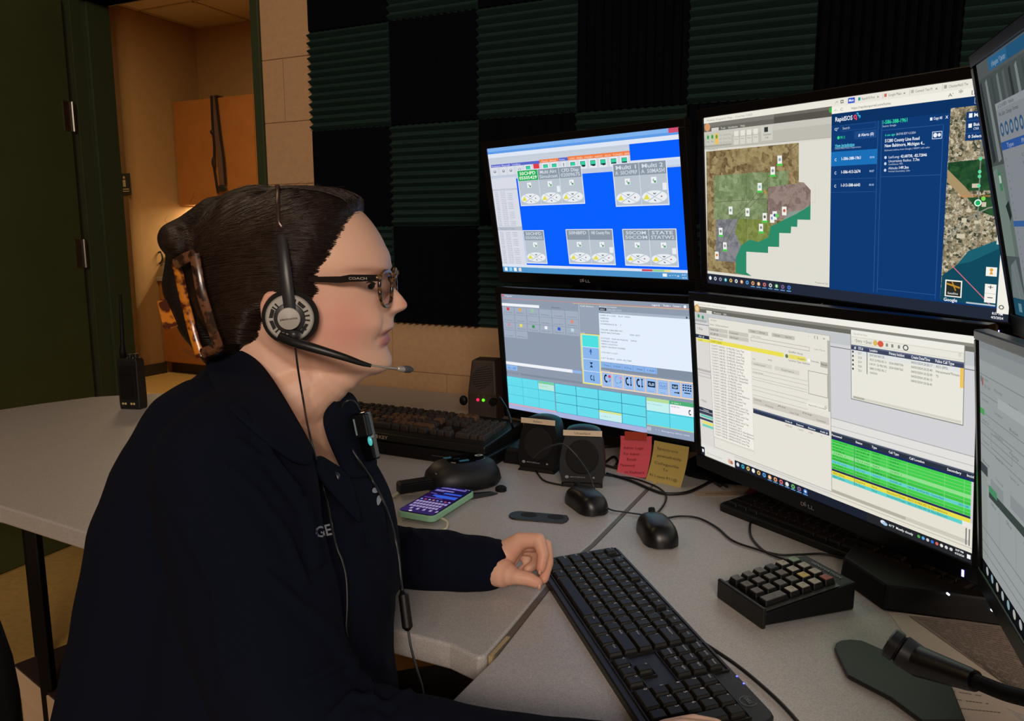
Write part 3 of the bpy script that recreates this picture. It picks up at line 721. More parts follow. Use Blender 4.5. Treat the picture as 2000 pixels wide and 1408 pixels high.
ui.r(.578, .170, a1-.004, .208, '1c4a86'); ui.el(.528, .193, .004, .008, '30d888'); ui.t(.534, .200, '911', .014, '30d888', .014, True); ui.t(.590, .196, '# Alerts (0)', .014, 'e8eef8', .046, True)
ui.t(.517, .238, 'View Jurisdiction', .013, '60d8f0', .062, True); ui.r(.517, .240, .579, .242, '60d8f0'); ui.t(.517, .250, 'Chesterfield Police Department', .008, 'b0c4dc', .082)
ui.r(ub, .262, a1, .334, '1c70b8')
for k, (n_, tm) in enumerate((('1-586-388-1961', '00:06'), ('1-586-413-2674', '00:07'), ('1-313-588-6643', '00:18'))):
    v = .306+k*.0665; ui.t(.517, v+.003, 'C', .014, 'f0f4fa', .006, True); ui.t(.539, v, n_, .0150, 'f2f6fa', .060, True); ui.t(a1-.022, v-.001, tm, .010, 'b0c8e8', .014, True)
    if k: ui.line([(ub, v+.028), (a1, v+.028)], .0018, '2c5a9a')
ui.line([(a1, .13), (a1, .97)], .0025, '2e609f'); ui.line([(a2, .13), (a2, .97)], .0025, '2e609f'); ui.line([(a3, .18), (a3, .97)], .0025, '2e609f'); ui.line([(a2, .178), (a3, .178)], .002, '2e609f'); ui.line([(a2, .397), (a3, .397)], .002, '2e609f'); ui.line([(a2, .95), (a3, .95)], .002, '2e609f')
ui.t(.661, .149, '1-586-388-1961', .018, '34e0a0', .068, True); ui.t(.661, .163, 'Source: Google', .009, 'd0dcec', .038)
ui.r(.788, .142, .794, .155, 'e8f0fa'); ui.t(.797, .153, 'Copy All', .012, 'e8f0fa', .021, True); ui.t(.826, .153, 'X', .012, 'f0f6ff', .007, True)
ui.t(.669, .206, '6 sec ago', .010, '38d8b8', .028, True); ui.t(.700, .206, '20:37:05 EDT 4.3.2024', .010, 'd8e2f0', .052)
ui.t(.669, .235, '51280 County Line Road', .015, 'eef4fa', .094, True); ui.t(.669, .258, 'New Baltimore, Michigan 4...', .015, 'eef4fa', .108, True); ui.t(.669, .276, 'Estimated address from Google | VERIFY with caller', .008, 'c0cee4', .122)
ui.fr(.795, .205, .820, .238, 'c8d8ee', .003); ui.el(.803, .221, .005, .010, 'e8f0fa'); ui.el(.813, .221, .004, .008, 'e8f0fa')
ui.t(.681, .311, 'Lat/Long:', .012, 'e2eaf6', .030); ui.t(.714, .311, '42.68738, -82.72846', .013, 'eef4fa', .070, True)
ui.t(.681, .330, 'Uncertainty Radius:', .012, 'e2eaf6', .063); ui.t(.748, .330, '7.7m', .013, 'eef4fa', .017, True); ui.t(.681, .343, 'Confidence: 90%', .008, 'c0cee4', .040)
ui.t(.681, .363, 'Altitude:', .012, 'e2eaf6', .027); ui.t(.711, .363, '149.3m', .013, 'eef4fa', .026, True); ui.t(.681, .376, 'Vertical Uncertainty: 2.8m', .008, 'c0cee4', .060)
for v in (.306, .335, .366): ui.el(.672, v, .0035, .007, 'c8d6ea')
# google map column
g0 = .838
ui.poly([(g0, .112), (.985, .112), (.985, .972), (g0-.003, .972)], None, 6)
ui.poly([(g0, .345), (g0+.05, .340), (.985, .33), (.985, .47), (g0+.05, .47), (g0, .44)], None, 7)
ui.poly([(g0+.05, .50), (.985, .47), (.985, .60), (g0+.08, .56)], None, 7)
ui.poly([(g0, .375), (g0+.045, .455), (g0+.066, .50), (g0+.04, .50), (g0, .43)], 'a89068')
ui.line([(g0, .705), (g0+.045, .60), (g0+.10, .545), (.985, .53)], .006, '8a8c84'); ui.line([(g0+.076, .24), (g0+.078, .66)], .006, '7a8078')
for x, y, a, b in ((.05, .55, .012, .014), (.04, .59, .012, .02), (.07, .60, .01, .014), (.03, .66, .02, .02), (.085, .52, .01, .02), (.06, .44, .016, .018)): ui.r(g0+x, y, g0+x+a, y+b, 'cfc4ac')
ui.poly([(g0-.001, .855), (g0+.035, .80), (g0+.06, .735), (.985, .665), (.985, .972), (g0-.003, .972)], '12495c')
ui.poly([(g0+.035, .80), (g0+.06, .735), (.985, .665), (.985, .70), (g0+.07, .78)], '1c6070')
ui.line([(g0+.022, .805), (.955, .965)], .004, 'd8707c')
for v in (.335, .39, .41, .45): ui.el(g0+.076, v, .004, .008, '60d8a0')
ui.el(g0+.076, .523, .0085, .015, 'f0fff6'); ui.el(g0+.076, .523, .006, .011, '20b060'); ui.el(g0+.088, .505, .005, .010, '78d850'); ui.t(g0+.03, .498, 'Oakland Care Center', .013, 'd8884a', .075)
ui.r(g0+.038, .135, .985, .256, '143a70'); ui.line([(g0+.038, .172), (.985, .172)], .002, '2c5a98'); ui.line([(g0+.038, .225), (.985, .225)], .002, '2c5a98'); ui.r(g0+.044, .142, g0+.052, .160, 'f0f4fa'); ui.t(g0+.056, .158, 'Map', .016, 'f0f4fa', .022, True)
ui.r(g0+.044, .185, g0+.052, .202, 'f4f4f0'); ui.t(g0+.056, .196, 'Buildings', .013, 'f0f4fa', .034, True); ui.t(g0+.056, .212, 'CRB', .010, 'e0e8f4', .012); ui.t(g0+.045, .245, '0 Selected', .013, 'f0f4fa', .04, True)
ui.fr(.893, .078, .915, .104, 'b0c4e0', .002); ui.poly([(.899, .091), (.907, .084), (.907, .098)], 'f0f4fa')
ui.r(.942, .800, .967, .84, 'f4f2ea'); ui.poly([(.950, .832), (.9545, .815), (.959, .832)], 'e8a030'); ui.el(.9545, .812, .004, .007, 'e8a030')
ui.r(.942, .875, .968, .958, 'f4f2ea'); ui.t(.949, .90, '+', .024, '505050', .012); ui.r(.949, .933, .961, .937, '505050'); ui.line([(.942, .917), (.968, .917)], .0015, 'b0b0a8')
ui.r(g0+.008, .872, g0+.050, .950, 'f4f2ea'); ui.r(g0+.011, .878, g0+.047, .945, '2a2c28'); ui.line([(g0+.012, .89), (g0+.045, .905)], .008, 'c08a30'); ui.line([(g0+.025, .88), (g0+.035, .92)], .006, 'c08a30'); ui.t(g0+.015, .938, 'Satellite', .010, 'f0f0f0', .026)
ui.t(g0+.006, .972, 'Google', .016, 'f0f4fa', .034, True); ui.r(.90, .965, .968, .972, 'b8c8cc')
ui.r(.972, .690, 1, 1.0, 'f1eee4'); ui.el(.982, .972, .006, .010, '606058'); ui.el(.982, .972, .0035, .006, 'f1eee4'); ui.r(.962, .62, .968, .70, 'd8dcd0')
ui.t(.962, 1.008, '8:37 PM', .011, 'f0f2f4', .024, True); ui.t(.960, 1.026, '4/3/2024', .011, 'f0f2f4', .028, True)
ui.build([UIM, satmat('aerial_fields', ['4a3b28', '6e5a3c', '8e7a54', 'a8966c', '6c5838'], 90, SCR, .72), satmat('aerial_green_zone', ['5a6e48', '74865c', '8a9a70', '9cab84'], 90, SCR, .7),
          satmat('aerial_mauve_zone', ['6e5c54', '84706a', '9a8880', '7e6a5c'], 100, SCR, .7), satmat('aerial_olive_zone', ['5c6a30', '768240', '8a9450', '6c7838'], 100, SCR, .7),
          satmat('aerial_grey_zone', ['5c6068', '74767c', '8c8c90', '686a70'], 110, SCR, .7), satmat('suburb_roofs', ['2c3a2c', '5c5846', 'b0a284', '6a6048', 'd8ccb0', '3c4a36'], 260, SCR, .5, rotz=.35),
          satmat('tree_canopy', ['12301e', '1d4228', '2c5632', '3a5a34'], 70, SCR, .8)], mo)

# ---- lower right: dispatch software
mo, ui = monitor((.4582, 1.1663, -.2575, -1.1453, -.1103, -.0051), .509*1.0655, .286, 1, 'large lower monitor showing dispatch software with green unit list', led=True, bot=.026, side=.013, ext=.03)
c = lambda x, y: ui.px(1350+x/3.2, 570+y/3.2)
e = lambda x, y: ui.px(1600+x/2.6575, 600+y/2.6575)
z_ = lambda x, y: ui.px(1660+x/7.04, 640+y/7.04)
ui.r(0, 0, 1, 1.03, 'd3d2d4')
ui.r(0, 0, 1, .033, 'efede4'); ui.t(.02, .024, 'Enterprise CAD - County Dispatch', .011, 'a8a69c', .14); ui.r(0, .033, 1, .070, '6b6a62'); ui.r(0, .033, 1, .048, '8a887e'); ui.el(.014, .048, .013, .027, 'd6a45c'); ui.el(.014, .048, .008, .016, 'e8d0a0')
ui.t(.033, .046, '# v', .012, 'c8c6b8', .018); ui.r(.062, .052, .090, .074, 'dddcd2'); ui.t(.10, .066, 'Modules', .011, 'e8e6da', .035); ui.t(.148, .066, 'Edit', .011, 'e8e6da', .014)
ui.r(0, .072, 1, .13, 'c3c6c8'); ui.line([(0, .148), (1, .148)], .004, '77777c'); ui.r(0, .15, 1, .60, 'd2d1d5')
ui.el(.02, .095, .006, .012, '4a9a6a'); ui.el(.042, .100, .006, .012, '4a9a6a'); ui.r(.0, .118, .06, .132, 'aeb0b0'); ui.r(0, .15, .07, .95, 'dcd8d4'); ui.t(.01, .185, '! File', .016, '70706c', .028)
ui.r(0, .215, .07, .237, '2c3448'); ui.t(.014, .232, 'All #', .012, 'e8ecf0', .03); ui.r(0.005, .240, .07, .258, 'e8e060'); ui.t(.014, .255, 'Unit', .011, '5a5820', .02)
ui.r(0, .44, .07, .455, 'b8b6b2'); ui.fr(.003, .465, .07, .49, 'a0a0a0', .003); ui.t(.01, .66, '! Files', .016, '70706c', .03)
ui.r(0, .700, .07, .722, '2c3448'); ui.t(.02, .718, 'Units', .012, 'e8ecf0', .03); ui.r(0, .725, .07, .745, '3c4458'); ui.r(.005, .748, .07, .764, '68c8b8'); ui.r(0, .77, .07, .785, '3c4458'); ui.r(.012, .79, .07, .808, 'e8e070'); ui.r(.012, .812, .07, .828, '70d0b8')
w0, w1 = .0725, .580
def w(x): return w0+(w1-w0)*x
ui.r(w0-.002, .093, w1+.002, .945, 'a8a8a0'); ui.r(w0, .095, w1, .942, 'e6e2d8')
ui.t(w(.02), .113, '# Incident', .011, '8c8a80', .03); ui.t(w(.01), .142, 'General   Call Entry (new) Record', .011, '5a584e', .09)
for x, s_ in ((.375, 'Clear'), (.455, 'Print'), (.575, 'Cancel'), (.665, 'New Call')): ui.r(w(x-.005), .127, w(x+.085), .149, 'c2c0b4'); ui.t(w(x+.015), .142, s_, .010, '4c4a42', .022)
ui.t(w(.85), .118, '-    [ ]    x', .012, '4c4a42', w(.12)-w0)
for (s_, x, y) in (('Initial Call', .0, .155), ('Comment', .19, .155), ('CFS', 0, .183), ('Add to Program', .19, .183)):
    ui.r(w(x), y, w(x+.18), y+.024, 'c8c4bc'); ui.t(w(x+.01), y+.018, s_, .011, '4c4a42', .04)
ui.t(w(.40), .168, 'Caller Name', .009, '8c8a80', .04); ui.fr(w(.39), .172, w(.86), .195, 'b0aca2', .003); ui.t(w(.89), .182, 'Caller Phone', .010, '9c9a90', .04)
ui.t(w(.01), .225, '# Location *(in Street)', .010, '4c4a42', .06)
ui.r(w(0), .231, w(.66), .256, 'ebdf55'); ui.t(w(.01), .250, 'COUNTY LINE RD', .013, '6a6010', .055); ui.el(w(.685), .245, .006, .011, '6c7a50')
ui.t(w(.70), .222, 'Qualifier Venue', .011, '4c4a42', .055); ui.r(w(.70), .231, w(.83), .256, 'e8dc70'); ui.t(w(.77), .250, '<none> v', .011, '4c4a42', .032); ui.el(w(.852), .245, .005, .009, 'fafaf4'); ui.t(w(.865), .250, 'Override', .010, '4c4a42', .03)
ui.t(w(.70), .270, 'Location Type: Address', .011, '4c4a42', .080); ui.r(w(.935), .238, w(.99), .268, 'b8b6ac'); ui.t(w(.942), .257, 'Reset', .011, '3c3a32', .02)
ui.r(w(0), .258, w(.385), .87, 'f0ede4')
towns = ['New Baltimore', 'Chesterfield', 'Ira Twp', 'Lenox Twp', 'Casco Twp', 'Richmond', 'Lenox']
for k in range(32):
    s_ = 'COUNTY LINE RD / %d MILE RD, %s' % (rr.randint(20, 33), rr.choice(towns)) if k < 18 else 'COUNTY LINE RD / %s' % rr.choice(['WASHINGTON ST, New Baltimore', 'MAIN ST, Richmond', 'ARMADA RIDGE, Lenox Twp', 'M 29 HWY, Casco', 'LONGTIN DR, Richmond Twp'])
    ui.t(w(.012), .276+k*.0188, s_, .0125, '3c3c3a', (.0042*len(s_)))
ui.r(w(0), .87, w(.385), .882, 'd8d6cc'); ui.t(w(.40), .305, 'City', .009, '4c4a42', .012); ui.t(w(.53), .292, 'Verify', .010, '4c4a42', .018)
ui.r(w(.39), .315, w(.565), .340, 'd6d2ca'); ui.t(w(.41), .334, 'Incident Search', .010, '6a685e', .05); ui.r(w(.585), .315, w(.78), .340, 'd6d2ca'); ui.t(w(.64), .333, 'Detail Search', .010, '6a685e', .05)
for v in (.362, .385, .41, .425, .465, .488, .52): ui.line([(w(.39), v), (w(.84), v)], .0025, 'b8b4a8')
ui.t(w(.40), .382, 'Cross Street', .009, '6a685e', .045); ui.fr(w(.845), .300, w(.985), .43, 'a4a096', .0035); ui.r(w(.985), .12, w(1), .50, 'b4b2a8')
ui.r(w(.39), .535, w(.99), .575, 'cdc8c0')
for k in range(6): ui.t(w(.40+k*.1), .550+(k % 2)*.018, ['Comments', 'Primary', 'Att', 'Last Call', 'Disp'][k % 5], .010, '7a5a54', .034)
ui.r(w(.83), .475, w(.985), .503, 'ece8de'); ui.t(w(.845), .496, 'Reports Not Controlled', .010, '5c5a50', .062); ui.t(w(.96), .487, 'G', .014, '5c5a50', .008)
ui.r(w(.39), .603, w(.99), .633, '2e3850'); ui.r(w(.39), .603, w(.99), .612, '55607a')
for k, s_ in enumerate(('Units #', 'Response', 'Status', 'Add #')): ui.t(w(.66+k*.088), .627, s_, .010, 'e8ecf2', .028, True)
for x, s_, wd in ((.66, 'CHPD #01', .028), (.76, 'Code B', .02), (.84, '> No', .016), (.93, '>', .005)): ui.t(w(x), .652, s_, .009, '6c6a60', wd)
ui.r(w(.386), .64, w(.388), .9, 'cbc6ba')
ui.r(0, .945, 1, .98, 'dedcd4'); ui.line([(0, .957), (1, .957)], .0025, 'b4b2aa'); ui.r(0, .98, 1, 1.03, '1d2230'); ui.r(.0, .955, .173, 1.03, 'e4e2da'); ui.r(.0, .975, .018, 1.03, '20242c'); ui.r(.004, .99, .013, 1.01, 'f0f4fa'); ui.t(.03, 1.010, '@ Type here to search', .011, 'a8a69c', .08)
ui.el(.148, 1.003, .008, .016, 'd8a890'); ui.el(.158, 1.006, .006, .012, 'b07060')
for k, cc in enumerate(('c8ccd8', '38b0c0', 'e8c060', 'e8e8e0', 'e0b060', '58a0e0', 'f0a860', 'e8a068', 'd8706c', 'd8d8d0', '68b868', '806890', '4880d8')):
    ui.el(.188+k*.0245, 1.002, .0075, .0135, cc); ui.el(.188+k*.0245, 1.002, .0035, .006, '384058' if k % 3 else 'f4f4f0')
    if k > 5: ui.r(.179+k*.0245, 1.018, .197+k*.0245, 1.023, '6aa8e0')
f0 = w1+.003
ui.r(f0, .530, 1, .60, 'e2e0dc'); ui.line([(f0, .530), (1, .53)], .004, 'aaa9a8'); ui.line([(f0, .575), (1, .572)], .003, 'b6b5b2')
def rows(v0, lst, h):
    v = v0
    for col in lst:
        ui.r(f0, v, .992, v+h-.0008, col)
        dk = '1f7a2c' if col in ('44cf4c', '3cc244', '8fe08c') else '2a7a80'
        for x, wd in ((.006, .05), (.085, .045), (.137, .03), (.19, .035)):
            ui.t(f0+x, v+h*.75, rr.choice(['5L12 Unit', '50R4', 'In Serv', 'CHFD 1', 'Patrol', 'Assigned']), h*.5, dk, wd*rr.uniform(.6, 1))
        v += h
    return v
hd = .604
ui.r(f0, hd, 1, hd+.030, '2b3242'); ui.r(f0, hd, 1, hd+.008, '4c5464')
XS = [.584, .665, .717, .769, .829, .931, .981]
for x, s_, wd in zip(XS, ('Personnel', 'Status', 'Type', 'Call Type', 'Call Location', 'Secondary', 'Incid'), (.035, .022, .016, .03, .042, .036, .017)): ui.t(x, hd+.024, s_, .012, 'eef0f4', wd, True)
ui.r(f0, hd+.030, 1, hd+.042, '1f2a5e')
vv = rows(hd+.042, ['44cf4c']*4+['8fe08c', '44cf4c', '3cc244', '5fd0cc', '44cf4c', '3cc244'], .0164)
ui.t(.824, hd+.042+.0164*7+.013, 'I-94 W / 26 MILE RD, Chesterfield', .010, '1e6a70', .10); ui.t(.962, hd+.042+.0164*7+.013, '2024-00', .010, '1e6a70', .025)
ui.r(f0, vv, .992, vv+.011, '262f52')
ui.r(f0, vv+.011, .992, vv+.032, 'e8dc4a'); ui.r(f0, vv+.032, .992, vv+.051, '5fd0cc')
for q, (s1, s2) in enumerate((('Dispatched', '30215 23 MILE RD 16, New Baltimore'), ('En Route', '30215 23 MILE RD 16, New Baltimore'))):
    y = vv+.027+q*.019; dk = ('6c6a20', '1e6a70')[q]
    ui.t(XS[1], y, s1, .011, dk, .030); ui.t(XS[2], y, 'Patrol', .011, dk, .016); ui.t(XS[3]-.005, y, 'Harassment/Threats', .011, dk, .055); ui.t(XS[4]-.003, y, s2, .011, dk, .108); ui.t(f0+.004, y, '5B21 James', .011, dk, .04)
for x in XS[1:]: ui.r(x-.006, hd+.043, x-.005, vv, '8fe08c')
ui.r(XS[1]-.005, hd+.043, XS[1]-.0035, vv+.051, '3a4468')
ui.r(f0, vv+.051, 1, .98, 'e4e0d2'); ui.r(f0, .925, .992, .945, 'ccc8bc'); ui.r(f0, .927, .82, .943, 'b4b0a4'); ui.line([(f0, .958), (1, .958)], .003, 'b4b0a4')
ui.r(.972, vv+.03, 1, vv+.055, 'e8e6de'); ui.r(.981, vv+.06, .984, .95, '707070'); ui.r(.989, vv+.06, .992, .95, '707070')
ui.r(.70, .98, 1, 1.03, '24262a')
ui.el(.752, 1.000, .008, .010, 'd8e6f0'); ui.el(.758, 1.005, .008, .009, 'a8c8e8'); ui.t(.770, 1.008, '41°F  Mostly cloudy', .012, 'eef0f2', .072, True)
for k, cc in enumerate(('4ca850', '58a8e8', 'c8c8c8', '3878d8', 'd86860', 'e8e4e0', 'd8d8d8', 'd0d0d0')):
    ui.el(.858+k*.0125, 1.000, .0042, .008, cc)
ui.t(.957, .997, '8:37 PM', .0095, 'f2f4f4', .020, True); ui.t(.955, 1.014, '4/3/2024', .0095, 'f2f4f4', .024, True); ui.r(.986, .992, .995, 1.012, 'f4f4f4')
# pending calls window
a, b = z_(22, 25); p0, q0 = a, b; p1, q1 = z_(1580, 245)[0], z_(1530, 1325)[1]
ui.r(p0-.002, q0-.003, p1+.002, q1+.005, '8c8c88'); ui.r(p0, q0, p1, q1, 'e9e7dc')
def X(f): return p0+(p1-p0)*f
def Y(f): return q0+(q1-q0)*f
ui.r(p0, Y(0), p1, Y(.085), 'edebe2'); ui.t(X(.02), Y(.065), 'Calls with No Venue', Y(.03)-q0, 'a09e96', X(.14)-p0)
ui.fr(X(.01), Y(.095), X(.995), Y(.19), 'c8c6bc', .002)
ui.t(X(.03), Y(.165), '/ Entry', Y(.045)-q0, '5a5a54', X(.08)-p0); ui.t(X(.125), Y(.165), '= Email', Y(.045)-q0, '5a5a54', X(.08)-p0); ui.el(X(.24), Y(.14), .007, .013, 'd8b860'); ui.el(X(.29), Y(.14), .009, .015, 'd85c44')
for x in (.34, .39, .45): ui.r(X(x), Y(.12), X(x+.02), Y(.165), '8a8a84')
ui.el(X(.52), Y(.14), .008, .014, '50504c'); ui.el(X(.52), Y(.14), .005, .009, 'e9e7dc'); ui.r(X(.955), Y(.10), X(.98), Y(.15), 'd8d6cc')
ui.r(p0, Y(.21), p1, Y(.285), '3e4660'); ui.r(p0, Y(.21), p1, Y(.23), '646c84')
for x, s_, wd in ((.03, '#', .02), (.07, 'CFS #', .05), (.185, 'Location', .075), (.37, 'Primary Incident', .14), (.57, 'Create Date/Time', .16), (.775, 'Police Call Type', .15)): ui.t(X(x), Y(.267), s_, Y(.038)-q0, 'eef0f4', X(wd)-p0, True)
ui.r(p0, Y(.285), p1, Y(.345), 'dfe3e2')
for k, (n_, l_, pi_, tm, ty) in enumerate((('5517', '50907 BAYVIEW DR,', '', '04/03/2024 20:20:17', 'ACO (EMS)'), ('5518', '30215 23 MILE RD 16', '2024-00007396', '04/03/2024 20:25:40', 'Harassment/Threats'), ('5519', 'I-94 W / 26 MILE RD,', '2024-00007362', '04/03/2024 20:32:09', 'TS'), ('5520', '30800 23 MILE RD, C', '', '04/03/2024 20:36:15', ''), ('5521', '<UNKNOWN>', '', '04/03/2024 20:36:45', ''))):
    v = Y(.335+k*.062); h = Y(.032)-q0
    ui.t(X(.015), v, '*', h, '444', X(.012)-p0) if 0 else ui.el(X(.017), v-.008, .003, .006, '50504c')
    ui.t(X(.07), v, n_, h, '5c5c58', X(.036)-p0); ui.t(X(.185), v, l_, h, '4c4c48', X(.0085*len(l_))-p0)
    if pi_: ui.t(X(.37), v, pi_, h, '4c4c48', X(.13)-p0)
    ui.t(X(.57), v, tm, h, '3c3c38', X(.18)-p0)
    if ty: ui.t(X(.78), v, ty, h, '3c3c38', X(.0105*len(ty))-p0)
ui.r(X(.157), Y(.285), X(.163), Y(.60), '3c4a58'); ui.r(X(.973), Y(.285), X(1), Y(.535), 'f0c45c')
ui.r(X(.01), Y(.955), X(.99), Y(.99), 'd6d2c8'); ui.r(X(.02), Y(.958), X(.13), Y(.988), 'b0ada4')
ui.build([UIM], mo)

# ---- far right pair, seen at a grazing angle
UIF = vcmat('display_light_grazing', SCR*.55)
mo, ui = monitor((.4815, .6573, .0497, -1.8601, -.2285, -.0067), .509, .286, .97, 'upper monitor at the right edge, turned away, showing camera views', bez=.014, side=.011)
ui.r(0, 0, 1, 1, '6f7d78'); ui.r(0, 0, 1, .06, '6a7070'); ui.r(.08, .005, .2, .05, '3b7cae'); ui.t(.1, .04, '# Navigation', .02, 'c0d8ec', .045); ui.t(.15, .04, '* Operator', .02, 'c0d8ec', .04); ui.r(.2, .005, 1, .05, '2f6c98')
ui.r(0, .06, 1, .40, '5d6766')
for k in range(26): ui.poly([(.004+k*.038, .08), (.016+k*.038, .07), (.034+k*.038, .38), (.012+k*.038, .39)], ['3c4446', '9aa4a6', '525c5c', '8a9494', '70797a'][k % 5])
ui.r(0, .40, 1, .76, '7b8e86'); ui.poly([(0, .42), (.03, .41), (.06, .5), (.06, .76), (0, .76)], '8fa39a'); ui.poly([(.03, .42), (.05, .43), (.05, .5), (.032, .5)], '50a070'); ui.r(.034, .44, .048, .47, 'd8f0e0')
ui.poly([(.05, .56), (.075, .54), (.08, .6), (.065, .62)], '303a3a')
ui.r(0, .76, 1, .93, '606e70'); ui.poly([(.0, .93), (.02, .80), (.06, .77), (.08, .93)], '8a9698'); ui.line([(.03, .79), (.05, .93)], .006, '9aa8aa')
ui.r(.085, .175, .95, .88, 'a6adb4'); ui.r(.085, .175, .95, .20, 'b4bac0'); ui.t(.1, .195, '# 12:10 BFD - Vehicle', .014, '50585c', .1); ui.t(.1, .225, 'File  Edit  Change  Format', .014, '40484c', .12)
for k in range(14): ui.el(.105+k*.03, .275, .011, .026, '3f6a94'); ui.el(.105+k*.03, .275, .006, .014, 'a8b8c4')
ui.r(.085, .32, .95, .35, '3c6cc0'); ui.t(.12, .344, 'Type        Plat     Status', .016, 'd0dcf0', .2)
for k in range(16):
    ui.t(.20, .39+k*.028, 'Unit %03d  Station %d   20:%02d' % (k*37 % 900, k % 6, 10+k), .012, '606a70', .25); ui.t(.10, .39+k*.028, '>', .012, '606a70', .006)
ui.r(.085, .62, .95, .642, '4878c0')
ui.r(0, .93, 1, 1, '28607c'); 
for k in range(8): ui.r(.03+k*.05, .95, .05+k*.05, .985, '7cb0c4')
ui.build([UIF], mo)

UIG = vcmat('display_light_grazing_lower', SCR*.62)
mo, ui = monitor((.4834, .6735, -.2532, -1.9256, -.09, .0428), .509, .286, .92, 'lower monitor at the right edge, turned away, showing pale grey form', bez=.011, side=.011)
ui.r(0, 0, 1, 1, 'b9bfc0'); ui.r(0, .0, 1, .08, 'aab0b2'); ui.r(0, .0, 1, .03, '9fa6a8'); ui.el(.03, .17, .008, .018, 'c06860'); ui.el(.015, .16, .006, .014, '7c8c8c'); ui.t(.05, .19, 'File - Units', .016, '7c8486', .06)
for v in (.14, .22, .30, .345, .39, .44): ui.line([(0, v), (1, v)], .004, '9aa2a4')
for k in range(22):
    ui.t(.02+(k % 4)*.13, .16+k*.022, rr.choice(['Location', 'Apartment / Lot', 'Beat', 'Reporting Area', 'Priority', 'Quadrant', 'Cross street']), .012, '7a8284', .07)
ui.r(0, .285, .045, .31, '5fbf6c'); ui.r(.18, .2, .4, .24, 'c8cecf'); ui.fr(.11, .36, .3, .42, '8c9496', .003); ui.r(.1, .55, .22, .60, 'a8afb1'); ui.r(.28, .53, .4, .58, 'a8afb1')
ui.r(0, .52, .07, .56, '50585c'); ui.r(0, .56, .06, .94, 'b0bab4'); ui.line([(.08, .62), (1, .60)], .035, '4a5854'); ui.r(.08, .60, 1, .632, '485652')
ui.line([(.08, .60), (.16, .60)], .03, '58a878')
for k in range(5): ui.r(.18+k*.14, .63, .182+k*.14, .8, '9ab0a4'); ui.t(.10+k*.14, .66, 'Officer', .014, '5c8a74', .05)
ui.r(0, .945, 1, 1, '16181c')
for k in range(12): ui.el(.05+k*.05, .972, .012, .018, ('c8d0d0', '9cc0c8', 'd0d0c0')[k % 3])
for v in (.80, .86, .90): ui.line([(0, v), (.5, v)], .004, '8c9496')
ui.build([UIG], mo)

# pole mounts that carry the monitors
for (x, y, s1) in ((.20, 1.86, 1), (.60, 1.36, 1), (.66, .66, 1)):
    st = empty('monitor_mount', (x, y, DZ), label={.20: 'black pole mount behind the two left monitors', .60: 'black pole mount behind the two large middle monitors', .66: 'black pole mount behind the two far right monitors'}[x], cat='monitor stand')
    MB().lathe([(.018, .012), (.018, .72)], 16).build('pole', m_shell, st, smooth=True, auto=40)
    MB().lathe([(.11, 0), (.11, .008), (.03, .014)], 28).build('base_plate', m_shell, st)
arms = [('arm', (.20, 1.86, 1.28), (.165, 1.70, 1.27)), ('arm', (.20, 1.86, .95), (.198, 1.665, .945)), ('arm', (.60, 1.36, 1.275), (.525, 1.215, 1.275)), ('arm', (.60, 1.36, .965), (.505, 1.19, .965)), ('arm', (.66, .66, 1.27), (.515, .65, 1.265)), ('arm', (.66, .66, .985), (.49, .635, .985))]
sts = [o for o in S.objects if o.name.startswith('monitor_mount')]
for k, (n_, a, b) in enumerate(arms):
    st = sts[k//2]; L = Vector(st.location)
    MB().tube([Vector(a)-L, (Vector(a)+Vector(b))/2-L, Vector(b)-L], .013, 10).build('arm', m_shell, st, smooth=True)
# ================================================================ things on the worktops
m_key = mat('key_plastic', '171613', .42, bump=(900, .05), spec=.3)
m_kb = mat('keyboard_plastic', '13120f', .42, bump=(800, .06))
m_leg = mat('key_print', 'd0d0d0', .5)
m_blk = mat('black_plastic', '09090b', .5, spec=.3)
m_rub = mat('black_rubber', '070708', .6, spec=.25)
m_cord = mat('black_cord', '0a0a0c', .45)

def keymesh(w, d, h=.0065, ins=.0022, M=None):
    a, b, i = w/2, d/2, ins
    mb = MB()
    mb.loft([[(-a, -b, 0), (a, -b, 0), (a, b, 0), (-a, b, 0)], [(-a+i*.3, -b+i*.3, h*.5), (a-i*.3, -b+i*.3, h*.5), (a-i*.3, b-i*.3, h*.5), (-a+i*.3, b-i*.3, h*.5)],
             [(-a+i, -b+i, h), (a-i, -b+i, h), (a-i, b-i*.5, h), (-a+i, b-i*.5, h)]])
    return mb
KM = {}
def key(parent, x, y, z, w, d, m, name='key', h=.0065, tilt=0):
    k = (round(w, 4), round(d, 4), m.name, h)
    if k not in KM:
        o = keymesh(w, d, h).build(name, m, parent, bevel=.0006, seg=1); KM[k] = o
    else:
        o = KM[k].copy(); COL.objects.link(o); o.parent = parent
    o.location = (x, y, z); o.rotation_euler = (tilt, 0, 0); return o

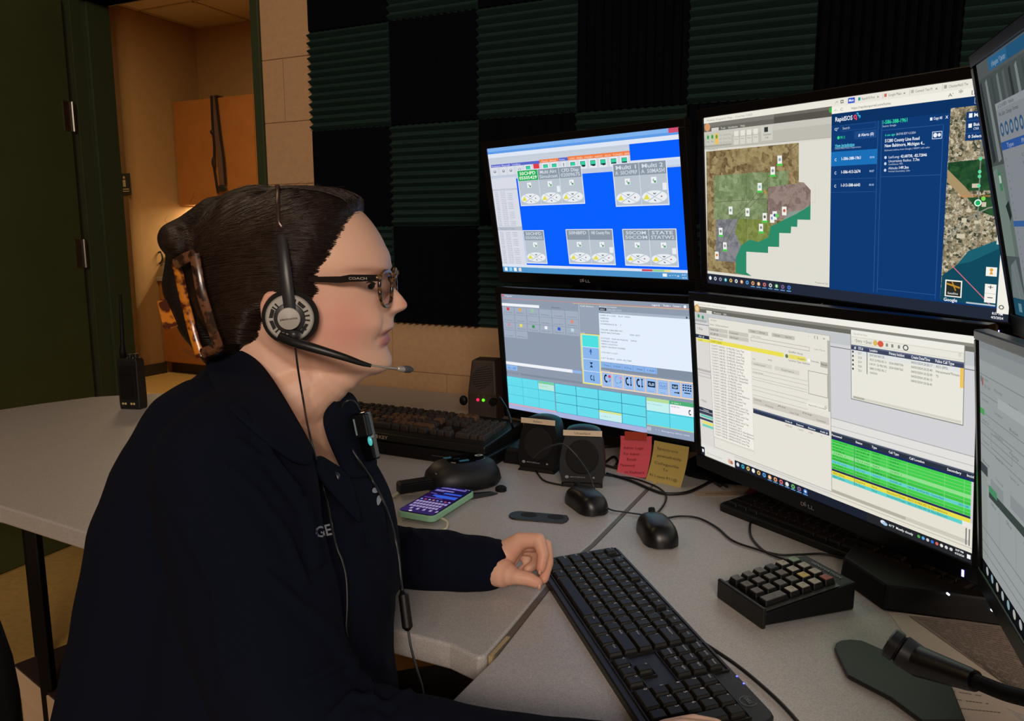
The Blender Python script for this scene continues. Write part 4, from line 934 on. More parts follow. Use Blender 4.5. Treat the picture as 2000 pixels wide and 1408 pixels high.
U = .0185
def keyrows():
    """(x, y, width units, legend) for a full-size layout; y rows from the space bar up, in metres from the case corner"""
    out = []
    def row(x0, y, items):
        x = x0
        for it in items:
            t, w_ = it if isinstance(it, tuple) else (it, 1)
            if t is not None: out.append((x+w_*U/2, y, w_, 1, t))
            x += w_*U
    xm, xn, xp = .011, .295, .357
    ys = [.0105+U*(k+.5) for k in range(5)]; yf = .0105+U*5+.0095
    row(xm, ys[0], [('Ctrl', 1.25), ('', 1.25), ('Alt', 1.25), ('', 6.25), ('Alt', 1.25), ('#', 1.25), ('=', 1.25), ('Ctrl', 1.25)])
    row(xm, ys[1], [('Shift', 2.25), *'ZXCVBNM,./', ('Shift', 2.75)])
    row(xm, ys[2], [('Caps', 1.75), *"ASDFGHJKL;'", ('Enter', 2.25)])
    row(xm, ys[3], [('Tab', 1.5), *'QWERTYUIOP[]', ('\\', 1.5)])
    row(xm, ys[4], [*'`1234567890-=', ('Backspace', 2)])
    row(xm, yf, ['Esc']); row(xm+U*2, yf, ['F1', 'F2', 'F3', 'F4']); row(xm+U*6.5, yf, ['F5', 'F6', 'F7', 'F8']); row(xm+U*11, yf, ['F9', 'F10', 'F11', 'F12'])
    row(xn, ys[4], ['Insert', 'Home', 'PgUp']); row(xn, ys[3], ['Delete', 'End', 'PgDn']); row(xn, ys[0], ['<', 'v', '>']); row(xn+U, ys[1], ['^'])
    row(xn, yf, ['PrtSc', 'ScrLk', 'Pause'])
    row(xp, ys[4], ['Num', '/', '*', '-']); row(xp, ys[3], '789'); row(xp, ys[2], '456'); row(xp, ys[1], '123'); row(xp, ys[0], [('0', 2), '.'])
    out.append((xp+U*3.5, (ys[2]+ys[3])/2, 1, 2, '+')); out.append((xp+U*3.5, (ys[0]+ys[1])/2, 1, 2, 'Enter'))
    return out
def keyboard(M, label, legend=True, gap=.0008, logo=True, mk=None, mc=None, key_h=.0065, zf=.010, zb=.020):
    mk = mk or m_key; mc = mc or m_kb
    root = empty('keyboard', (0, 0, 0), label=label, cat='keyboard', M=M)
    W_, D_ = .442, .130; sl = (zb-zf)/D_
    z = lambda y: zf+sl*y
    b = MB(); wl = -.0035
    rr_ = .012
    out = [(x, y) for cx, cy, a0 in ((rr_, rr_, 180), (W_-rr_, rr_, 270), (W_-rr_, D_-rr_, 0), (rr_, D_-rr_, 90)) for x, y in [(cx+rr_*math.cos(R(a0+t)), cy+rr_*math.sin(R(a0+t))) for t in (0, 30, 60, 90)]]
    b.loft([[(x, y, 0) for x, y in out], [(x, y, z(y)-.002) for x, y in out], [(x+(W_/2-x)*.008, y+(D_/2-y)*.02, z(y)) for x, y in out]])
    b.build('case', mc, root)
    rim = MB()       # raised borders of the key wells
    for x0, x1, y0, y1 in ((.0095, .290, .0092, .1045), (.2935, .3525, .066, .1045), (.2935, .3525, .0092, .0298), (.3120, .334, .0278, .0482), (.3555, .4325, .0092, .1045),
                           (.0095, .0310, .1055, .1245), (.0465, .1240, .1055, .1245), (.1297, .2072, .1055, .1245), (.2129, .290, .1055, .1245), (.2935, .3525, .1055, .1245)):
        for a in ((x0, x1, y0-.0012, y0), (x0, x1, y1, y1+.0012), (x0-.0012, x0, y0-.0012, y1+.0012), (x1, x1+.0012, y0-.0012, y1+.0012)):
            rim.add([(a[0], a[2], z(a[2])-.001), (a[1], a[2], z(a[2])-.001), (a[1], a[3], z(a[3])-.001), (a[0], a[3], z(a[3])-.001), (a[0], a[2], z(a[2])+.0018), (a[1], a[2], z(a[2])+.0018), (a[1], a[3], z(a[3])+.0018), (a[0], a[3], z(a[3])+.0018)],
                    [(0,3,2,1),(4,5,6,7),(0,1,5,4),(1,2,6,5),(2,3,7,6),(3,0,4,7)])
    rim.build('well_rim', mc, root)
    lg = MB()
    for x, y, w_, h_, t in keyrows():
        zz = z(y)-.0004
        fn = y > .104
        key(root, x, y, zz, w_*U-gap*1.6, (U*h_-gap*1.6) if not fn else .0155, mk, h=key_h, tilt=math.atan(sl))
        if legend and t:
            n = len(t); hgt = .0042 if n == 1 else .0025
            add_text(lg, t, Matrix.Translation((x-w_*U/2+.0042, y+(U*h_/2-.0078 if not fn else 0), zz+key_h+sl*.004+.0004)) @ Matrix.Rotation(math.atan(sl), 4, 'X'), None if n == 1 else .0019*n, hgt)
    if legend: lg.build('key_legends', m_leg, root)['kind'] = 'stuff'
    if logo:
        lm = MB(); cx, cy = .408, .1165
        ring = [[(cx+r_*math.cos(2*PI*i/36), cy+r_*.62*math.sin(2*PI*i/36)*1.6, z(cy)+.0006) for i in range(36)] for r_ in (.0088, .0081)]
        lm.loft(ring, cap=False); add_text(lm, 'DELL', Matrix.Translation((cx, cy-.0018, z(cy)+.0012)), .0115, .0042, True, True)
        lm.build('logo', mat('logo_grey', '6a6c70', .4, .6), root)
        ld = MB()
        for k in (0, 2): ld.box(.365+k*.007, .3665+k*.007, .127, .1285, z(.128), z(.128)+.0008)
        ld.build('indicator_light', mat('blue_led', '3a40ff', .3, emit=('4a50ff', 5)), root)
    for x in (.03, .38): MB().box(x, x+.03, .112, .122, 0, .012).build('foot', m_rub, root)
    return root
def frame(origin, yaw, z=DZ): return Matrix.Translation((origin[0], origin[1], z)) @ Matrix.Rotation(yaw, 4, 'Z')
# main keyboard: far-left corner measured on the desk
kyaw = -1.3365
kd = Vector((math.cos(kyaw), math.sin(kyaw))); ke = Vector((-math.sin(kyaw), math.cos(kyaw)))
ko = Vector((.1601, 1.1251))-ke*.130
kb1 = keyboard(frame(ko, kyaw), 'full-size black keyboard at the front of the corner desk')
# dark keyboard pushed under the lower middle monitor
k2 = Vector((.395, 1.365)); ky2 = R(-66)
kb2 = keyboard(frame(k2-Vector((-math.sin(ky2), math.cos(ky2)))*.0, ky2), 'dark keyboard pushed back under the large lower monitor', legend=False, logo=False,
               mk=mat('matte_black_key', '08080b', .5), mc=mat('matte_black_case', '060608', .6), zf=.012, zb=.018)
kb2.matrix_world = frame((.372, 1.34), R(-58))

# rugged keyboard on its black tray, far left
p0 = at(738, 884, Z=DZ); p1 = at(960, 905, Z=DZ)
fy = R(-26); 
o0 = Vector((p0.x, p0.y)); 
tray = empty('keyboard_tray', (0, 0, 0), label='long black riser box under the rugged keyboard', cat='tray', M=frame((-.50, 1.800), fy))
MB().box(0, .50, 0, .26, 0, .028).build('body', m_blk, tray, bevel=.004)
MB().box(.36, .455, -.001, 0, .014, .016).build('slot', mat('grey_slot', '3a3a3e', .4), tray)
kr = empty('keyboard', (0, 0, 0), label='rugged black keyboard with tall keys, some coloured brown as warm light, on riser by block wall', cat='keyboard', M=frame((-.50, 1.800), fy, DZ+.0285) @ Matrix.Translation((.01, .008, 0)))
b = MB(); b.loft([[(0, 0, 0), (.478, 0, 0), (.478, .195, 0), (0, .195, 0)], [(0, 0, .018), (.478, 0, .018), (.478, .195, .034), (0, .195, .034)]])
b.build('case', m_kb, kr, bevel=.003)
lg = MB(); add_text(lg, 'KEY', Matrix.Translation((.205, -.0006, .006)) @ Matrix.Rotation(PI/2, 4, 'X'), .024, .008, True)
lg.lathe([(.005, 0), (.005, .0004)], 14, Matrix.Translation((.197, -.0002, .010)) @ Matrix.Rotation(PI/2, 4, 'X'))
lg.build('logo', mat('cream_print', 'b8a890', .5), kr)
mkr = mat('tall_key', '3a3330', .45); mkb = mat('tall_key_warm_lit', '6a4c38', .45)  # second key colour paints the warm light falling on the black keys
sl = (.034-.018)/.195
for x, y, w_, h_, t in keyrows():
    X_, Y_ = x*1.055+.006, .018+y*1.28
    brown = (h_ == 1 and (.02 < y < .085) and x < .29) or (y > .104 and x > .29)
    key(kr, X_, Y_, .0176+sl*Y_, w_*U*1.055-.0035, (U*h_*1.24-.004) if y < .104 else .019, mkb if brown and (int(x*1000)+int(y*700)) % 3 else mkr, h=.011, tilt=math.atan(sl))

# square intercom speaker behind it
sp = empty('speaker_box', (0, 0, 0), label='square brown speaker box with red and green lights against the block wall', cat='speaker')
pb = at(944, 826, P=W(0, -.13), N=WM)
sp.matrix_world = Matrix.Translation((-.070, 2.04, DZ)) @ Matrix.Rotation(R(-16), 4, 'Z') @ Matrix.Scale(.70, 4)
m_spk = mat('brown_speaker_plastic', '40342e', .5, bump=(500, .1))
b = MB(); b.loft([[(-.058, -.05, .0), (.058, -.05, .0), (.058, .055, 0), (-.058, .055, 0)], [(-.058, -.05, .11), (.058, -.05, .11), (.058, .055, .11), (-.058, .055, .11)], [(-.046, -.036, .238), (.048, -.036, .238), (.048, .055, .238), (-.046, .055, .238)]])
b.build('body', m_spk, sp, bevel=.008, seg=3)
gz = lambda z: -.05+(z-.11)/.128*.014-.0007
gm = MB()
for k in range(10):
    zc = .135+k*.0085; hw = math.sqrt(max(0, .042**2-(zc-.174)**2))
    gm.add([(-hw, gz(zc-.006), zc-.008), (hw, gz(zc+.006), zc+.004), (hw, gz(zc+.009), zc+.0072), (-hw, gz(zc-.003), zc-.0048)], [(0, 1, 2, 3)])
gm.build('grille_slots', mat('slot_black', '0c0908', .7), sp)
for x, cc, nm in ((-.016, 'ff2050', 'red indicator light'), (.006, '60ff20', 'green indicator light')):
    tag(MB().ellipsoid((x, -.052, .088), (.006, .004, .006), 12, 8).build('indicator_light', mat(nm.replace(' ', '_'), cc, .3, emit=(cc, 1.3)), sp, smooth=True), nm)
for x in (-.014, .008): MB().ellipsoid((x, -.051, .103), (.004, .003, .004), 10, 6).build('button', mat('dark_button', '5a4c40', .4), sp, smooth=True)
MB().lathe([(.015, 0), (.014, .016)], 20, Matrix.Translation((.046, -.048, .085)) @ Matrix.Rotation(PI/2, 4, 'X')).build('volume_knob', m_blk, sp)
MB().ellipsoid((-.085, -.02, .075), (.017, .012, .02), 14, 8).build('side_knob', m_blk, sp, smooth=True)
bs2 = empty('radio_base', (0, 0, 0), label='low black radio base beside the rugged keyboard and desk speakers', cat='base unit', M=frame((.022, 1.61), R(-26)))
MB().loft([[(-.05, 0, 0), (.015, 0, 0), (.015, .20, 0), (-.05, .20, 0)], [(-.045, .005, .035), (.010, .005, .035), (.008, .19, .050), (-.04, .19, .050)]]).build('body', m_blk, bs2, bevel=.006)
MB().box(.004, .008, -.0005, .0012, .012, .016).build('indicator_light', m_leg, bs2)

# pair of desk speakers with paper labels
def deskspeaker(px, py, yaw, text, label, s=1.0):
    p = at(px, py, Z=DZ)
    rt = empty('desk_speaker', (0, 0, 0), label=label, cat='speaker', group='two black desk speakers under the lower left monitor', M=frame((p.x, p.y), yaw) @ Matrix.Diagonal((s, s, s*.80, 1)))
    prof = [(-.044, .012), (-.046, .05), (-.040, .10), (-.0335, .128)]
    def arc(w_, y, z0, bulge, n=12): return [(w_*math.cos(PI*i/n), y, z0+bulge*math.sin(PI*i/n)) for i in range(n+1)]
    f = [(-.037, .008), (-.043, .03), (-.0435, .06), (-.0385, .10), (-.033, .122)]
    ring = lambda y, k, tilt: [(x*k, y+tilt*(z-.008), z*1.0*k+.008*(1-k)) for x, z in ([(a, z) for a, z in f]+[(-.033*math.cos(PI*i/10), .122+.014*math.sin(PI*i/10)) for i in range(1, 10)]+[(-a, z) for a, z in f[::-1]])]
    b = MB(); b.loft([ring(0, .97, .12), ring(.006, 1, .12), ring(.05, .98, .05), ring(.075, .82, .02)])
    b.build('body', m_blk, rt, smooth=True, auto=40)
    g = MB(); rg = [(.031*math.cos(2*PI*i/32), .0, .069+.040*math.sin(2*PI*i/32)) for i in range(32)]
    g.loft([[(x, -.0015+.12*(z-.008), z) for x, y, z in rg], [(x*.9, -.0035+.12*(z-.008), .069+(z-.069)*.92) for x, y, z in rg]])
    g.build('grille', mat('speaker_cloth', '0b0b0d', .9, bump=(1500, .5, .001)), rt)
    tcap = MB(); tcap.loft([[(x*.93, y, z) for x, y, z in arc(.031, .008, .1345, .005)], [(x*.93, y, z) for x, y, z in arc(.03, .045, .1335, .004)]], close=False, cap=False)
    MB().box(-.036, .036, .0105, .0125, .1195, .1325).build('paper_label', mat('label_paper', 'dcc8ac', .8), rt).location = (0, -.0055, 0)
    lm = MB(); add_text(lm, text, Matrix.Translation((0, .0044, .1235)) @ Matrix.Rotation(PI/2, 4, 'X'), .019 if text == 'Select' else .030, .0055, False, True); lm.build('label_text', mat('pencil_grey', '6a5848', .6), rt)
    lm = MB(); M2 = Matrix.Translation((-.028, -.0008+.12*.014, .022)) @ Matrix.Rotation(PI/2, 4, 'X')
    lm.lathe([(.0036, 0), (.0036, .0006)], 18, M2); add_text(lm, 'MOTOROLA', Matrix.Translation((-.0215, -.0012+.12*.014, .0205)) @ Matrix.Rotation(PI/2, 4, 'X'), .028, .0032, True)
    lm.lathe([(.0022, 0), (.0022, .0006)], 12, Matrix.Translation((.022, -.0008+.12*.014, .022)) @ Matrix.Rotation(PI/2, 4, 'X'))
    lm.build('logo', mat('logo_white', '8c8c90', .5), rt)
    MB().loft([[(-.040, -.006, 0), (.040, -.006, 0), (.038, .07, 0), (-.038, .07, 0)], [(-.034, -.002, .010), (.034, -.002, .010), (.034, .065, .010), (-.034, .065, .010)]]).build('foot', m_rub, rt, bevel=.002)
    return rt
deskspeaker(1048, 921, R(-24), 'Select', 'black desk speaker with paper label reading Select, the farther of two', 1.06)
deskspeaker(1136, 950, R(-8), 'Unselect', 'black desk speaker with paper label reading Unselect, the nearer of two', 1.06)

# charging puck with plug
pk = empty('charging_dock', (0, 0, 0), label='rounded black dock with teal top marks on left counter', cat='dock', M=frame((-.098, 1.475), R(27)) @ Matrix.Scale(1.10, 4))
def sup(a, b, n=32, e=2.6, cx=0, taper=0):
    out = []
    for i in range(n):
        t = 2*PI*i/n; c_, s_ = math.cos(t), math.sin(t)
        x = a*abs(c_)**(2/e)*(1 if c_ >= 0 else -1); y = b*abs(s_)**(2/e)*(1 if s_ >= 0 else -1)
        out.append((x+cx, y*(1+taper*x/a)))
    return out
b = MB(); b.loft([[(x, y, z) for x, y in sup(a, bb, cx=cx)] for a, bb, z, cx in ((.066, .048, .006, 0), (.07, .052, .014, 0), (.066, .049, .030, 0), (.055, .040, .044, .002), (.040, .028, .050, .004))])
b.build('body', mat('satin_black', '0c0e11', .5), pk, smooth=True, auto=50)
t_ = MB(); t_.loft([[(x, y, z) for x, y in sup(a, bb, cx=.006)] for a, bb, z in ((.036, .025, .0495), (.034, .023, .0515))]); t_.build('top_plate', mat('gloss_black', '06070a', .15), pk)
mk_ = MB(); mk_.loft([[(.034+.008*math.cos(2*PI*i/20)*k, .004+.006*math.sin(2*PI*i/20)*k, .0521) for i in range(20)] for k in (1, .45)], cap=False)
mk_.build('status_ring', mat('pale_ring', 'b8c4b8', .4), pk)
mk_ = MB()
for x, y, l in ((-.012, -.017, .018), (-.030, .012, .014)): mk_.box(x, x+l, y, y+.006, .0517, .0524)
add_text(mk_, 'Ready', Matrix.Translation((-.016, .000, .0524)), .012, .003)
mk_.build('teal_mark', mat('teal_mark', '3f88a8', .3), pk)
lm = MB(); lm.box(-.0585, -.0575, -.020, .006, .0335, .037, Matrix.Rotation(0, 4, 'Z')); lm.build('nameplate', m_logo, pk)
for x, y in ((.05, -.055), (-.055, -.048), (.05, .055)): MB().lathe([(.010, 0), (.010, .006), (.006, .009)], 12, Matrix.Translation((x, y, 0))).build('foot', m_rub, pk)
MB().box(-.125, -.062, -.022, .0, .010, .026).box(-.124, -.064, -.021, -.001, .026, .0285).build('plug', m_blk, pk, bevel=.002)
# phone with mint case
a_ = at(865, 969, Z=DZ); b_ = at(929, 975, Z=DZ); c_ = at(845, 1030, Z=DZ)
ph_y = math.atan2((b_-c_).y, (b_-c_).x)-PI/2
ph = empty('smartphone', (0, 0, 0), label='smartphone in mint green case showing text messages', cat='phone', M=frame((b_.x, b_.y), ph_y) @ Matrix.Translation((-.076, -.155, .006)))
def rrect(x0, x1, y0, y1, r, n=5): return [(cx+r*math.cos(R(a0+90*t/n)), cy+r*math.sin(R(a0+90*t/n))) for cx, cy, a0 in ((x0+r, y0+r, 180), (x1-r, y0+r, 270), (x1-r, y1-r, 0), (x0+r, y1-r, 90)) for t in range(n+1)]
MB().prism(rrect(0, .076, 0, .155, .012), 0, .0115).build('case', mat('mint_silicone', '8fc4a0', .5), ph, bevel=.002, smooth=False)
MB().prism(rrect(.0025, .0735, .0025, .1525, .010), .0105, .0122).build('bezel', mat('gloss_black', '06070a', .15), ph)
up = UI(.068, .147, Matrix.Identity(4))
up.r(0, 0, 1, 1, '2a1650'); up.r(0, 0, 1, .28, '1e1a4c'); up.r(.0, .55, 1, 1, '3c2a6a')
up.r(.12, .05, .88, .10, '7a70d0'); up.t(.08, .035, '8:37', .02, 'e0e0ff', .12); up.t(.80, .035, '5G ##', .02, 'e0e0ff', .15); up.el(.5, .07, .05, .024, '9098d8')
up.r(.06, .15, .62, .19, '8878d8'); up.r(.06, .2, .35, .215, 'a090e0'); up.r(.42, .235, .95, .285, '3c68f0'); up.r(.06, .30, .25, .315, '8878c8'); up.r(.22, .34, .95, .40, '3c68f0'); up.r(.35, .40, .95, .435, '3c68f0'); up.r(.06, .45, .62, .485, '5a4aa0')
up.t(.09, .182, 'Last text was at', .018, 'e8e4ff', .5)
for i in range(8): up.el(.08+i*.12, .54, .035, .018, ('8fb8f0', 'e06080', 'c8c0f0', 'e8a080', '90a0f0')[i % 5])
for j in range(4):
    n_ = (10, 9, 9, 5)[j]
    for i in range(n_): up.r(.03+(10-n_)*.03+i*.095*(10/n_ if j == 3 else 1), .60+j*.085, .105+(10-n_)*.03+i*.095*(10/n_ if j == 3 else 1), .655+j*.085, 'b8a8d8')
up.el(.3, .965, .05, .02, 'f0f0ff')
su = up.build([vcmat('phone_light', .7)], ph); su.location = (.038, .0775, .0122)
# flat dark pen-like object behind the phone
pn = tag(MB().loft([[(x, y*.35, z) for x, y, z in [(-.035+.07*0, -.004, .001), (-.035, .004, .001), (-.035, .004, .006), (-.035, -.004, .006)]], [(-.01, -.009, .001), (-.01, .009, .001), (-.01, .007, .009), (-.01, -.007, .009)], [(.03, -.006, .001), (.03, .006, .001), (.03, .005, .007), (.03, -.005, .007)], [(.045, -.001, .001), (.045, .001, .001), (.045, .001, .003), (.045, -.001, .003)]]).build('pen', mat('charcoal', '1c2022', .4), bevel=.001), 'slim charcoal tapered object lying behind the mint phone', 'pen')
pn.matrix_world = frame((at(930, 975, Z=DZ).x, at(930, 975, Z=DZ).y+.01), R(25))
# cream cable ring by the phone
rg = [at(820, 1035, Z=DZ+.004), at(842, 1036, Z=DZ+.004), at(868, 1034, Z=DZ+.004), at(874, 1022, Z=DZ+.004), at(866, 1014, Z=DZ+.004), at(845, 1008, Z=DZ+.004), at(815, 1012, Z=DZ+.004)]
tag(MB().tube(spline(rg), .0022, 8).build('charging_cable', mat('cream_cable', 'd8d0b0', .4), smooth=True), 'cream charging cable looping out below the mint phone', 'cable')
# cable of the dock: black then cream
cb = empty('dock_cable', tuple(at(770, 972, Z=DZ)), label='dark cable with cream end running from the dock plug', cat='cable')
L0 = cb.location
MB().tube(spline([at(805, 948, Z=DZ+.016)-L0, at(792, 955, Z=DZ+.008)-L0, at(779, 962, Z=DZ+.004)-L0]), .0028, 8).build('black_section', m_cord, cb, smooth=True)
MB().tube(spline([at(779, 962, Z=DZ+.004)-L0, at(765, 970, Z=DZ+.004)-L0, at(740, 975, Z=DZ+.004)-L0, at(700, 985, Z=DZ+.004)-L0]), .0026, 8).build('cream_section', mat('cream_cable', 'd8d0b0', .4), cb, smooth=True)
tag(MB().tube(spline([at(960, 908, Z=DZ+.004), at(985, 893, Z=DZ+.004), at(1008, 880, Z=DZ+.004), at(1050, 858, Z=DZ+.004)]), .0022, 8).build('desk_cable', mat('cream_cable', 'd8d0b0', .4), smooth=True), 'cream cable running from the dock towards the wall', 'cable')
# oval grommet
gp = at(1058, 1012, Z=DZ)
gr = empty('cable_grommet', (0, 0, 0), label='black oval desk grommet with two finger openings', cat='grommet', M=frame((gp.x, gp.y), R(-13)) @ Matrix.Diagonal((.80, .92, 1, 1)))
o_ = [(x, y) for x, y in [(-.052+.022*math.cos(R(a)), .022*math.sin(R(a))) for a in range(90, 271, 20)]]+[(.050, -.022), (.058, -.010), (.060, .004), (.053, .020)]
MB().loft([[(x, y, 0) for x, y in o_], [(x*.99, y*.97, .003) for x, y in o_]]).build('plate', mat('charcoal_plate', '202327', .42), gr, bevel=.0006)
for x in (-.030, .030): MB().loft([[(x+.018*math.cos(2*PI*i/20), .004+.012*math.sin(2*PI*i/20), z) for i in range(20)] for z in (.0031, .0034)]).build('opening', mat('slot_black', '0c0908', .7), gr)
# mice
MOUSE_M = {}
def mouse(px, py, yaw, label, logo=None, s=1.0):
    p = at(px, py, Z=DZ)
    rt = empty('mouse', (0, 0, 0), label=label, cat='mouse', group='two black corded mice', M=frame((p.x, p.y), yaw) @ Matrix.Scale(s, 4))
    MOUSE_M[rt.name] = frame((p.x, p.y), yaw) @ Matrix.Scale(s, 4)
    b = MB(); secs = []
    for k in range(13):
        t = k/12; y = -.055+.11*t
        wd = .030*(max(0, 1-abs(2*t-.92)**3.2)**.5)*(.96+.06*math.cos(2*PI*t)); hh = .036*max(.05, (1-abs((t-.42)/.62)**2.2))**.6
        if k in (0, 12): wd, hh = .012, .010
        secs.append([(wd*math.copysign(abs(math.cos(a))**.7, math.cos(a)), y, .002+hh*max(0, math.sin(a))**.75) for a in [PI*i/16 for i in range(17)]])
    b.loft(secs); b.build('shell', mat('mouse_black', '0b0b0d', .36, bump=(900, .03)), rt, smooth=True, auto=60)
    MB().lathe([(.008, -.004), (.0085, 0), (.008, .004)], 18, Matrix.Translation((0, .030, .0305)) @ Matrix.Rotation(PI/2, 4, 'Y')).build('scroll_wheel', m_rub, rt, smooth=True, auto=40)
    if logo:
        lm = MB(); add_text(lm, logo, Matrix.Translation((0, .036, .0345)) @ Matrix.Rotation(R(-28), 4, 'X'), .010, .007, True, True); lm.build('logo', mat('logo_pale', 'a8a8ac', .4), rt)
    MB().tube([(0, .050, .008), (0, .060, .008), (0, .066, .007)], [.003, .003, .002], 10).build('strain_relief', m_rub, rt, smooth=True)
    return rt
ms1 = mouse(1142, 990, R(22), 'black corded mouse on the left counter beside the desk speaker', s=1.0)
ms2 = mouse(1281, 1048, R(4), 'black corded mouse with small logo on the corner desk', 'hp', s=1.02)
def cord(pts, label, r=.0019, lift=.003, m=None, name='cable', cat='cable', par=None):
    P = [at(p[0], p[1], Z=DZ+(p[2] if len(p) > 2 else lift)) for p in pts]
    o = MB().tube(spline(P, 6), r, 8).build('cord' if par else name, m or m_cord, smooth=True)
    if par is None: return tag(o, label, cat)
    o.parent = par; o.matrix_parent_inverse = MOUSE_M[par.name].inverted(); return o
cord([(1278, 1010, .008), (1283, 1003), (1297, 985), (1301, 968), (1290, 955), (1270, 945), (1240, 935), (1205, 930), (1170, 926)], '', par=ms2)
cord([(1133, 965, .008), (1125, 952), (1085, 945), (1062, 938), (1050, 925), (1045, 915)], '', par=ms1)
# thin cord draped in front of the speakers, then across the seam to the logo mouse
P = [at(1040, 895, Y=1.46), at(1060, 878, Y=1.44), at(1092, 867, Y=1.42), at(1108, 872, Y=1.41), at(1130, 895, Y=1.40), at(1150, 925, Y=1.38), at(1160, 952, Y=1.36), at(1172, 975, Z=DZ+.006), at(1190, 994, Z=DZ+.004), at(1220, 1000, Z=DZ+.004), at(1262, 1006, Z=DZ+.004)]
tag(MB().tube(spline(P, 6), .0014, 8).build('thin_cable', mat('grey_cord', '2a2c30', .4), smooth=True), 'thin grey cable looping in front of both desk speakers', 'cable')
cord([(1300, 1012), (1330, 1008), (1365, 1012), (1400, 1030), (1430, 1055), (1470, 1070), (1520, 1083), (1560, 1083), (1610, 1082), (1665, 1094)], 'black cord crossing the corner desk towards the dark keyboard')
cord([(1480, 1000), (1466, 1020), (1466, 1045), (1480, 1065), (1500, 1080), (1540, 1095), (1560, 1100)], 'black cord curling beside the number pad')
cord([(1185, 925), (1230, 938), (1270, 955), (1300, 964), (1340, 962), (1370, 950), (1400, 935), (1440, 925)], 'thick black cable crossing the seam under the sticky notes', r=.0032)
cord([(1180, 908), (1215, 915), (1245, 905), (1330, 905), (1380, 925), (1420, 950)], 'black cable tangled behind the sticky notes', r=.0028, lift=.004)
cord([(1350, 905), (1372, 922), (1390, 935), (1408, 948)], 'black cable hanging beside the yellow note', r=.0028, lift=.01)
cord([(1180, 905), (1198, 892), (1206, 900), (1202, 910)], 'small cable loop right of the speakers', r=.0028, lift=.006)
kc = (MB().tube(spline([at(1378, 1258, Z=DZ+.010), at(1440, 1300, Z=DZ+.004), at(1500, 1350, Z=DZ+.004), at(1545, 1395, Z=DZ+.004), at(1590, 1450, Z=DZ+.004)], 8), .0022, 8).build('cord', m_cord, smooth=True))
kc.parent = kb1; kc.matrix_parent_inverse = frame(ko, kyaw).inverted()
cord([(975, 775, .14), (990, 800, .10), (1000, 830, .07), (1008, 850, .01)], 'black cord beside the square speaker box', r=.003)

# sticky notes hanging from the lower left monitor's bezel
def note(corners, Y0, cname, col, label, lines, curl=.026):
    """corners in order TL TR BR BL on a plane just in front of the bezel"""
    MM = bpy.data.objects['monitor.001'].matrix_world
    N_ = MM.to_3x3() @ Vector((0, 0, 1)); P_ = MM.translation+N_*Y0
    C4 = [at(x, y, P=P_, N=N_) for x, y in corners]
    n = 8; vs = []; mbn = MB()
    for j in range(n+1):
        v = j/n
        for i in range(n+1):
            u = i/n
            a = C4[0].lerp(C4[1], u); b_ = C4[3].lerp(C4[2], u); p = a.lerp(b_, v)+N_*curl*v*v
            vs.append(tuple(p))
    fs = [(j*(n+1)+i, j*(n+1)+i+1, (j+1)*(n+1)+i+1, (j+1)*(n+1)+i) for j in range(n) for i in range(n)]
    rt = empty('sticky_note', tuple(C4[0]), label=label, cat='sticky note')
    vs = [tuple(Vector(v)-C4[0]) for v in vs]
    o = mbn.add(vs, fs).build('paper', mat(cname, col, .8), rt)
    so = o.modifiers.new('thickness', 'SOLIDIFY'); so.thickness = .0004
    ex = (C4[1]-C4[0]).normalized(); ey = (C4[0]-C4[3]).normalized(); ez = ex.cross(ey).normalized()
    H_ = (C4[0]-C4[3]).length; W2 = (C4[1]-C4[0]).length
    lm = MB()
    for t_, fx, fy, fw in lines:
        v = fy; Mx = Matrix((ex, ey, ez)).transposed().to_4x4(); Mx.translation = ex*W2*fx-ey*H_*fy+N_*(curl*v*v+.0022)
        add_text(lm, t_, Mx , W2*fw, H_*.070)
    lm.build('handwriting', mat('ink_'+cname, {'r': '8c2c3a', 'y': '6e6448'}[cname[0] if cname[0] in 'ry' else 'r'], .7), rt)
    return rt
note([(1212, 851), (1273, 852), (1275, 925), (1216, 923)], .006, 'red_pink_paper', 'e85c6c', 'pink sticky note with handwriting under the lower left monitor',
     [('Admin Login', .12, .33, .65), ('For Admin', .15, .48, .5), ('Email', .28, .61, .28), ('Password', .1, .75, .45), ('on Keyboard', .28, .9, .62)])
note([(1278, 860), (1346, 873), (1340, 950), (1273, 933)], .009, 'yellow_paper', 'bfa75a', 'yellow sticky note with handwriting hanging beside the pink note',
     [('Spectrum', .12, .2, .6), ('geneseefirehelp', .15, .37, .7), ('Collegeville', .12, .55, .7), ('To', .4, .67, .15), ('911-text-911@', .08, .84, .8)])
sn = note([(1220, 842), (1264, 845), (1263, 860), (1221, 858)], .0085, 'rust_paper', 'b8422c', 'small rust-red paper strip holding the pink note', [], curl=.001)
# red note and tape lying under the middle monitor
rn = at(1508, 962, Z=DZ)
tag(MB().prism([(.0, 0), (.075, -.02), (.09, .05), (.03, .075)], 0, .0006).build('paper_note', mat('red_paper', 'a03848', .8)), 'red paper note lying under the large lower monitor', 'paper').matrix_world = frame((at(1455, 975, Z=DZ).x, at(1455, 975, Z=DZ).y), R(-8), DZ+.012)
tp = empty('tape_strip', (0, 0, 0), label='strip of clear tape with faint print on the corner desk', cat='tape', M=frame((at(1360, 970, Z=DZ).x, at(1360, 970, Z=DZ).y), R(2), DZ))
MB().box(0, .085, 0, .028, .0002, .0008).build('film', mat('tape_film', 'b09c88', .5), tp)
lm = MB(); add_text(lm, '000-00026', Matrix.Translation((.022, .012, .001)), .035, .005); lm.build('print', mat('ink_dark', '4a4440', .6), tp)
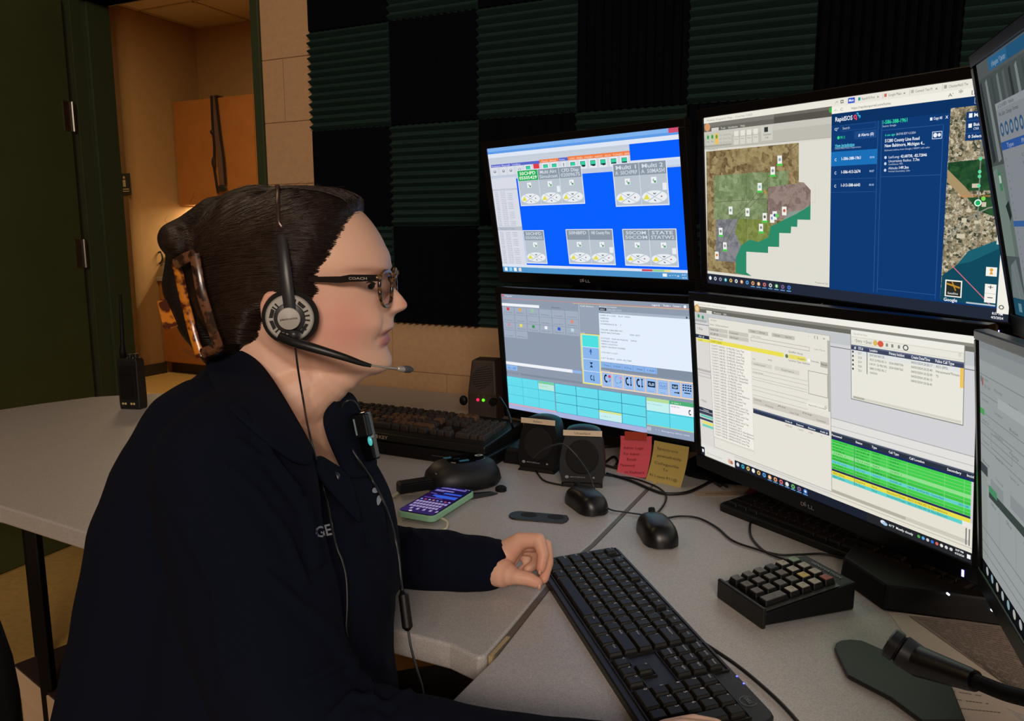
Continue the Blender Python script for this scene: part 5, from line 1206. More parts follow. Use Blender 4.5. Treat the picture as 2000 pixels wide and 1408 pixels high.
# dark device pushed behind
tag(MB().loft([[(x, y, z) for x, y in sup(a, bb, 20)] for a, bb, z in ((.085, .05, 0), (.088, .052, .012), (.06, .035, .032))]).build('black_hub', m_rub, smooth=True, auto=40), 'low black device under the monitors behind the red note', 'device').matrix_world = frame((.435, 1.545), R(-30))

# number pad
npa = at(1403, 1166, Z=DZ); npb = at(1487, 1226, Z=DZ); npc = at(1655, 1182, Z=DZ)
ny = math.atan2((npb-npa).y, (npb-npa).x)
npw = (npb-npa).length; npd = (npc-npb).length
nd = (npc-npb).normalized(); nx = (npb-npa).normalized()
pad = empty('number_pad', (0, 0, 0), label='black programmable number pad with pale and coloured keys', cat='keypad', M=frame((npa.x, npa.y), ny))
PW, PD = .0955, .146
kb_blk = mat('black_keycap', '08080a', .45)
b = MB(); b.loft([[(0, 0, .004), (PW, 0, .004), (PW, PD, 0), (0, PD, 0)], [(0, 0, .022), (PW, 0, .022), (PW, PD, .040), (0, PD, .040)]]); b.build('case', m_blk, pad, bevel=.003)
MB().add([(.0, -.003, .0), (PW, -.003, 0), (PW, -.003, .028), (0, -.003, .028), (0, .003, 0), (PW, .003, 0), (PW, .003, .028), (0, .003, .028)], [(0,1,2,3),(7,6,5,4),(0,4,5,1),(2,6,7,3),(0,3,7,4),(1,5,6,2)]).build('front_lip', m_kb, pad, bevel=.002)
psl = .018/PD
MB().add([(.006, .006, .0225+psl*.006), (PW-.001, .006, .0225+psl*.006), (PW-.001, .118, .0225+psl*.118), (.006, .118, .0225+psl*.118)], [(0, 1, 2, 3)]).build('well', mat('slot_black', '0c0908', .7), pad)
MB().add([(PW-.010, .003, .0235+psl*.003), (PW-.001, .003, .0235+psl*.003), (PW-.001, .12, .0235+psl*.12), (PW-.010, .12, .0235+psl*.12)], [(0, 1, 2, 3)]).build('side_strip', mat('grey_strip', '3a3c3a', .4), pad)
kc_ = {'w': mat('pale_key', 'a8a294', .5), 'g': mat('grey_key', '5e5a55', .5), 'y': mat('yellow_key', 'c8b060', .5), 'r': mat('red_key', '98483c', .5), 'e': mat('green_key', '7c9878', .5), 'k': mat('dark_key', '2a2a2c', .5)}
lay = ['gggw', 'gggg', 'ggwg', 'kgyw', 'wwww', 'egwr']
lay = [['g', 'g', 'g', 'G2'], ['g', 'g', 'g', None], ['g', 'g', 'g', 'w'], ['k', 'g', 'g', 'w'], ['w', 'w', 'y', 'w'], ['e', 'w', 'w', 'r']]
lg = MB()
for j, row_ in enumerate(lay):
    for i, cc in enumerate(row_):
        if cc is None: continue
        x = .018+i*.0205; y = .0165+j*.0188; zz = .0228+psl*y
        if cc == 'G2': key(pad, x, y+.0094, zz, .0175, .0365, kb_blk, h=.009, tilt=math.atan(psl)); y += .0094; hh = .031
        else: key(pad, x, y, zz, .0175, .0165, kb_blk, h=.009, tilt=math.atan(psl)); hh = .0112
        cap = MB().box(-.0061, .0061, -hh/2, hh/2, .0088, .0098).build('keycap_label', kc_['g' if cc == 'G2' else cc], pad); cap.location = (x, y, zz); cap.rotation_euler = (math.atan(psl), 0, 0)
        add_text(lg, random.choice(['OK', 'F', 'EN', '7', 'NO', '3', 'CLR']), Matrix.Translation((x, y-.001, zz+.0112)), .006, .0028, False, True)
lg.build('key_legends', mat('ink_dark', '4a4440', .6), pad)['kind'] = 'stuff'
lm = MB(); add_text(lm, 'GENOVATION', Matrix.Translation((.024, .134, .0395)) @ Matrix.Rotation(math.atan(psl), 4, 'X'), .055, .0045, True); lm.build('logo', mat('logo_grey', '6a6c70', .4, .6), pad)

# microphone: base plate, gooseneck, head
mp_ = [(1629, 1276), (1632, 1267), (1642, 1261), (1660, 1259), (1682, 1261), (1705, 1271), (1840, 1332), (1856, 1345), (1885, 1420), (1800, 1420), (1740, 1375), (1655, 1330), (1640, 1300)]
mic = empty('gooseneck_microphone', tuple(at(1760, 1340, Z=DZ)), label='black gooseneck microphone reaching in from the right over the papers', cat='microphone')
L0 = mic.location
Mi = Matrix.Translation(-L0)
m_micm = mat('mic_black', '141415', .35)
hA = at(1735, 1252, Y=.74); hB = at(1795, 1292, Y=.72); hC = at(1905, 1330, Y=.66); hD = at(1960, 1352, Y=.62); hE = at(2060, 1385, Y=.57); hF = at(2250, 1500, Y=.50)
ax = (hB-hA).normalized()
def along(a, b, t): return a.lerp(b, t)
MB().tube([hA, along(hA, hB, .05), along(hA, hB, .32), along(hA, hB, .33)], [.0135, .0155, .0160, .0150], 24, Mi).build('capsule', m_micm, mic, smooth=True, auto=35)
MB().tube([along(hA, hB, .33), along(hA, hB, .38), along(hA, hB, .42)], [.0135, .0135, .0150], 24, Mi).build('ring', m_rub, mic, smooth=True, auto=35)
MB().tube([along(hA, hB, .43), hB, along(hB, hC, .9), hC], [.0160, .0155, .0108, .0098], 24, Mi).build('barrel', m_micm, mic, smooth=True, auto=35)
gp_ = spline([hC, hD, hE, hF], 30)
rad = [.0062+(.0010 if k % 2 else 0) for k in range(len(gp_))]
MB().tube(gp_, rad, 14, Mi).build('gooseneck', m_rub, mic, smooth=True)
fx = Vector((.52, .40, DZ))
MB().tube(spline([hF, hF.lerp(fx, .5)+Vector((.03, 0, .02)), fx+Vector((0, 0, .03))], 10), .0068, 12, Mi).build('neck_end', m_rub, mic, smooth=True)
MB().lathe([(.05, .0), (.05, .02), (.03, .032), (.009, .04)], 28, Matrix.Translation(fx-L0)).build('foot', m_blk, mic, smooth=True, auto=40)
# grille bars over the capsule face
gl = MB()
for k in (-1, 0, 1): gl.add(*(lambda c0, e1, e2: ([tuple(c0+e1*k*.006-e2*.010), tuple(c0+e1*(k*.006+.002)-e2*.010), tuple(c0+e1*(k*.006+.002)+e2*.010), tuple(c0+e1*k*.006+e2*.010)], [(0, 1, 2, 3)]))(hA-ax*.0006-L0, ax.cross(Vector((0, 0, 1))).normalized(), ax.cross(ax.cross(Vector((0, 0, 1)))).normalized()))
gl.build('grille_bars', mat('grille_grey', '3c3c3e', .4), mic)
pl_ = [at(x, y, Z=DZ) for x, y in mp_]
bp = MB().prism([(p.x, p.y) for p in pl_], DZ+.0025, DZ+.0075).build('base_plate', mat('dark_green_plate', '171a16', .5), bevel=.0015)
tag(bp, 'flat dark tapered base plate on the corner desk left of microphone', 'base plate')
# papers under the microphone
def paper(pts, z, label, m, nlines=0, name='paper_sheet', dark=None):
    P = [at(x, y, Z=DZ) for x, y in pts]; c0 = P[0]
    rt = empty(name, (c0.x, c0.y, DZ+z), label=label, cat='paper')
    MB().prism([(p.x-c0.x, p.y-c0.y) for p in P], 0, .0005).build('sheet', m, rt)
    if nlines:
        a, b_, d_ = P[0]-c0, P[1]-c0, P[3]-c0; lm = MB()
        for k in range(nlines):
            t = .06+.9*k/nlines; s_ = a.lerp(d_, t); e_ = b_.lerp(P[2]-c0, t); n_ = (e_-s_); q = random.uniform(.75, .94)
            s0 = s_+n_*.05; e0 = s_+n_*q; w_ = Vector((-n_.y, n_.x, 0)).normalized()*.0007
            seg = 14
            for i in range(seg):
                if random.random() < .15: continue
                u0, u1 = i/seg, (i+.8)/seg; p_, q_ = s0.lerp(e0, u0), s0.lerp(e0, u1)
                lm.add([tuple(p_-w_+Vector((0, 0, .0008))), tuple(q_-w_+Vector((0, 0, .0008))), tuple(q_+w_+Vector((0, 0, .0008))), tuple(p_+w_+Vector((0, 0, .0008)))], [(0, 1, 2, 3)])
        lm.build('print', mat('print_grey', '5c544c', .7), rt)
    return rt
mpw = mat('paper_white', 'bcb0a4', .85); mpb = mat('paper_brown', '85776e', .85)
paper([(1735, 1196), (2010, 1215), (2060, 1420), (1830, 1330)], .0004, 'crumpled white sheet lowest of the papers under microphone', mpw)
paper([(1775, 1205), (1985, 1222), (2130, 1460), (1950, 1330)], .0014, 'printed brownish form sheet under the microphone', mpb, 34)
paper([(1800, 1310), (1905, 1335), (2000, 1420), (1860, 1410)], .0026, 'pale sheet with pen strokes in front of the microphone', mpw, 5)
# black box shape added to stand in for shadow under the right monitors
dk = empty('shadow_fill_box', (0, 0, 0), label='black box shape filling the shadow under the right monitors', cat='equipment', M=frame((.49, .955), 0))
MB().loft([[(-.018, .095, 0), (0, 0, 0), (.150, -.050, 0), (.122, -.015, 0), (.100, .0, 0), (.055, .085, 0), (.020, .142, 0)], [(-.014, .095, .036), (.005, .005, .036), (.147, -.044, .036), (.120, -.015, .036), (.098, .0, .036), (.053, .085, .036), (.018, .138, .036)]]).build('body', m_rub, dk, bevel=.004)
for x, z in ((.07, .034), (.118, .020)): MB().box(x, x+.0018, -.333*x-.0012, -.333*x+.004, z, z+.0018).build('indicator_light', mat('white_led', 'ffffff', .3, emit=('d8e0ff', 3)), dk)

# walkie-talkie on the side counter
rp_ = at(262, 797, Z=DZ)
wt = empty('two_way_radio', (0, 0, 0), label='black two-way radio standing on the side counter', cat='radio', M=frame((rp_.x, rp_.y), R(-8)))
m_r = mat('radio_black', '0b0b0c', .5)
MB().loft([[(-.031, -.018, 0), (.031, -.018, 0), (.031, .018, 0), (-.031, .018, 0)], [(-.032, -.019, .02), (.032, -.019, .02), (.032, .019, .02), (-.032, .019, .02)], [(-.031, -.018, .14), (.031, -.018, .14), (.031, .018, .14), (-.031, .018, .14)], [(-.026, -.014, .148), (.026, -.014, .148), (.026, .014, .148), (-.026, .014, .148)]]).build('body', m_r, wt, bevel=.003)
MB().box(-.024, .024, -.0215, -.017, .03, .12).box(-.022, .022, -.024, -.0205, .10, .125).build('battery', m_rub, wt, bevel=.002)
MB().tube([(-.020, 0, .145), (-.022, 0, .165), (-.020, 0, .19), (-.015, 0, .33)], [.010, .009, .0055, .004], 12).build('antenna', m_rub, wt, smooth=True)
MB().lathe([(.007, 0), (.007, .014)], 14, Matrix.Translation((.018, 0, .146))).build('knob', m_r, wt); MB().lathe([(.006, 0), (.006, .012)], 14, Matrix.Translation((.0, 0, .146))).build('knob', m_r, wt)
for x in (-.020, -.012, .006, .014): MB().lathe([(.0035, 0), (.0035, .0006)], 10, Matrix.Translation((x, -.0188, .017)) @ Matrix.Rotation(PI/2, 4, 'X')).build('charging_contact', mat('brass_contact', 'd8c890', .35, .3), wt)

# cardboard box on the floor, lower left
bx = at(34, 1297, Z=.34)
cbx = empty('storage_box', (0, 0, 0), label='pale cardboard box with dark brown lid on floor behind chair', cat='box', M=Matrix.Translation((bx.x, bx.y, .0)) @ Matrix.Rotation(R(-38), 4, 'Z'))
MB().box(0, .42, 0, .32, .003, .30).build('carton', mat('white_card', 'd8c0a4', .8), cbx, bevel=.003)
MB().box(-.006, .426, -.006, .326, .27, .335).build('lid', mat('white_card_lid', 'dcc4a8', .8), cbx, bevel=.003)
MB().box(-.004, .424, -.004, .324, .3355, .34).build('lid_top', mat('maroon_card', '35201c', .85), cbx)
MB().box(.11, .16, -.0095, -.0065, .12, .165).build('print', mat('print_dark', '4a4438', .7), cbx)
# ================================================================ the dispatcher
YC = .93
def interp(tab, y):
    xs = [t[0] for t in tab]
    if y <= xs[0]: return tab[0][1:]
    if y >= xs[-1]: return tab[-1][1:]
    for a, b in zip(tab, tab[1:]):
        if a[0] <= y <= b[0]:
            t = (y-a[0])/(b[0]-a[0]); t2 = t
            return tuple(p+(q-p)*t2 for p, q in zip(a[1:], b[1:]))
def smooth_tab(tab, n=3):
    """Catmull-Rom resampling of a table so the lofts have no facets"""
    out = []
    P = [tab[0]]+list(tab)+[tab[-1]]
    for i in range(1, len(P)-2):
        for k in range(n):
            t = k/n; r = []
            for a, b, c, d in zip(P[i-1], P[i], P[i+1], P[i+2]):
                r.append(.5*(2*b+(c-a)*t+(2*a-5*b+4*c-d)*t*t+(3*b-a-3*c+d)*t**3))
            out.append(tuple(r))
    out.append(tuple(tab[-1])); return out
# row, face front, back of skull (photo columns at the mid plane), half width in metres, front fullness
HEAD = smooth_tab([(386, 640, 540, .020, 2.0), (389, 662, 515, .034, 2.0), (396, 682, 488, .048, 2.05), (410, 703, 462, .0595, 2.1), (430, 722, 441, .0675, 2.15), (455, 739, 424, .0725, 2.2), (480, 751, 414, .0750, 2.3),
        (509, 758, 409, .0760, 2.35), (528, 756, 409, .0755, 2.35), (545, 750, 411, .0745, 2.3), (560, 749, 414, .0740, 2.25), (580, 751, 420, .0735, 2.2), (600, 754, 430, .0735, 2.15), (615, 758, 440, .0730, 2.1),
        (630, 761, 452, .0725, 2.1), (645, 757, 465, .0715, 2.1), (660, 754, 478, .0700, 2.1), (674, 752, 492, .0675, 2.1), (690, 756, 508, .0635, 2.1), (705, 759, 528, .0570, 2.1), (716, 757, 550, .0480, 2.1), (725, 746, 585, .0360, 2.0), (731, 728, 620, .022, 2.0)], 2)
PROF = smooth_tab([(480, 751), (495, 760), (509, 762), (520, 761), (530, 758.5), (540, 757), (549, 760), (557, 767), (565, 775), (575, 784), (585, 792), (592, 796.5), (599, 796), (606, 789.5), (611, 777), (615, 770.5), (625, 769.5), (633, 770), (639, 769), (645, 763), (651, 753), (656, 757), (661, 762.5), (667, 761), (674, 755), (682, 757), (690, 761.5), (700, 765), (709, 765), (716, 763), (722, 757), (728, 742)], 2)
mpp = (at(800, 560, Y=YC)-at(700, 560, Y=YC)).length/100     # metres per photo pixel at the mid plane
def hz(py): return at(600, py, Y=YC).z
def hxx(px, py): return at(px, py, Y=YC).x
def head_pt(py, ang, feat=True):
    xf, xb, w_, e = interp(HEAD, py)
    X0, X1 = hxx(xf, py), hxx(xb, py); cx = X0-(X0-X1)*.46
    c, s = math.cos(ang), math.sin(ang)
    a = (X0-cx) if c >= 0 else (cx-X1); ee = e if c >= 0 else 2.05
    x = cx+a*math.copysign(abs(c)**(2/ee), c); l = w_*math.copysign(abs(s)**(2/ee), s)
    if feat and c > 0:
        pf = interp(PROF, py)[0] if py >= 480 else xf
        D = (pf-xf)*mpp
        if py < 545: sg, pw = .030, 2
        elif py < 570: sg, pw = .0085+.002*(py-545)/25, 2
        elif py < 596: sg, pw = .0105+.003*(py-570)/26, 2.2
        elif py < 613: sg, pw = .0150, 3.0
        elif py < 634: sg, pw = .014, 2
        elif py < 672: sg, pw = .021, 2.2
        else: sg, pw = .024, 2.2
        # mouth line drops towards the corners
        if 640 < py < 670:
            pf2 = interp(PROF, py-abs(l)*120)[0]; D = (pf2-xf)*mpp
        x += D*math.exp(-(abs(l)/sg)**pw)
        g = lambda y0, l0, sy, sl: math.exp(-((py-y0)/sy)**2-((abs(l)-l0)/sl)**2)
        x += -.0070*g(551, .030, 15, .014) + .0040*g(524, .030, 9, .020) + .0035*g(549, .031, 6, .011)   # socket, brow, lids
        x += .0050*g(618, .036, 26, .016) - .0030*g(632, .026, 14, .004) - .0035*g(656, .026, 8, .006)     # cheek, fold, mouth corner
        x += .0040*g(603, .0145, 7, .005) - .0035*g(606, .0075, 3.5, .003)                                   # wing and nostril
        x -= .0016*g(629, 0, 7, .004)
    return x, YC+l, hz(py)
def head_rings(off=None, n=110, m=130, y0=386.2, y1=730.5):
    rings = []
    for k in range(m+1):
        py = y0+(y1-y0)*(.5-.5*math.cos(PI*k/m))*.35+(y1-y0)*k/m*.65
        rings.append([head_pt(py, 2*PI*i/n) for i in range(n)])
    return rings
def capsule(mb, a, b, ra, rb, n=16):
    a, b = Vector(a), Vector(b); d = (b-a).normalized()
    pts = [a-d*ra*.98, a-d*ra*.8, a-d*ra*.4, a, b, b+d*rb*.4, b+d*rb*.8, b+d*rb*.98]
    rs = [ra*.2, ra*.6, ra*.917, ra, rb, rb*.917, rb*.6, rb*.2]
    mb.tube(pts, rs, n)
def chain(mb, pts, rs, n=16):
    for p, q, a, b in zip(pts, pts[1:], rs, rs[1:]): capsule(mb, p, q, a, b, n)

TORSO = smooth_tab([(735, 585, 455, .935, .060), (765, 612, 425, .930, .075), (800, 634, 402, .925, .105), (840, 655, 382, .915, .140), (890, 690, 365, .905, .165), (940, 722, 350, .895, .178), (1000, 757, 338, .885, .183), (1060, 775, 325, .870, .180),
         (1130, 778, 312, .850, .170), (1200, 768, 302, .830, .160), (1300, 762, 296, .800, .155), (1420, 780, 290, .775, .155), (1560, 800, 285, .750, .160)], 2)
def torso_rings(shrink=0, y0=735, y1=1560, n=72, m=60):
    rings = []
    for k in range(m+1):
        py = y0+(y1-y0)*k/m; xf, xb, Y, w_ = interp(TORSO, py)
        a, b = at(xf, py, Y=Y), at(xb, py, Y=Y); cx = (a.x+b.x)/2; ra = (a.x-b.x)/2-shrink; rb = w_-shrink
        e = 2.3
        rings.append([(cx+ra*math.copysign(abs(math.cos(t))**(2/e), math.cos(t)), Y+rb*math.copysign(abs(math.sin(t))**(2/e), math.sin(t)), a.z) for t in [2*PI*i/n for i in range(n)]])
    return rings
def remesh(mb, vox, name, smooth=4, fac=.5):
    me = mb.mesh(name)
    bm = bmesh.new(); bm.from_mesh(me); bmesh.ops.recalc_face_normals(bm, faces=bm.faces); bm.to_mesh(me); bm.free()
    o = bpy.data.objects.new(name, me); COL.objects.link(o)
    r = o.modifiers.new('r', 'REMESH'); r.mode = 'VOXEL'; r.voxel_size = vox; r.adaptivity = 0
    s_ = o.modifiers.new('s', 'SMOOTH'); s_.factor = fac; s_.iterations = smooth
    dg = bpy.context.evaluated_depsgraph_get(); dg.update()
    m2 = bpy.data.meshes.new_from_object(o.evaluated_get(dg)); m2.name = name
    bpy.data.objects.remove(o); bpy.data.meshes.remove(me)
    for p in m2.polygons: p.use_smooth = True
    return m2
A = at
# joints of the arms
NS, NM, NE, NW = A(452, 925, Y=.750), A(505, 1150, Y=.705), A(590, 1425, Y=.655), A(1190, 1500, Y=.588)
FS, FE, FM, FW = A(640, 925, Y=1.075), A(610, 1060, Y=1.10), A(760, 1088, Y=1.055), A(966, 1104, Y=1.03)

# ---- body: head, neck, chest, arms, hands as one surface
bb = MB()
bb.loft(head_rings())
chain(bb, [A(520, 600, Y=YC), A(548, 700, Y=YC), A(560, 770, Y=YC), A(566, 850, Y=.925), A(560, 925, Y=.91)], [.055, .060, .064, .068, .078], 28)
for l in (-.022, 0, .022):
    chain(bb, [A(724, 712, Y=YC+l*.6), A(700, 716, Y=YC+l), A(664, 728, Y=YC+l*1.1), A(628, 740, Y=YC+l*1.1), A(590, 765, Y=YC+l)], [.0125, .0165, .025, .035, .05], 20)
for l in (-.040, .040): chain(bb, [A(690, 690, Y=YC+l), A(640, 700, Y=YC+l*1.1), A(580, 690, Y=YC+l*1.05)], [.012, .017, .017], 16)
bb.loft(torso_rings(.012, 760, 1540))
for sh_ in (NS, FS): chain(bb, [A(540, 880, Y=.92), sh_], [.06, .055])
chain(bb, [NS, NM, NE, NW], [.055, .045, .042, .026]); chain(bb, [FS, FE, FM, FW], [.055, .042, .034, .025])
# near ear
for sg in (-1,):
    ey = YC-.0745
    chain(bb, [A(558, 577, Y=ey-.004), A(540, 571, Y=ey-.010), A(523, 578, Y=ey-.013), A(515, 597, Y=ey-.013), A(517, 620, Y=ey-.011), A(527, 640, Y=ey-.007), A(540, 652, Y=ey-.004)], [.0045]*7, 10)
    bb.ellipsoid(tuple(A(540, 612, Y=ey)), (.013, .008, .026), 16, 10)
ey = YC+.0745
bb.ellipsoid(tuple(A(540, 612, Y=ey)), (.015, .009, .028), 16, 10)
# left hand, thumb and first fingers pinched
def finger(pts, rs): chain(bb, [A(x, y, Y=Y) for x, y, Y in pts], rs, 14)
finger([(966, 1104, 1.03), (990, 1078, 1.035), (1016, 1056, 1.028)], [.024, .018, .0125])
finger([(966, 1108, 1.035), (992, 1088, 1.050), (1015, 1062, 1.048)], [.024, .017, .012])
finger([(968, 1110, 1.04), (990, 1095, 1.065), (1005, 1070, 1.066)], [.022, .015, .0115])
finger([(968, 1115, 1.045), (985, 1100, 1.075), (996, 1080, 1.080)], [.020, .014, .0105])
finger([(964, 1112, 1.02), (980, 1118, 1.010), (994, 1122, 1.000)], [.023, .0205, .015])
finger([(1016, 1056, 1.028), (1052, 1054, 1.018), (1061, 1084, 1.006), (1056, 1110, .998)], [.0122, .0098, .0086, .0068])
finger([(1015, 1062, 1.048), (1066, 1065, 1.040), (1070, 1098, 1.028), (1062, 1130, 1.012)], [.0118, .0095, .0085, .0072])
finger([(1005, 1070, 1.066), (1050, 1074, 1.068), (1048, 1100, 1.056), (1030, 1112, 1.050)], [.011, .0088, .008, .0068])
finger([(996, 1080, 1.080), (1030, 1086, 1.086), (1030, 1106, 1.078), (1016, 1114, 1.070)], [.010, .008, .007, .006])
finger([(980, 1120, 1.008), (1008, 1126, .992), (1032, 1130, .988), (1049, 1138, .986)], [.018, .0108, .0098, .0080])
# right hand over the number keys
finger([(1190, 1500, .588), (1270, 1462, .605), (1335, 1432, .620)], [.026, .020, .0125])
finger([(1195, 1505, .582), (1285, 1475, .590), (1350, 1450, .602)], [.025, .019, .012])
finger([(1200, 1510, .576), (1290, 1490, .576), (1350, 1475, .584)], [.024, .018, .0115])
finger([(1205, 1520, .570), (1280, 1510, .564), (1340, 1505, .568)], [.022, .016, .0105])
finger([(1335, 1432, .620), (1400, 1432, .632), (1432, 1462, .632), (1446, 1490, .628)], [.0122, .0095, .0085, .0072])
finger([(1350, 1450, .602), (1420, 1450, .612), (1455, 1485, .612), (1466, 1512, .608)], [.0118, .0095, .0085, .0072])
finger([(1350, 1475, .584), (1422, 1475, .592), (1455, 1508, .592), (1466, 1535, .588)], [.011, .009, .008, .0068])
finger([(1340, 1505, .568), (1400, 1505, .574), (1430, 1535, .574)], [.010, .008, .0065])
finger([(1240, 1480, .605), (1300, 1430, .630), (1355, 1416, .645), (1400, 1420, .652)], [.018, .0110, .0098, .0078])
body_me = remesh(bb, .0024, 'body', 3, .5)
# skin colouring: cheeks, lips, ear, knuckles, faint brow
nv = len(body_me.vertices)
co = np.empty(nv*3, 'f'); body_me.vertices.foreach_get('co', co); co = co.reshape(-1, 3)
def gm(px, py, Y, sx, sy, sz):
    p = A(px, py, Y=Y); return np.exp(-((co[:, 0]-p.x)/sx)**2-((co[:, 1]-p.y)/sy)**2-((co[:, 2]-p.z)/sz)**2)[:, None]
base = np.array(lin('e8bba2')); colr = np.tile(base, (nv, 1))
def tint(mask, c, k): 
    global colr
    colr = colr*(1-mask*k)+np.array(lin(c))*mask*k
for s_ in (-1, 1):
    tint(gm(675, 640, YC+s_*.065, .042, .03, .035), 'dc8a7c', .6)
    tint(gm(560, 600, YC+s_*.085, .03, .02, .03), 'c8685a', .6)
    tint(gm(712, 527, YC+s_*.05, .022, .03, .0035), '8c6048', .55)
tint(gm(792, 594, YC, .012, .012, .010), 'd4786c', .5)
lipz = np.abs(co[:, 1:2]-YC)
for py, hgt, c in ((645, .0046, 'a04c58'), (663, .0064, 'ac4e5e')):
    p = A(757, py, Y=YC); m_ = np.exp(-((co[:, 2:3]-p.z+lipz*.12)/hgt)**4)*np.exp(-(lipz/.024)**6)*(co[:, 0:1] > p.x-.016)
    tint(m_, c, .85)
tint(gm(1035, 1095, 1.02, .06, .06, .05), 'cf9078', .6); tint(gm(1055, 1120, 1.0, .02, .03, .03), 'd07c68', .4)
ca = body_me.color_attributes.new('skin', 'FLOAT_COLOR', 'POINT')
ca.data.foreach_set('color', np.concatenate([colr, np.ones((nv, 1))], 1).astype('f').ravel())
m_skin = mat('skin', 'dba78c', .48, bump=(900, .10, .0008), sss=.12, spec=.4)
nt = m_skin.node_tree; at_ = nt.nodes.new('ShaderNodeAttribute'); at_.attribute_name = 'skin'
nt.links.new(at_.outputs['Color'], nt.nodes['Principled BSDF'].inputs['Base Color'])
body_me.materials.append(m_skin)
root = empty('person', (-.28, .90, .0), label='seated woman in navy polo sweater facing the monitors, hair clipped up, hand pinched', cat='person')
rootL = root.location.copy()
def pobj(me, name, m=None, par=root):
    if m: me.materials.append(m)
    o = bpy.data.objects.new(name, me); COL.objects.link(o); o.parent = par
    o.location = -rootL if par is root else (0, 0, 0); return o
body = pobj(body_me, 'body')

# ---- shirt
sb = MB()
sb.loft(torso_rings(0, 742, 1560))
chain(sb, [A(545, 850, Y=.92), A(500, 880, Y=.83), NS], [.075, .082, .080], 24)
chain(sb, [A(600, 850, Y=.95), A(640, 880, Y=1.02), FS], [.068, .066, .070], 24)
chain(sb, [A(455, 800, Y=.93), A(418, 880, Y=.86), A(388, 970, Y=.84), A(362, 1080, Y=.82), A(345, 1250, Y=.80), A(318, 1450, Y=.78)], [.062, .088, .098, .103, .108, .115], 28)
chain(sb, [NS, A(470, 1020, Y=.725), NM, A(535, 1280, Y=.68), NE], [.080, .078, .074, .070, .066], 28)
chain(sb, [NE, A(740, 1465, Y=.63), A(900, 1485, Y=.612), A(1060, 1492, Y=.60), NW], [.066, .056, .046, .040, .036], 24)
chain(sb, [FS, FE, A(690, 1080, Y=1.075), FM, A(870, 1094, Y=1.04), A(952, 1101, Y=1.032)], [.070, .056, .050, .047, .042, .037], 24)
shirt_me = remesh(sb, .0042, 'shirt', 14, .6)
nv = len(shirt_me.vertices)
from mathutils import noise as NZ
shirt_me.update()
vn = np.empty(nv*3, 'f'); shirt_me.vertices.foreach_get('normal', vn); vn = vn.reshape(-1, 3)
co = np.empty(nv*3, 'f'); shirt_me.vertices.foreach_get('co', co); co = co.reshape(-1, 3)
def seg_t(p, a, b):
    d = b-a; t = max(0, min(1, (p-a).dot(d)/d.length_squared)); return t, (p-(a+d*t)).length
disp = np.zeros(nv)
# folds: soft ridges along measured lines (px,py,depth side is whatever part of the cloth lies there)
FOLDS = [([(470, 800), (540, 900), (600, 990), (625, 1100)], 9, .010), ([(430, 900), (500, 960), (560, 1040), (600, 1140)], 10, .007), ([(455, 860), (530, 900), (580, 960)], 8, .006),
         ([(520, 1120), (590, 1180), (650, 1230), (690, 1290)], 11, .008), ([(600, 1330), (680, 1290), (720, 1330), (735, 1400)], 10, .010), ([(640, 1400), (690, 1350), (760, 1370)], 8, .009),
         ([(790, 1400), (770, 1360), (800, 1350)], 8, .007), ([(660, 1000), (690, 1080), (760, 1150)], 12, .004), ([(740, 1010), (770, 1080), (778, 1150)], 9, .004), ([(700, 1100), (730, 1200), (745, 1300)], 12, .005),
         ([(800, 1035), (830, 1060), (825, 1110)], 7, .006), ([(850, 1045), (880, 1070), (880, 1130)], 6, .005), ([(905, 1052), (925, 1075), (925, 1130)], 6, .005), ([(350, 1000), (420, 1150), (440, 1350)], 16, .006), ([(280, 1000), (300, 1150)], 14, .006)]
def project(p):
    d = Vector(p)-Vector((0, 0, CAMZ)); z = d.y*_c-d.z*_s; return 1000+FPX*d.x/z, 704-FPX*(d.y*_s+d.z*_c)/z
pp = np.empty((nv, 2)); dz = co[:, 1]*_c-(co[:, 2]-CAMZ)*_s
pp[:, 0] = 1000+FPX*co[:, 0]/dz; pp[:, 1] = 704-FPX*(co[:, 1]*_s+(co[:, 2]-CAMZ)*_c)/dz
for pts, wd, amp in FOLDS:
    best = np.full(nv, 1e9)
    for a, b in zip(pts, pts[1:]):
        a, b = np.array(a, float), np.array(b, float); d = b-a
        t = np.clip(((pp-a)@d)/(d@d), 0, 1); dist = np.linalg.norm(pp-(a+t[:, None]*d), axis=1); best = np.minimum(best, dist)
    near = 1/(1+np.exp((co[:, 1]-1.13)/.02))
    disp += amp*(np.exp(-(best/wd)**2)-.55*np.exp(-(best/(wd*2.2))**2))*near
for i in range(nv):
    p = Vector(co[i]); 
    disp[i] += .0040*NZ.noise(Vector((p.x*9, p.y*9, p.z*5)))+.0022*NZ.noise(Vector((p.x*26+p.z*14, p.y*20, p.z*16)))
co2 = co+vn*disp[:, None]
shirt_me.vertices.foreach_set('co', co2.astype('f').ravel()); shirt_me.update()
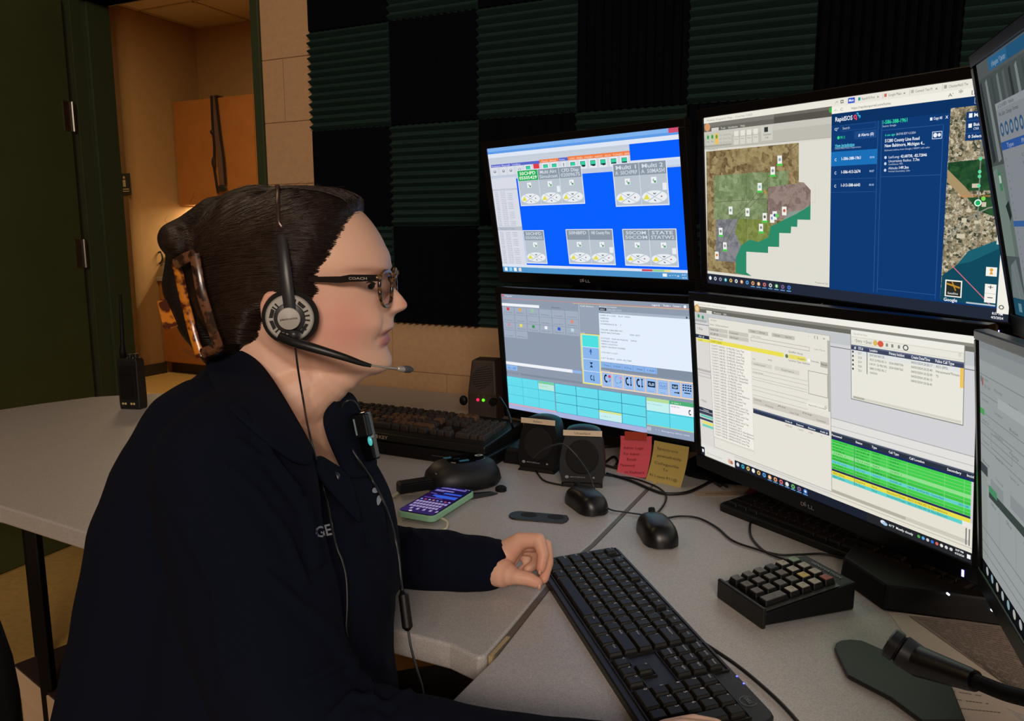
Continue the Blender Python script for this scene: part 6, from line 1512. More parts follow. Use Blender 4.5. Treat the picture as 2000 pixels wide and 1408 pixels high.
# open neckline
tree_s = BVHTree.FromPolygons([Vector(v) for v in co2], [tuple(p.vertices) for p in shirt_me.polygons])
VP = [(455, 640), (470, 684), (508, 708), (545, 764), (575, 817), (600, 860), (613, 888), (622, 896), (677, 926), (664, 905), (650, 868), (642, 840), (634, 808), (668, 770), (720, 730), (640, 690)]
def inpoly(x, y, P):
    c_ = False; j = len(P)-1
    for i in range(len(P)):
        if (P[i][1] > y) != (P[j][1] > y) and x < (P[j][0]-P[i][0])*(y-P[i][1])/(P[j][1]-P[i][1])+P[i][0]: c_ = not c_
        j = i
    return c_
bm = bmesh.new(); bm.from_mesh(shirt_me); dele = []
for f in bm.faces:
    c_ = f.calc_center_median(); x, y = project(c_)
    if 440 < x < 740 and 600 < y < 930 and f.normal.dot((Vector((0, 0, CAMZ))-c_)) > -.3 and c_.y < 1.05 and (inpoly(x, y, VP) or (y < 790 and x > 500 and c_.y < .95 and c_.x > A(560, 760, Y=.93).x)): dele.append(f)
bmesh.ops.delete(bm, geom=dele, context='FACES'); bm.to_mesh(shirt_me); bm.free()
m_shirt = mat('navy_knit', '090e1d', .95, bump=(1300, .35, .0006), spec=.12)
shirt = pobj(shirt_me, 'shirt', m_shirt)
tree_b = BVHTree.FromPolygons([v.co.copy() for v in body_me.vertices], [tuple(p.vertices) for p in body_me.polygons])
def on(px, py, off=.002, trees=None, default=None):
    """point of the cloth or skin seen at this place, lifted off by off"""
    o_ = Vector((0, 0, CAMZ)); d = ray(px, py); best = None
    for t in (trees or (tree_s, tree_b)):
        h = t.ray_cast(o_, d)
        if h[0] is not None and (best is None or h[3] < best[1]): best = (h[0]-d*off, h[3])
    return best[0] if best and best[1] < 1.6 else at(px, py, Y=default or YC)
def patch(rows, name, m, thick=.0022, par=root, sub=2):
    """cloth sheet through a grid of points"""
    n = len(rows[0]); vs = [tuple(p-rootL) for r in rows for p in r]
    fs = [(j*n+i, j*n+i+1, (j+1)*n+i+1, (j+1)*n+i) for j in range(len(rows)-1) for i in range(n-1)]
    o = MB().add(vs, fs).build(name, m, par, smooth=True)
    s_ = o.modifiers.new('sub', 'SUBSURF'); s_.levels = s_.render_levels = sub
    s_ = o.modifiers.new('thick', 'SOLIDIFY'); s_.thickness = thick; s_.offset = 0
    return o
m_col = mat('navy_collar_knit', '0a1020', .95, bump=(1500, .4, .0006), spec=.12)
top = [(432, 672), (470, 682), (508, 706), (545, 762), (575, 815), (600, 858), (612, 886)]
bot = [(400, 712), (420, 770), (456, 808), (505, 850), (548, 886), (582, 909), (610, 908)]
mid = [((a+c_)/2-6, (b+d)/2-3) for (a, b), (c_, d) in zip(top, bot)]
patch([[on(x, y, .0050) for x, y in top], [on(x, y, .010) for x, y in mid], [on(x, y, .0075) for x, y in bot]], 'collar', m_col, .0035)
# far collar leaf
fo = [(680, 760, 1.0), (697, 782, 1.01), (708, 820, 1.005), (722, 870, .995), (738, 925, .985)]
fi = [(629, 804, None), (636, 838, None), (646, 868, None), (663, 905, None), (682, 938, None)]
R0 = [on(x, y, .004) for x, y, _ in fi]; R2 = [A(x, y, Y=Y-.045) for x, y, Y in fo]
patch([R0, [(a*.5+b*.5)-ray(670, 850)*.006 for a, b in zip(R0, R2)], R2], 'collar', m_col, .0035)
# placket flaps of the open neck
pa = [(618, 884), (640, 898), (662, 912), (684, 926)]; pb_ = [(622, 935), (650, 965), (682, 1000), (712, 1034)]; pmid = [((a+c_)/2-2, (b+d)/2) for (a, b), (c_, d) in zip(pa, pb_)]
patch([[on(x, y, .004) for x, y in pa], [on(x, y, .006) for x, y in pmid], [on(x, y, .004) for x, y in pb_]], 'placket', m_col, .002)
btn = MB(); bp_ = on(654, 931, .0085); bM = Matrix.Translation(bp_-rootL) @ (-ray(654, 931)).to_track_quat('Z', 'Y').to_matrix().to_4x4()
btn.lathe([(.0052, 0), (.0056, .001), (.0050, .0022), (.0036, .0016)], 20, bM); btn.build('button', mat('dark_button_plastic', '1c2029', .3), root, smooth=True, auto=40)
# seam below the placket
MB().tube([on(x, y, .001)-rootL for x, y in ((712, 1032), (716, 1045), (718, 1056), (717, 1068))], .0012, 6).build('seam', m_col, root)
# embroidery and white emblem, laid on the cloth
def oncloth(txt, px, py, wpx, hpx, ang, m, name):
    vs, fs, a, b = textgeo(txt, True); s_ = wpx/(b-a); ca_, sa_ = math.cos(R(ang)), math.sin(R(ang)); out = []
    for x, y, z in vs:
        u, v = (x-a)*s_, y/.72*hpx; out.append(tuple(on(px+u*ca_+v*sa_, py+u*sa_-v*ca_, .0016, (tree_s,), .8)-rootL))
    MB().add(out, fs).build(name, m, root)
m_emb = mat('white_embroidery', 'aab0bc', .8)
oncloth('GE', 619, 1051, 31, 22, -14, m_emb, 'embroidery')
MB().add([tuple(on(x, y, .0016, (tree_s,), .8)-rootL) for x, y in ((646, 1021), (649, 1020), (652, 1040), (649, 1041))], [(0, 1, 2, 3)]).build('embroidery', m_emb, root)
def leafshape(cx, cy, a, b, ang, m, name):
    out = []
    for i in range(16):
        t = 2*PI*i/16; x, y = a*math.cos(t), b*math.sin(t)*(1-.3*math.cos(t)); out.append(tuple(on(cx+x*math.cos(ang)-y*math.sin(ang), cy+x*math.sin(ang)+y*math.cos(ang), .0016, (tree_s,), .8)-rootL))
    MB().add(out, [tuple(range(16))]).build(name, m, root)
leafshape(733, 958, 6, 5, .3, m_emb, 'emblem'); leafshape(740, 977, 10, 4.5, 1.75, m_emb, 'emblem')
# cuff of the far sleeve
cuf = MB(); axis = (A(870, 1094, Y=1.04)-FW).normalized(); 
cuf.tube([A(958, 1101, Y=1.032), A(966, 1103, Y=1.030), A(974, 1105, Y=1.029)], [.0355, .036, .033], 28, Matrix.Translation(-rootL)).build('cuff', m_col, root, smooth=True)
# trousers and legs under the desk
tr = MB(); 
for Yh, Yk in ((.72, .66), (.86, .98)):
    chain(tr, [Vector((-.42, Yh, .54)), Vector((-.06 if Yh < .8 else -.10, Yk, .56)), Vector((-.04, Yk+.02, .10))], [.095, .07, .05], 20)
    chain(tr, [Vector((-.05, Yk+.02, .06)), Vector((.10, Yk+.02, .045))], [.045, .035], 16)
tr_me = remesh(tr, .008, 'trousers', 4)
pobj(tr_me, 'trousers', mat('black_trousers', '0a0b0f', .9))
# eyes
for s_ in (-1, 1):
    ep = A(733, 549, Y=YC+s_*.0285); ep.x -= .0190
    MB().ellipsoid(tuple(ep-rootL), (.0118, .0118, .0118), 20, 14).build('eye', mat('eye_white', 'd8d0c8', .2), root, smooth=True)
    MB().ellipsoid(tuple(ep-rootL+Vector((.0085, -.001, 0))), (.004, .0055, .0055), 16, 10).build('iris', mat('iris_brown', '4a3a30', .2), root, smooth=True)
MB().tube([on(x, y, .0004)-rootL for x, y in ((714, 553), (720, 550.5), (727, 551), (733, 554))], [.0003, .0008, .0010, .0008], 6).build('eyelashes', mat('lash_brown', '2a1a14', .7), root)
# nails
for (x, y, Y), r in (((1053, 1145, .980), .0048), ((1054, 1117, .990), .0038)):
    MB().ellipsoid(tuple(A(x, y, Y=Y)-rootL), (r*.6, r*.7, r), 12, 8).build('nail', mat('nail', 'd8a890', .25), root, smooth=True)

# ---- hair
HL = [(703, 421, .93), (684, 439, .905), (667, 465, .885), (650, 490, .872), (636, 510, .864), (618, 533, .859), (613, 553, .857), (620, 566, .857), (609, 585, .857), (588, 600, .857), (545, 600, .857), (520, 612, .858), (508, 640, .862), (500, 664, .868), (484, 684, .875), (462, 700, .885), (420, 720, .90)]
hp2 = [(A(x, y, Y=Y).x, A(x, y, Y=Y).z) for x, y, Y in HL]
hpoly = hp2+[(hxx(330, 720), hz(720)), (hxx(330, 360), hz(360)), (hxx(720, 360), hz(360))]
def hsd(x, z):
    d = 1e9
    for (a, b), (c_, e_) in zip(hp2, hp2[1:]):
        dx, dy = c_-a, e_-b; t = max(0, min(1, ((x-a)*dx+(z-b)*dy)/(dx*dx+dy*dy))); d = min(d, math.hypot(x-a-dx*t, z-b-dy*t))
    return d if inpoly(x, z, hpoly) else -d
hr = MB(); rings = []; n, m_ = 120, 110
XT = hxx(543, 400)
for k in range(m_+1):
    py = 386.2+(722-386.2)*k/m_; ring = []
    for i in range(n):
        ang = 2*PI*i/n; x, y, z = head_pt(py, ang, False)
        s_ = hsd(x, z); q = max(0, min(1, (s_+.001)/.016)); q = q*q*(3-2*q)
        th = -.0035+(.0035+.0125)*q
        bk = max(0, min(1, (hxx(560, 500)-x)/.09)); th += .013*bk*q
        wav = .0012*math.sin(i*2.3+k*.11)+.0010*math.sin(i*5.1+k*.23); th += wav*q
        th -= .0035*q*math.exp(-((x-XT-.0)/.006)**2)*math.exp(-((z-hz(372))/.05)**2)      # pressed in under the headband
        cx = hxx(560, 500); d = Vector((x-cx, (y-YC)*1.25, (z-hz(560))*.9)); d.normalize()
        p = Vector((x, y, z))+d*th; ring.append(tuple(p))
    rings.append(ring)
hr.loft(rings)
chain(hr, [A(430, 440, Y=.93), A(395, 455, Y=.93), A(365, 462, Y=.925)], [.035, .030, .024], 20)
chain(hr, [A(352, 463, Y=.955), A(345, 468, Y=.915), A(352, 478, Y=.893)], [.020, .0215, .017], 20)
chain(hr, [A(344, 482, Y=.95), A(348, 488, Y=.905)], [.0145, .015], 16)
chain(hr, [A(385, 500, Y=.93), A(372, 560, Y=.925), A(398, 630, Y=.925), A(430, 690, Y=.93)], [.034, .032, .030, .022], 20)
chain(hr, [A(362, 520, Y=.915), A(352, 560, Y=.91), A(362, 580, Y=.915)], [.010, .010, .008], 14)
chain(hr, [A(430, 520, Y=.905), A(450, 600, Y=.90), A(470, 660, Y=.90)], [.040, .038, .026], 20)
hair_me = remesh(hr, .0032, 'hair', 5, .5)
m_hair = mat('dark_brown_hair', '140d0a', .5, spec=.3)
nt = m_hair.node_tree; tc = nt.nodes.new('ShaderNodeTexCoord'); mp_n = nt.nodes.new('ShaderNodeMapping'); mp_n.inputs['Scale'].default_value = (60, 200, 420); mp_n.inputs['Rotation'].default_value = (0, R(-32), 0)
nz = nt.nodes.new('ShaderNodeTexNoise'); nz.inputs['Scale'].default_value = 1.0; nz.inputs['Detail'].default_value = 5; bpn = nt.nodes.new('ShaderNodeBump'); bpn.inputs['Strength'].default_value = .8; bpn.inputs['Distance'].default_value = .002
nt.links.new(tc.outputs['Object'], mp_n.inputs[0]); nt.links.new(mp_n.outputs[0], nz.inputs['Vector']); nt.links.new(nz.outputs['Fac'], bpn.inputs['Height']); nt.links.new(bpn.outputs[0], nt.nodes['Principled BSDF'].inputs['Normal'])
hair = pobj(hair_me, 'hair', m_hair)
tree_h = BVHTree.FromPolygons([v.co.copy() for v in hair_me.vertices], [tuple(p.vertices) for p in hair_me.polygons])
rs_ = random.Random(11)
HT = [hp2[0]]+hp2[1:9]
def lerp2(P, t):
    t *= len(P)-1; i = min(int(t), len(P)-2); t -= i; return (P[i][0]+(P[i+1][0]-P[i][0])*t, P[i][1]+(P[i+1][1]-P[i][1])*t)
endc = [(A(x, y, Y=.90).x, A(x, y, Y=.90).z) for x, y in ((400, 440), (400, 480), (400, 520), (408, 570), (420, 620), (436, 670))]
topc = [(hxx(x, y), hz(y)) for x, y in ((705, 424), (690, 408), (660, 395), (620, 386), (575, 385), (530, 388), (480, 392), (440, 400))]
napc = [(A(x, y, Y=.865).x, A(x, y, Y=.865).z) for x, y in ((560, 596), (530, 606), (512, 630), (505, 655), (492, 675))]
def strand(s0, e0, side, lift, jit):
    mx, mz = (s0[0]+e0[0])/2, (s0[1]+e0[1])/2; bow = .014*rs_.uniform(.5, 1.3)
    pts = []; N_ = 13
    for k in range(N_):
        t = k/(N_-1); x = (1-t)**2*s0[0]+2*t*(1-t)*mx+t*t*e0[0]; z = (1-t)**2*s0[1]+2*t*(1-t)*(mz+bow)+t*t*e0[1]
        x += jit*math.sin(t*5+s0[0]*900); z += jit*math.sin(t*4+s0[1]*700)
        h = tree_h.ray_cast(Vector((x, YC-side*.3, z)), Vector((0, side, 0)))
        if h[0] is None: 
            if len(pts) > 3: break
            continue
        pts.append(h[0]+h[1]*lift)
    return pts
sm_ = MB()
def addst(p, r):
    k = len(p)
    if k < 4: return
    sm_.tube([q-rootL for q in p], [r*(.5+.5*math.sin(PI*(i+.6)/(k+.4))) for i in range(k)], 3, cap=False)
for side, N_ in ((1, 1500), (-1, 350)):
    for i in range(N_):
        q = rs_.random()
        if q < .50: t = rs_.random(); s0 = lerp2(HT, t); e0 = lerp2(endc, min(1, t*.75+rs_.uniform(0, .12)))
        elif q < .82: t = rs_.random(); s0 = lerp2(topc, t); e0 = lerp2(endc, max(0, .25*(1-t)+rs_.uniform(-.05, .15)))
        else: t = rs_.random(); s0 = lerp2(napc, t); e0 = lerp2(endc, .72+t*.28)
        s0 = (s0[0]+rs_.gauss(0, .0015), s0[1]+rs_.gauss(0, .0015))
        addst(strand(s0, e0, side, rs_.uniform(-.0002, .0020), rs_.uniform(0, .0018)), rs_.uniform(.00025, .00060))
for i in range(220):    # the rolled knot
    y0 = rs_.uniform(440, 500); s0 = (A(405, y0, Y=.90).x, A(405, y0, Y=.90).z); e_ = A(rs_.uniform(322, 345), 470+(y0-470)*.5+rs_.uniform(-6, 10), Y=.90)
    addst(strand(s0, (e_.x, e_.z), 1, rs_.uniform(0, .0012), rs_.uniform(0, .001)), rs_.uniform(.0002, .0005))
hcen = Vector((hxx(580, 500), YC, hz(510)))
for i in range(420):    # crown and front, swept back from the parting
    lat = rs_.uniform(-.45, .75); p0_ = R(rs_.uniform(28, 75)); p1_ = p0_+R(rs_.uniform(25, 60)); pts = []
    for k in range(10):
        f_ = p0_+(p1_-p0_)*k/9; dr = Vector((math.cos(f_), lat*(1+.35*k/9)*math.copysign(1, 1), math.sin(f_))).normalized()
        h = tree_h.ray_cast(hcen+dr*.3, -dr)
        b_ = tree_b.ray_cast(hcen+dr*.3, -dr)
        if h[0] is None or (b_[0] is not None and b_[3] < h[3]): continue
        pts.append(h[0]+dr*rs_.uniform(.0006, .0012))
    addst(pts, rs_.uniform(.00025, .0005))
for i in range(60):     # loose wisps at nape and crown
    x0, y0 = rs_.choice([(395, 690), (420, 640), (400, 400), (560, 372), (620, 374), (480, 690), (350, 440)])
    x0 += rs_.gauss(0, 16); y0 += rs_.gauss(0, 6); Y = YC+rs_.gauss(0, .02); L_ = rs_.uniform(12, 40); a = rs_.uniform(-PI, 0) if y0 < 500 else rs_.uniform(PI*.6, PI*1.1)
    addst([A(x0+L_*t*math.cos(a+t*.9), y0+L_*.5*t*math.sin(a+t*.9), Y=Y) for t in (0, .2, .4, .6, .8, 1)], .00016)
so = sm_.build('hair_strands', mat('hair_strand', '2c1e18', .4, spec=.5), root, smooth=True); so['kind'] = 'stuff'

def under(child_names, par_):
    for o in list(root.children):
        if o.name.split('.')[0] in child_names and o is not par_: o.parent = par_; o.location = Vector(o.location)+rootL
under(('collar', 'placket', 'button', 'seam', 'embroidery', 'emblem', 'cuff'), shirt); under(('hair_strands',), hair); under(('nail',), body)

# ================================================================ worn things
m_tort = mat('tortoiseshell', '5a3a22', .3)
def tort(name, a, b, sc=60):
    m = mat(name, a, .28, coat=.3); nt = m.node_tree; tc = nt.nodes.new('ShaderNodeTexCoord'); v = nt.nodes.new('ShaderNodeTexNoise'); v.inputs['Scale'].default_value = sc
    r = nt.nodes.new('ShaderNodeValToRGB'); r.color_ramp.elements[0].position = .44; r.color_ramp.elements[1].position = .54; r.color_ramp.elements[0].color = (*lin(a), 1); r.color_ramp.elements[1].color = (*lin(b), 1)
    nt.links.new(tc.outputs['Object'], v.inputs['Vector']); nt.links.new(v.outputs['Fac'], r.inputs[0]); nt.links.new(r.outputs[0], nt.nodes['Principled BSDF'].inputs['Base Color']); return m
mt1 = tort('tortoise_dark', '2a1a14', '6a4630', 90); mt2 = tort('tortoise_amber', '4a1c0e', 'c87820', 75)
hc = empty('hair_clip', tuple(A(385, 590, Y=.87)), label='large tortoiseshell claw clip holding up the dark hair', cat='hair clip')
L0 = hc.location.copy(); Mi = Matrix.Translation(-L0)
def bar(pts, r, name, m, flat=.5):
    return MB().tube(spline([A(*p[:2], Y=p[2]) for p in pts], 6), r, 10, Mi, flat=flat, up=(0, 1, 0)).build(name, m, hc, smooth=True, auto=50)
bar([(343, 516, .865), (360, 505, .855), (380, 497, .850)], .0060, 'clip_frame', mt1)
bar([(380, 497, .850), (386, 530, .845), (392, 565, .842), (402, 600, .842), (416, 645, .845), (428, 678, .852)], .0058, 'clip_frame', mt1)
bar([(428, 676, .852), (410, 684, .862), (396, 690, .872)], .0062, 'clip_frame', mt1)
bar([(343, 514, .875), (349, 530, .875), (354, 555, .88), (362, 590, .885), (372, 630, .885), (380, 660, .882), (392, 697, .878)], .0054, 'clip_frame', mt2)
tb = MB(); q = [A(x, y, Y=.905) for x, y in ((306, 588), (340, 583), (362, 590), (368, 632), (345, 638), (325, 645), (318, 640))]
tb.add([tuple(p-L0) for p in q]+[tuple(p-L0+Vector((0, .004, 0))) for p in q], [tuple(range(7)), tuple(range(13, 6, -1))]+[(i, (i+1) % 7, 7+(i+1) % 7, 7+i) for i in range(7)])
tb.build('lever_tab', mt2, hc, bevel=.001)

# headset
hd_ = empty('headset', tuple(A(567, 620, Y=.838)), label='over-the-head headset with silver ear disc and boom microphone', cat='headset')
L0 = hd_.location.copy(); Mi = Matrix.Translation(-L0)
ex_, ez_ = Vector((1, 0, 0)), Vector((0, 0, 1))
Mh = Matrix.Rotation(R(10), 4, 'Z') @ Matrix.Rotation(PI/2, 4, 'X')     # local z points to the viewer's side
m_foam = mat('ear_foam', '0c0c0d', .9, bump=(1500, .6)); m_hp = mat('headset_grey', '2a2b2e', .38); m_sil = mat('silver_plastic', 'b4b2ac', .33, .35)
MB().lathe([(.020, -.012), (.029, -.010), (.0305, -.002), (.0285, .004), (.0245, .006)], 40, Mh).build('ear_cushion', m_foam, hd_, smooth=True, auto=50)
MB().lathe([(.0255, .004), (.0255, .0065), (.024, .0078), (.0125, .0078)], 48, Mh).build('speaker_ring', m_sil, hd_, smooth=True, auto=35)
MB().lathe([(.0165, .007), (.0165, .0092), (.0155, .0098)], 40, Mh).build('inner_disc', m_hp, hd_, smooth=True, auto=35)
sl_ = MB()
for a0, a1, r0, r1 in [(150, 178, .0175, .0215), (187, 215, .0175, .0215), (35, 60, .0175, .0215), (-50, -20, .0175, .0210)]+[(a, a+5, .0165, .0215) for a in (130, 142, 222, 235, 250, 290, 305, 320, -10, 5, 20, 68, 80)]:
    P0 = [(r*math.cos(R(a)), r*math.sin(R(a)), z) for z in (.0079, .0084) for r, aa in ((r0, a0), (r1, a0), (r1, a1), (r0, a1)) for a in (aa,)]
    sl_.add(P0, [(3,2,1,0),(4,5,6,7),(0,1,5,4),(1,2,6,5),(2,3,7,6),(3,0,4,7)], Mh)
sl_.build('vent_slots', mat('slot_black', '0c0908', .7), hd_)
MB().lathe([(.0118, .0095), (.0122, .0140), (.0116, .0152), (.0, .0158)], 40, Mh).build('centre_cap', m_sil, hd_, smooth=True, auto=50)
lm = MB(); add_text(lm, 'plantronics', Mh @ Matrix.Translation((0, -.0008, .0162)) @ Matrix.Rotation(R(6), 4, 'Z'), .018, .0022, True, True); lm.build('logo', mat('ink_dark', '4a4440', .6), hd_)
MB().tube([A(571, 640, Y=.830), A(567, 610, Y=.829), A(558, 540, Y=.828), A(552, 480, Y=.840), A(547, 437, Y=.853)], [.0058, .0066, .0066, .0062, .0056], 16, Mi, flat=.55, up=(0, 1, 0)).build('slider_arm', m_hp, hd_, smooth=True, auto=40)
tpz = A(542, 377, Y=YC)
bandp = [A(550, 445, Y=.846)]; hc0 = Vector((tpz.x, YC, hz(452)))
for k in range(15):
    a = R(-6+192*k/14); dr = Vector((0, -math.cos(a), math.sin(a))); o_ = hc0+dr*.3; o_.x = tpz.x+(A(547, 437, Y=.853).x-tpz.x)*abs(math.cos(a))**1.5
    h = tree_h.ray_cast(o_, -dr); 
    if h[0] is not None and k > 0: bandp.append(h[0]+dr*.0022)
MB().tube(spline(bandp, 6), .0026, 8, Mi, flat=.45, up=(0, 1, 0)).build('headband', mat('band_steel', '5a4a48', .3, .7), hd_, smooth=True)
MB().ellipsoid(tuple(Vector((tpz.x+.004, 1.012, hz(485)))-L0), (.022, .004, .008), 16, 8).build('temple_pad', m_hp, hd_, smooth=True)
MB().tube([A(574, 645, Y=.824), A(575, 662, Y=.824)], [.0065, .006], 14, Mi).build('boom_pivot', m_hp, hd_, smooth=True)
MB().tube(spline([A(548, 658, Y=.825), A(575, 669, Y=.818), A(620, 682, Y=.815), A(670, 697, Y=.818), A(705, 709, Y=.825), A(724, 714, Y=.830)], 5), [.0052]*10+[.005, .0048, .0046, .0044, .0042, .0040, .0038, .0036, .0034, .0032, .0030, .0028, .0026, .0024, .0022, .0022], 14, Mi).build('boom', mat('boom_black', '17181a', .4), hd_, smooth=True)
MB().tube(spline([A(722, 713, Y=.829), A(750, 717, Y=.845), A(778, 720, Y=.865)], 5), .0011, 8, Mi).build('boom_wire', m_sil, hd_, smooth=True)
MB().tube([A(776, 719.5, Y=.864), A(779, 720, Y=.866), A(786, 720.5, Y=.871), A(789, 721, Y=.873)], [.0018, .003, .0036, .0036], 14, Mi).build('mic_collar', m_sil, hd_, smooth=True)
MB().tube([A(786, 720, Y=.871), A(792, 721, Y=.875), A(800, 721.5, Y=.881), A(806, 722, Y=.885)], [.0034, .0042, .0040, .0018], 14, Mi).build('mic_tip', mat('mic_foam_grey', '4a4a52', .8), hd_, smooth=True)
# its cord, down over the chest
cp = [A(576, 668, Y=.826), A(582, 720, Y=.832), A(592, 780, Y=.845)]+[on(x, y, .004) for x, y in ((603, 840), (617, 895), (630, 945), (640, 985), (648, 1030), (658, 1070), (668, 1095), (676, 1130), (678, 1180), (676, 1225), (679, 1245))]
MB().tube(spline(cp, 5), .0012, 8, Mi).build('cord', mat('headset_cord', '1b1c1f', .4), hd_, smooth=True)

# glasses
gl_ = empty('eyeglasses', tuple(A(740, 545, Y=.87)), label='tortoiseshell and black eyeglasses on the seated woman', cat='eyeglasses')
L0 = gl_.location.copy(); Mi = Matrix.Translation(-L0)
gxo, gxi = A(741, 560, Y=.868).x, A(764, 560, Y=.918).x
zt, zb_ = A(745, 530, Y=.89).z, A(745, 598, Y=.89).z; zc_, zr = (zt+zb_)/2, (zt-zb_)/2
m_lens = bpy.data.materials.new('lens_glass'); m_lens.use_nodes = True; nt = m_lens.node_tree
_t = nt.nodes.new('ShaderNodeBsdfTransparent'); _g = nt.nodes.new('ShaderNodeBsdfGlossy'); _g.inputs['Roughness'].default_value = .03; _g.inputs['Color'].default_value = (.8, .8, 1, 1)
_f = nt.nodes.new('ShaderNodeFresnel'); _f.inputs[0].default_value = 1.7; _m = nt.nodes.new('ShaderNodeMixShader')
nt.links.new(_f.outputs[0], _m.inputs[0]); nt.links.new(_t.outputs[0], _m.inputs[1]); nt.links.new(_g.outputs[0], _m.inputs[2]); nt.links.new(_m.outputs[0], nt.nodes['Material Output'].inputs[0])
mt3 = tort('tortoise_frame', '14100e', '7a5228', 160)
for s_ in (-1, 1):
    def lp(t, k=1.0):
        y0, y1 = .0075, .0615; cy = (y0+y1)/2; ry = (y1-y0)/2
        e = 3.0; l = cy+ry*k*math.copysign(abs(math.cos(t))**(2/e), math.cos(t)); z = zc_+zr*k*math.copysign(abs(math.sin(t))**(2/e), math.sin(t))
        if z < zc_: l += (cy-l)*.18*(zc_-z)/zr
        fr_ = max(0, (l-.0075)/.054); x = gxi-(gxi-gxo)*fr_**1.6
        return Vector((x, YC+s_*l, z))
    ringp = [lp(2*PI*i/48) for i in range(49)]
    MB().tube(ringp, .0023, 8, Mi).build('rim', mt3, gl_, smooth=True)
    gm_ = MB(); gm_.add([tuple(lp(2*PI*i/48, .985)-L0) for i in range(48)], [tuple(range(48))])
    lo = gm_.build('lens', m_lens, gl_)
    hz1 = zt-.006
    MB().tube([Vector((gxo+.001, YC+s_*.0625, hz1)), Vector((gxo-.004, YC+s_*.068, hz1))], [.0042, .0036], 10, Mi).build('hinge', mt3, gl_, smooth=True)
    tp0 = [Vector((gxo-.002, YC+s_*.0685, hz1)), Vector((gxo-.03, YC+s_*.0725, hz1)), Vector((A(665, 546, Y=YC-.0765).x, YC+s_*.0765, A(665, 546, Y=YC-.0765).z)), Vector((A(588, 545, Y=YC-.079).x, YC+s_*.079, A(588, 545, Y=YC-.079).z))]
    bx_ = MB()
    for a, b, h0, h1 in zip(tp0, tp0[1:], (.0036, .0040, .0036), (.0040, .0036, .0024)):
        vs = [tuple(p-L0+Vector((0, s_*d, h))) for p, hh in ((a, h0), (b, h1)) for d, h in ((.0012, hh), (.0012, -hh), (-.0012, -hh), (-.0012, hh))]
        bx_.add(vs, [(0,1,2,3),(7,6,5,4),(0,4,5,1),(1,5,6,2),(2,6,7,3),(3,7,4,0)])
    bx_.build('temple_arm', mat('gloss_black_acetate', '0a0808', .2, coat=.3), gl_)
br_ = MB().tube([Vector((gxi+.001, YC-.010, zt-.010)), Vector((gxi+.0035, YC, zt-.007)), Vector((gxi+.001, YC+.010, zt-.010))], .0022, 8, Mi).build('bridge', mt3, gl_, smooth=True)
lm = MB(); a = Vector((gxo-.032, YC-.0742, hz1-.0015)); add_text(lm, 'COACH', Matrix.Translation(a-L0) @ Matrix.Rotation(R(-5), 4, 'Z') @ Matrix.Rotation(PI/2, 4, 'X'), .021, .0028, True)
lm.build('lettering', mat('silver_lettering', 'a8a49c', .4, .3), gl_)

# clip-on radio adapter at the far lapel with its cable
pt = empty('lapel_radio_adapter', (0, 0, 0), label='black clip-on adapter with teal lit edges on the far lapel', cat='radio adapter')
pa_, pb2 = A(702, 806, Y=.925), A(722, 900, Y=.915)
zx = (pa_-pb2).normalized(); yx = Vector((-.35, -1, 0)); yx = (yx-zx*yx.dot(zx)).normalized(); xx = zx.cross(yx)*-1
Mp = Matrix((xx, yx.cross(xx)*1 if False else yx, zx)).transposed().to_4x4(); Mp.translation = (pa_+pb2)/2
if Mp.to_3x3().determinant() < 0: Mp = Matrix((-xx, yx, zx)).transposed().to_4x4(); Mp.translation = (pa_+pb2)/2
pt.matrix_world = Mp
hl = (pa_-pb2).length/2
MB().box(-.013, .013, -.007, .007, -hl, hl).build('body', mat('gloss_black', '06070a', .15), pt, bevel=.003)
MB().box(-.016, .004, .004, .016, hl-.030, hl-.002).build('connector', m_blk, pt, bevel=.002)
m_teal = mat('teal_glow', '3fb0b0', .2, emit=('58c8d0', .5)); m_wh = mat('pale_edge', '7c949c', .2)
sx = 1 if (Mp.to_3x3() @ Vector((1, 0, 0))).x > 0 else -1
MB().box(sx*.0125-.0008, sx*.0125+.0008, -.0002, .0074, -hl*.10, hl*.95).build('edge_light', m_wh, pt, bevel=.0008)
MB().box(sx*.006-.0010, sx*.006+.0010, .0068, .0078, .002, hl*.9).build('teal_strip', m_teal, pt)
MB().box(sx*.0005-.0010, sx*.0005+.0010, .0155, .0166, hl-.026, hl-.006).build('pale_strip', m_wh, pt)
MB().ellipsoid((sx*.0105, .0065, -hl*.20), (.003, .002, .006), 12, 8).build('lit_button', m_teal, pt, smooth=True)
ac = empty('adapter_cable', tuple(A(690, 780, Y=.90)), label='thin black cable looping from the lapel adapter down the chest', cat='cable')
L0 = ac.location.copy(); Mi = Matrix.Translation(-L0)
cp = [A(702, 802, Y=.915), A(692, 785, Y=.905), A(678, 783, Y=.90), A(667, 797, Y=.90), A(666, 830, Y=.895), A(682, 868, Y=.89), A(705, 905, Y=.885)]+[on(x, y, .005, None, .86) for x, y in ((725, 935), (742, 965), (757, 1000))]+[A(770, 1045, Y=.845), A(779, 1090, Y=.835), A(783, 1130, Y=.825), A(786, 1155, Y=.815)]
MB().tube(spline(cp, 6), .0016, 8, Mi).build('wire', mat('headset_cord', '1b1c1f', .4), ac, smooth=True)
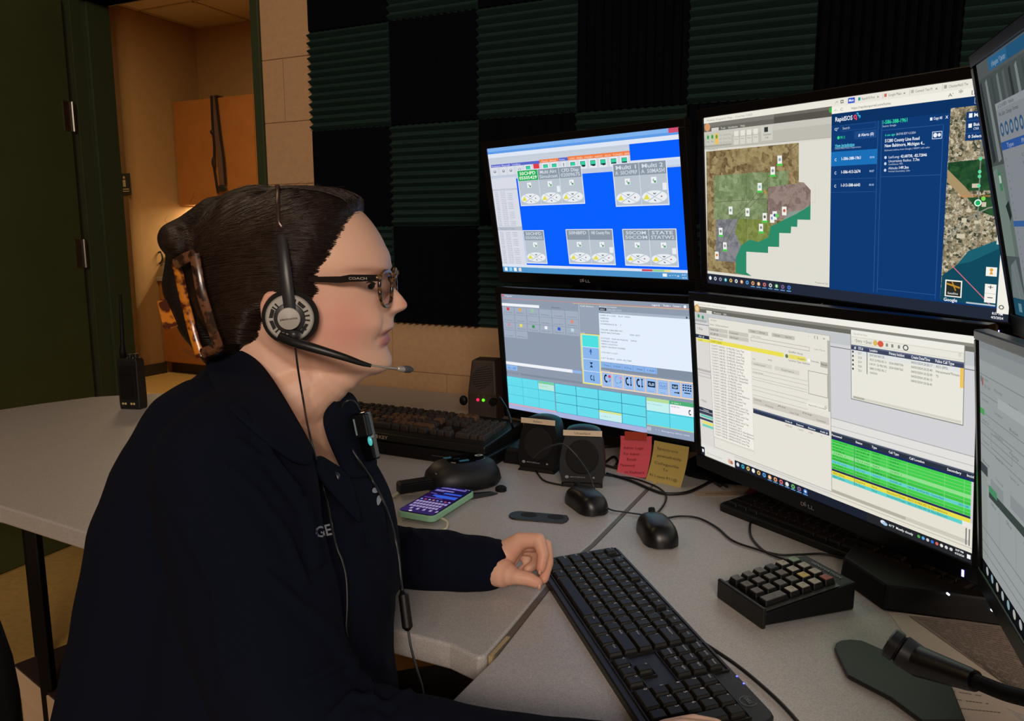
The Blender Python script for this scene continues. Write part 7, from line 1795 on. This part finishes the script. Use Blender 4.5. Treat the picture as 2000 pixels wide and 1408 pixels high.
MB().tube([A(785, 1150, Y=.818), A(786, 1158, Y=.815), A(788, 1162, Y=.813), A(796, 1225, Y=.80), A(797, 1230, Y=.80)], [.002, .0034, .0058, .0060, .003], 14, Mi).build('inline_connector', m_blk, ac, smooth=True, auto=40)
MB().tube(spline([A(797, 1228, Y=.80), A(803, 1265, Y=.79), A(815, 1310, Y=.775), A(826, 1350, Y=.76), A(828, 1400, Y=.75)], 6), .0014, 8, Mi).build('wire', mat('headset_cord', '1b1c1f', .4), ac, smooth=True)

# ================================================================ office chair
ch = empty('office_chair', (-.46, .82, 0), label='black office chair the woman sits on, backrest at lower left edge', cat='chair')
m_ch = mat('black_upholstery', '0b0b0e', .75, bump=(700, .3))
MB().loft([[(x, y, z) for x, y in sup(a, b, 28, 3)] for a, b, z in ((.23, .23, .40), (.245, .245, .42), (.245, .245, .455), (.22, .22, .475))]).build('seat', m_ch, ch, smooth=True, auto=50)
bk_ = MB(); rows_ = []
for z, x, hw in ((.50, -.235, .13), (.56, -.245, .15), (.66, -.26, .165), (.76, -.28, .155), (.83, -.295, .12)):
    rows_.append([(x+dx-.10*((y/.24)**2)*-1*.6+.0, y, z) for dx, y in [(.03, -hw), (.035, -hw*.5), (.03, 0), (.035, hw*.5), (.03, hw), (-.02, hw), (-.03, hw*.5), (-.035, 0), (-.03, -hw*.5), (-.02, -hw)]])
bk_.loft(rows_).build('backrest', m_ch, ch, smooth=True, sub=1)
MB().tube([(-.02, 0, .39), (-.20, 0, .38), (-.27, 0, .45), (-.275, 0, .66)], .016, 10).build('back_bar', m_rub, ch, smooth=True)
MB().lathe([(.028, .12), (.028, .40)], 16).build('gas_lift', m_rub, ch, smooth=True, auto=40)
for k in range(5):
    a = 2*PI*k/5+.3; c_, s_ = math.cos(a), math.sin(a)
    MB().tube([(0, 0, .12), (c_*.15, s_*.15, .10), (c_*.29, s_*.29, .075)], [.025, .020, .014], 10).build('leg', m_rub, ch, smooth=True)
    MB().lathe([(.028, -.012), (.030, 0), (.028, .012)], 16, Matrix.Translation((c_*.29, s_*.29, .031)) @ Matrix.Rotation(a, 4, 'Z') @ Matrix.Rotation(PI/2, 4, 'X')).build('caster', m_rub, ch, smooth=True, auto=40)
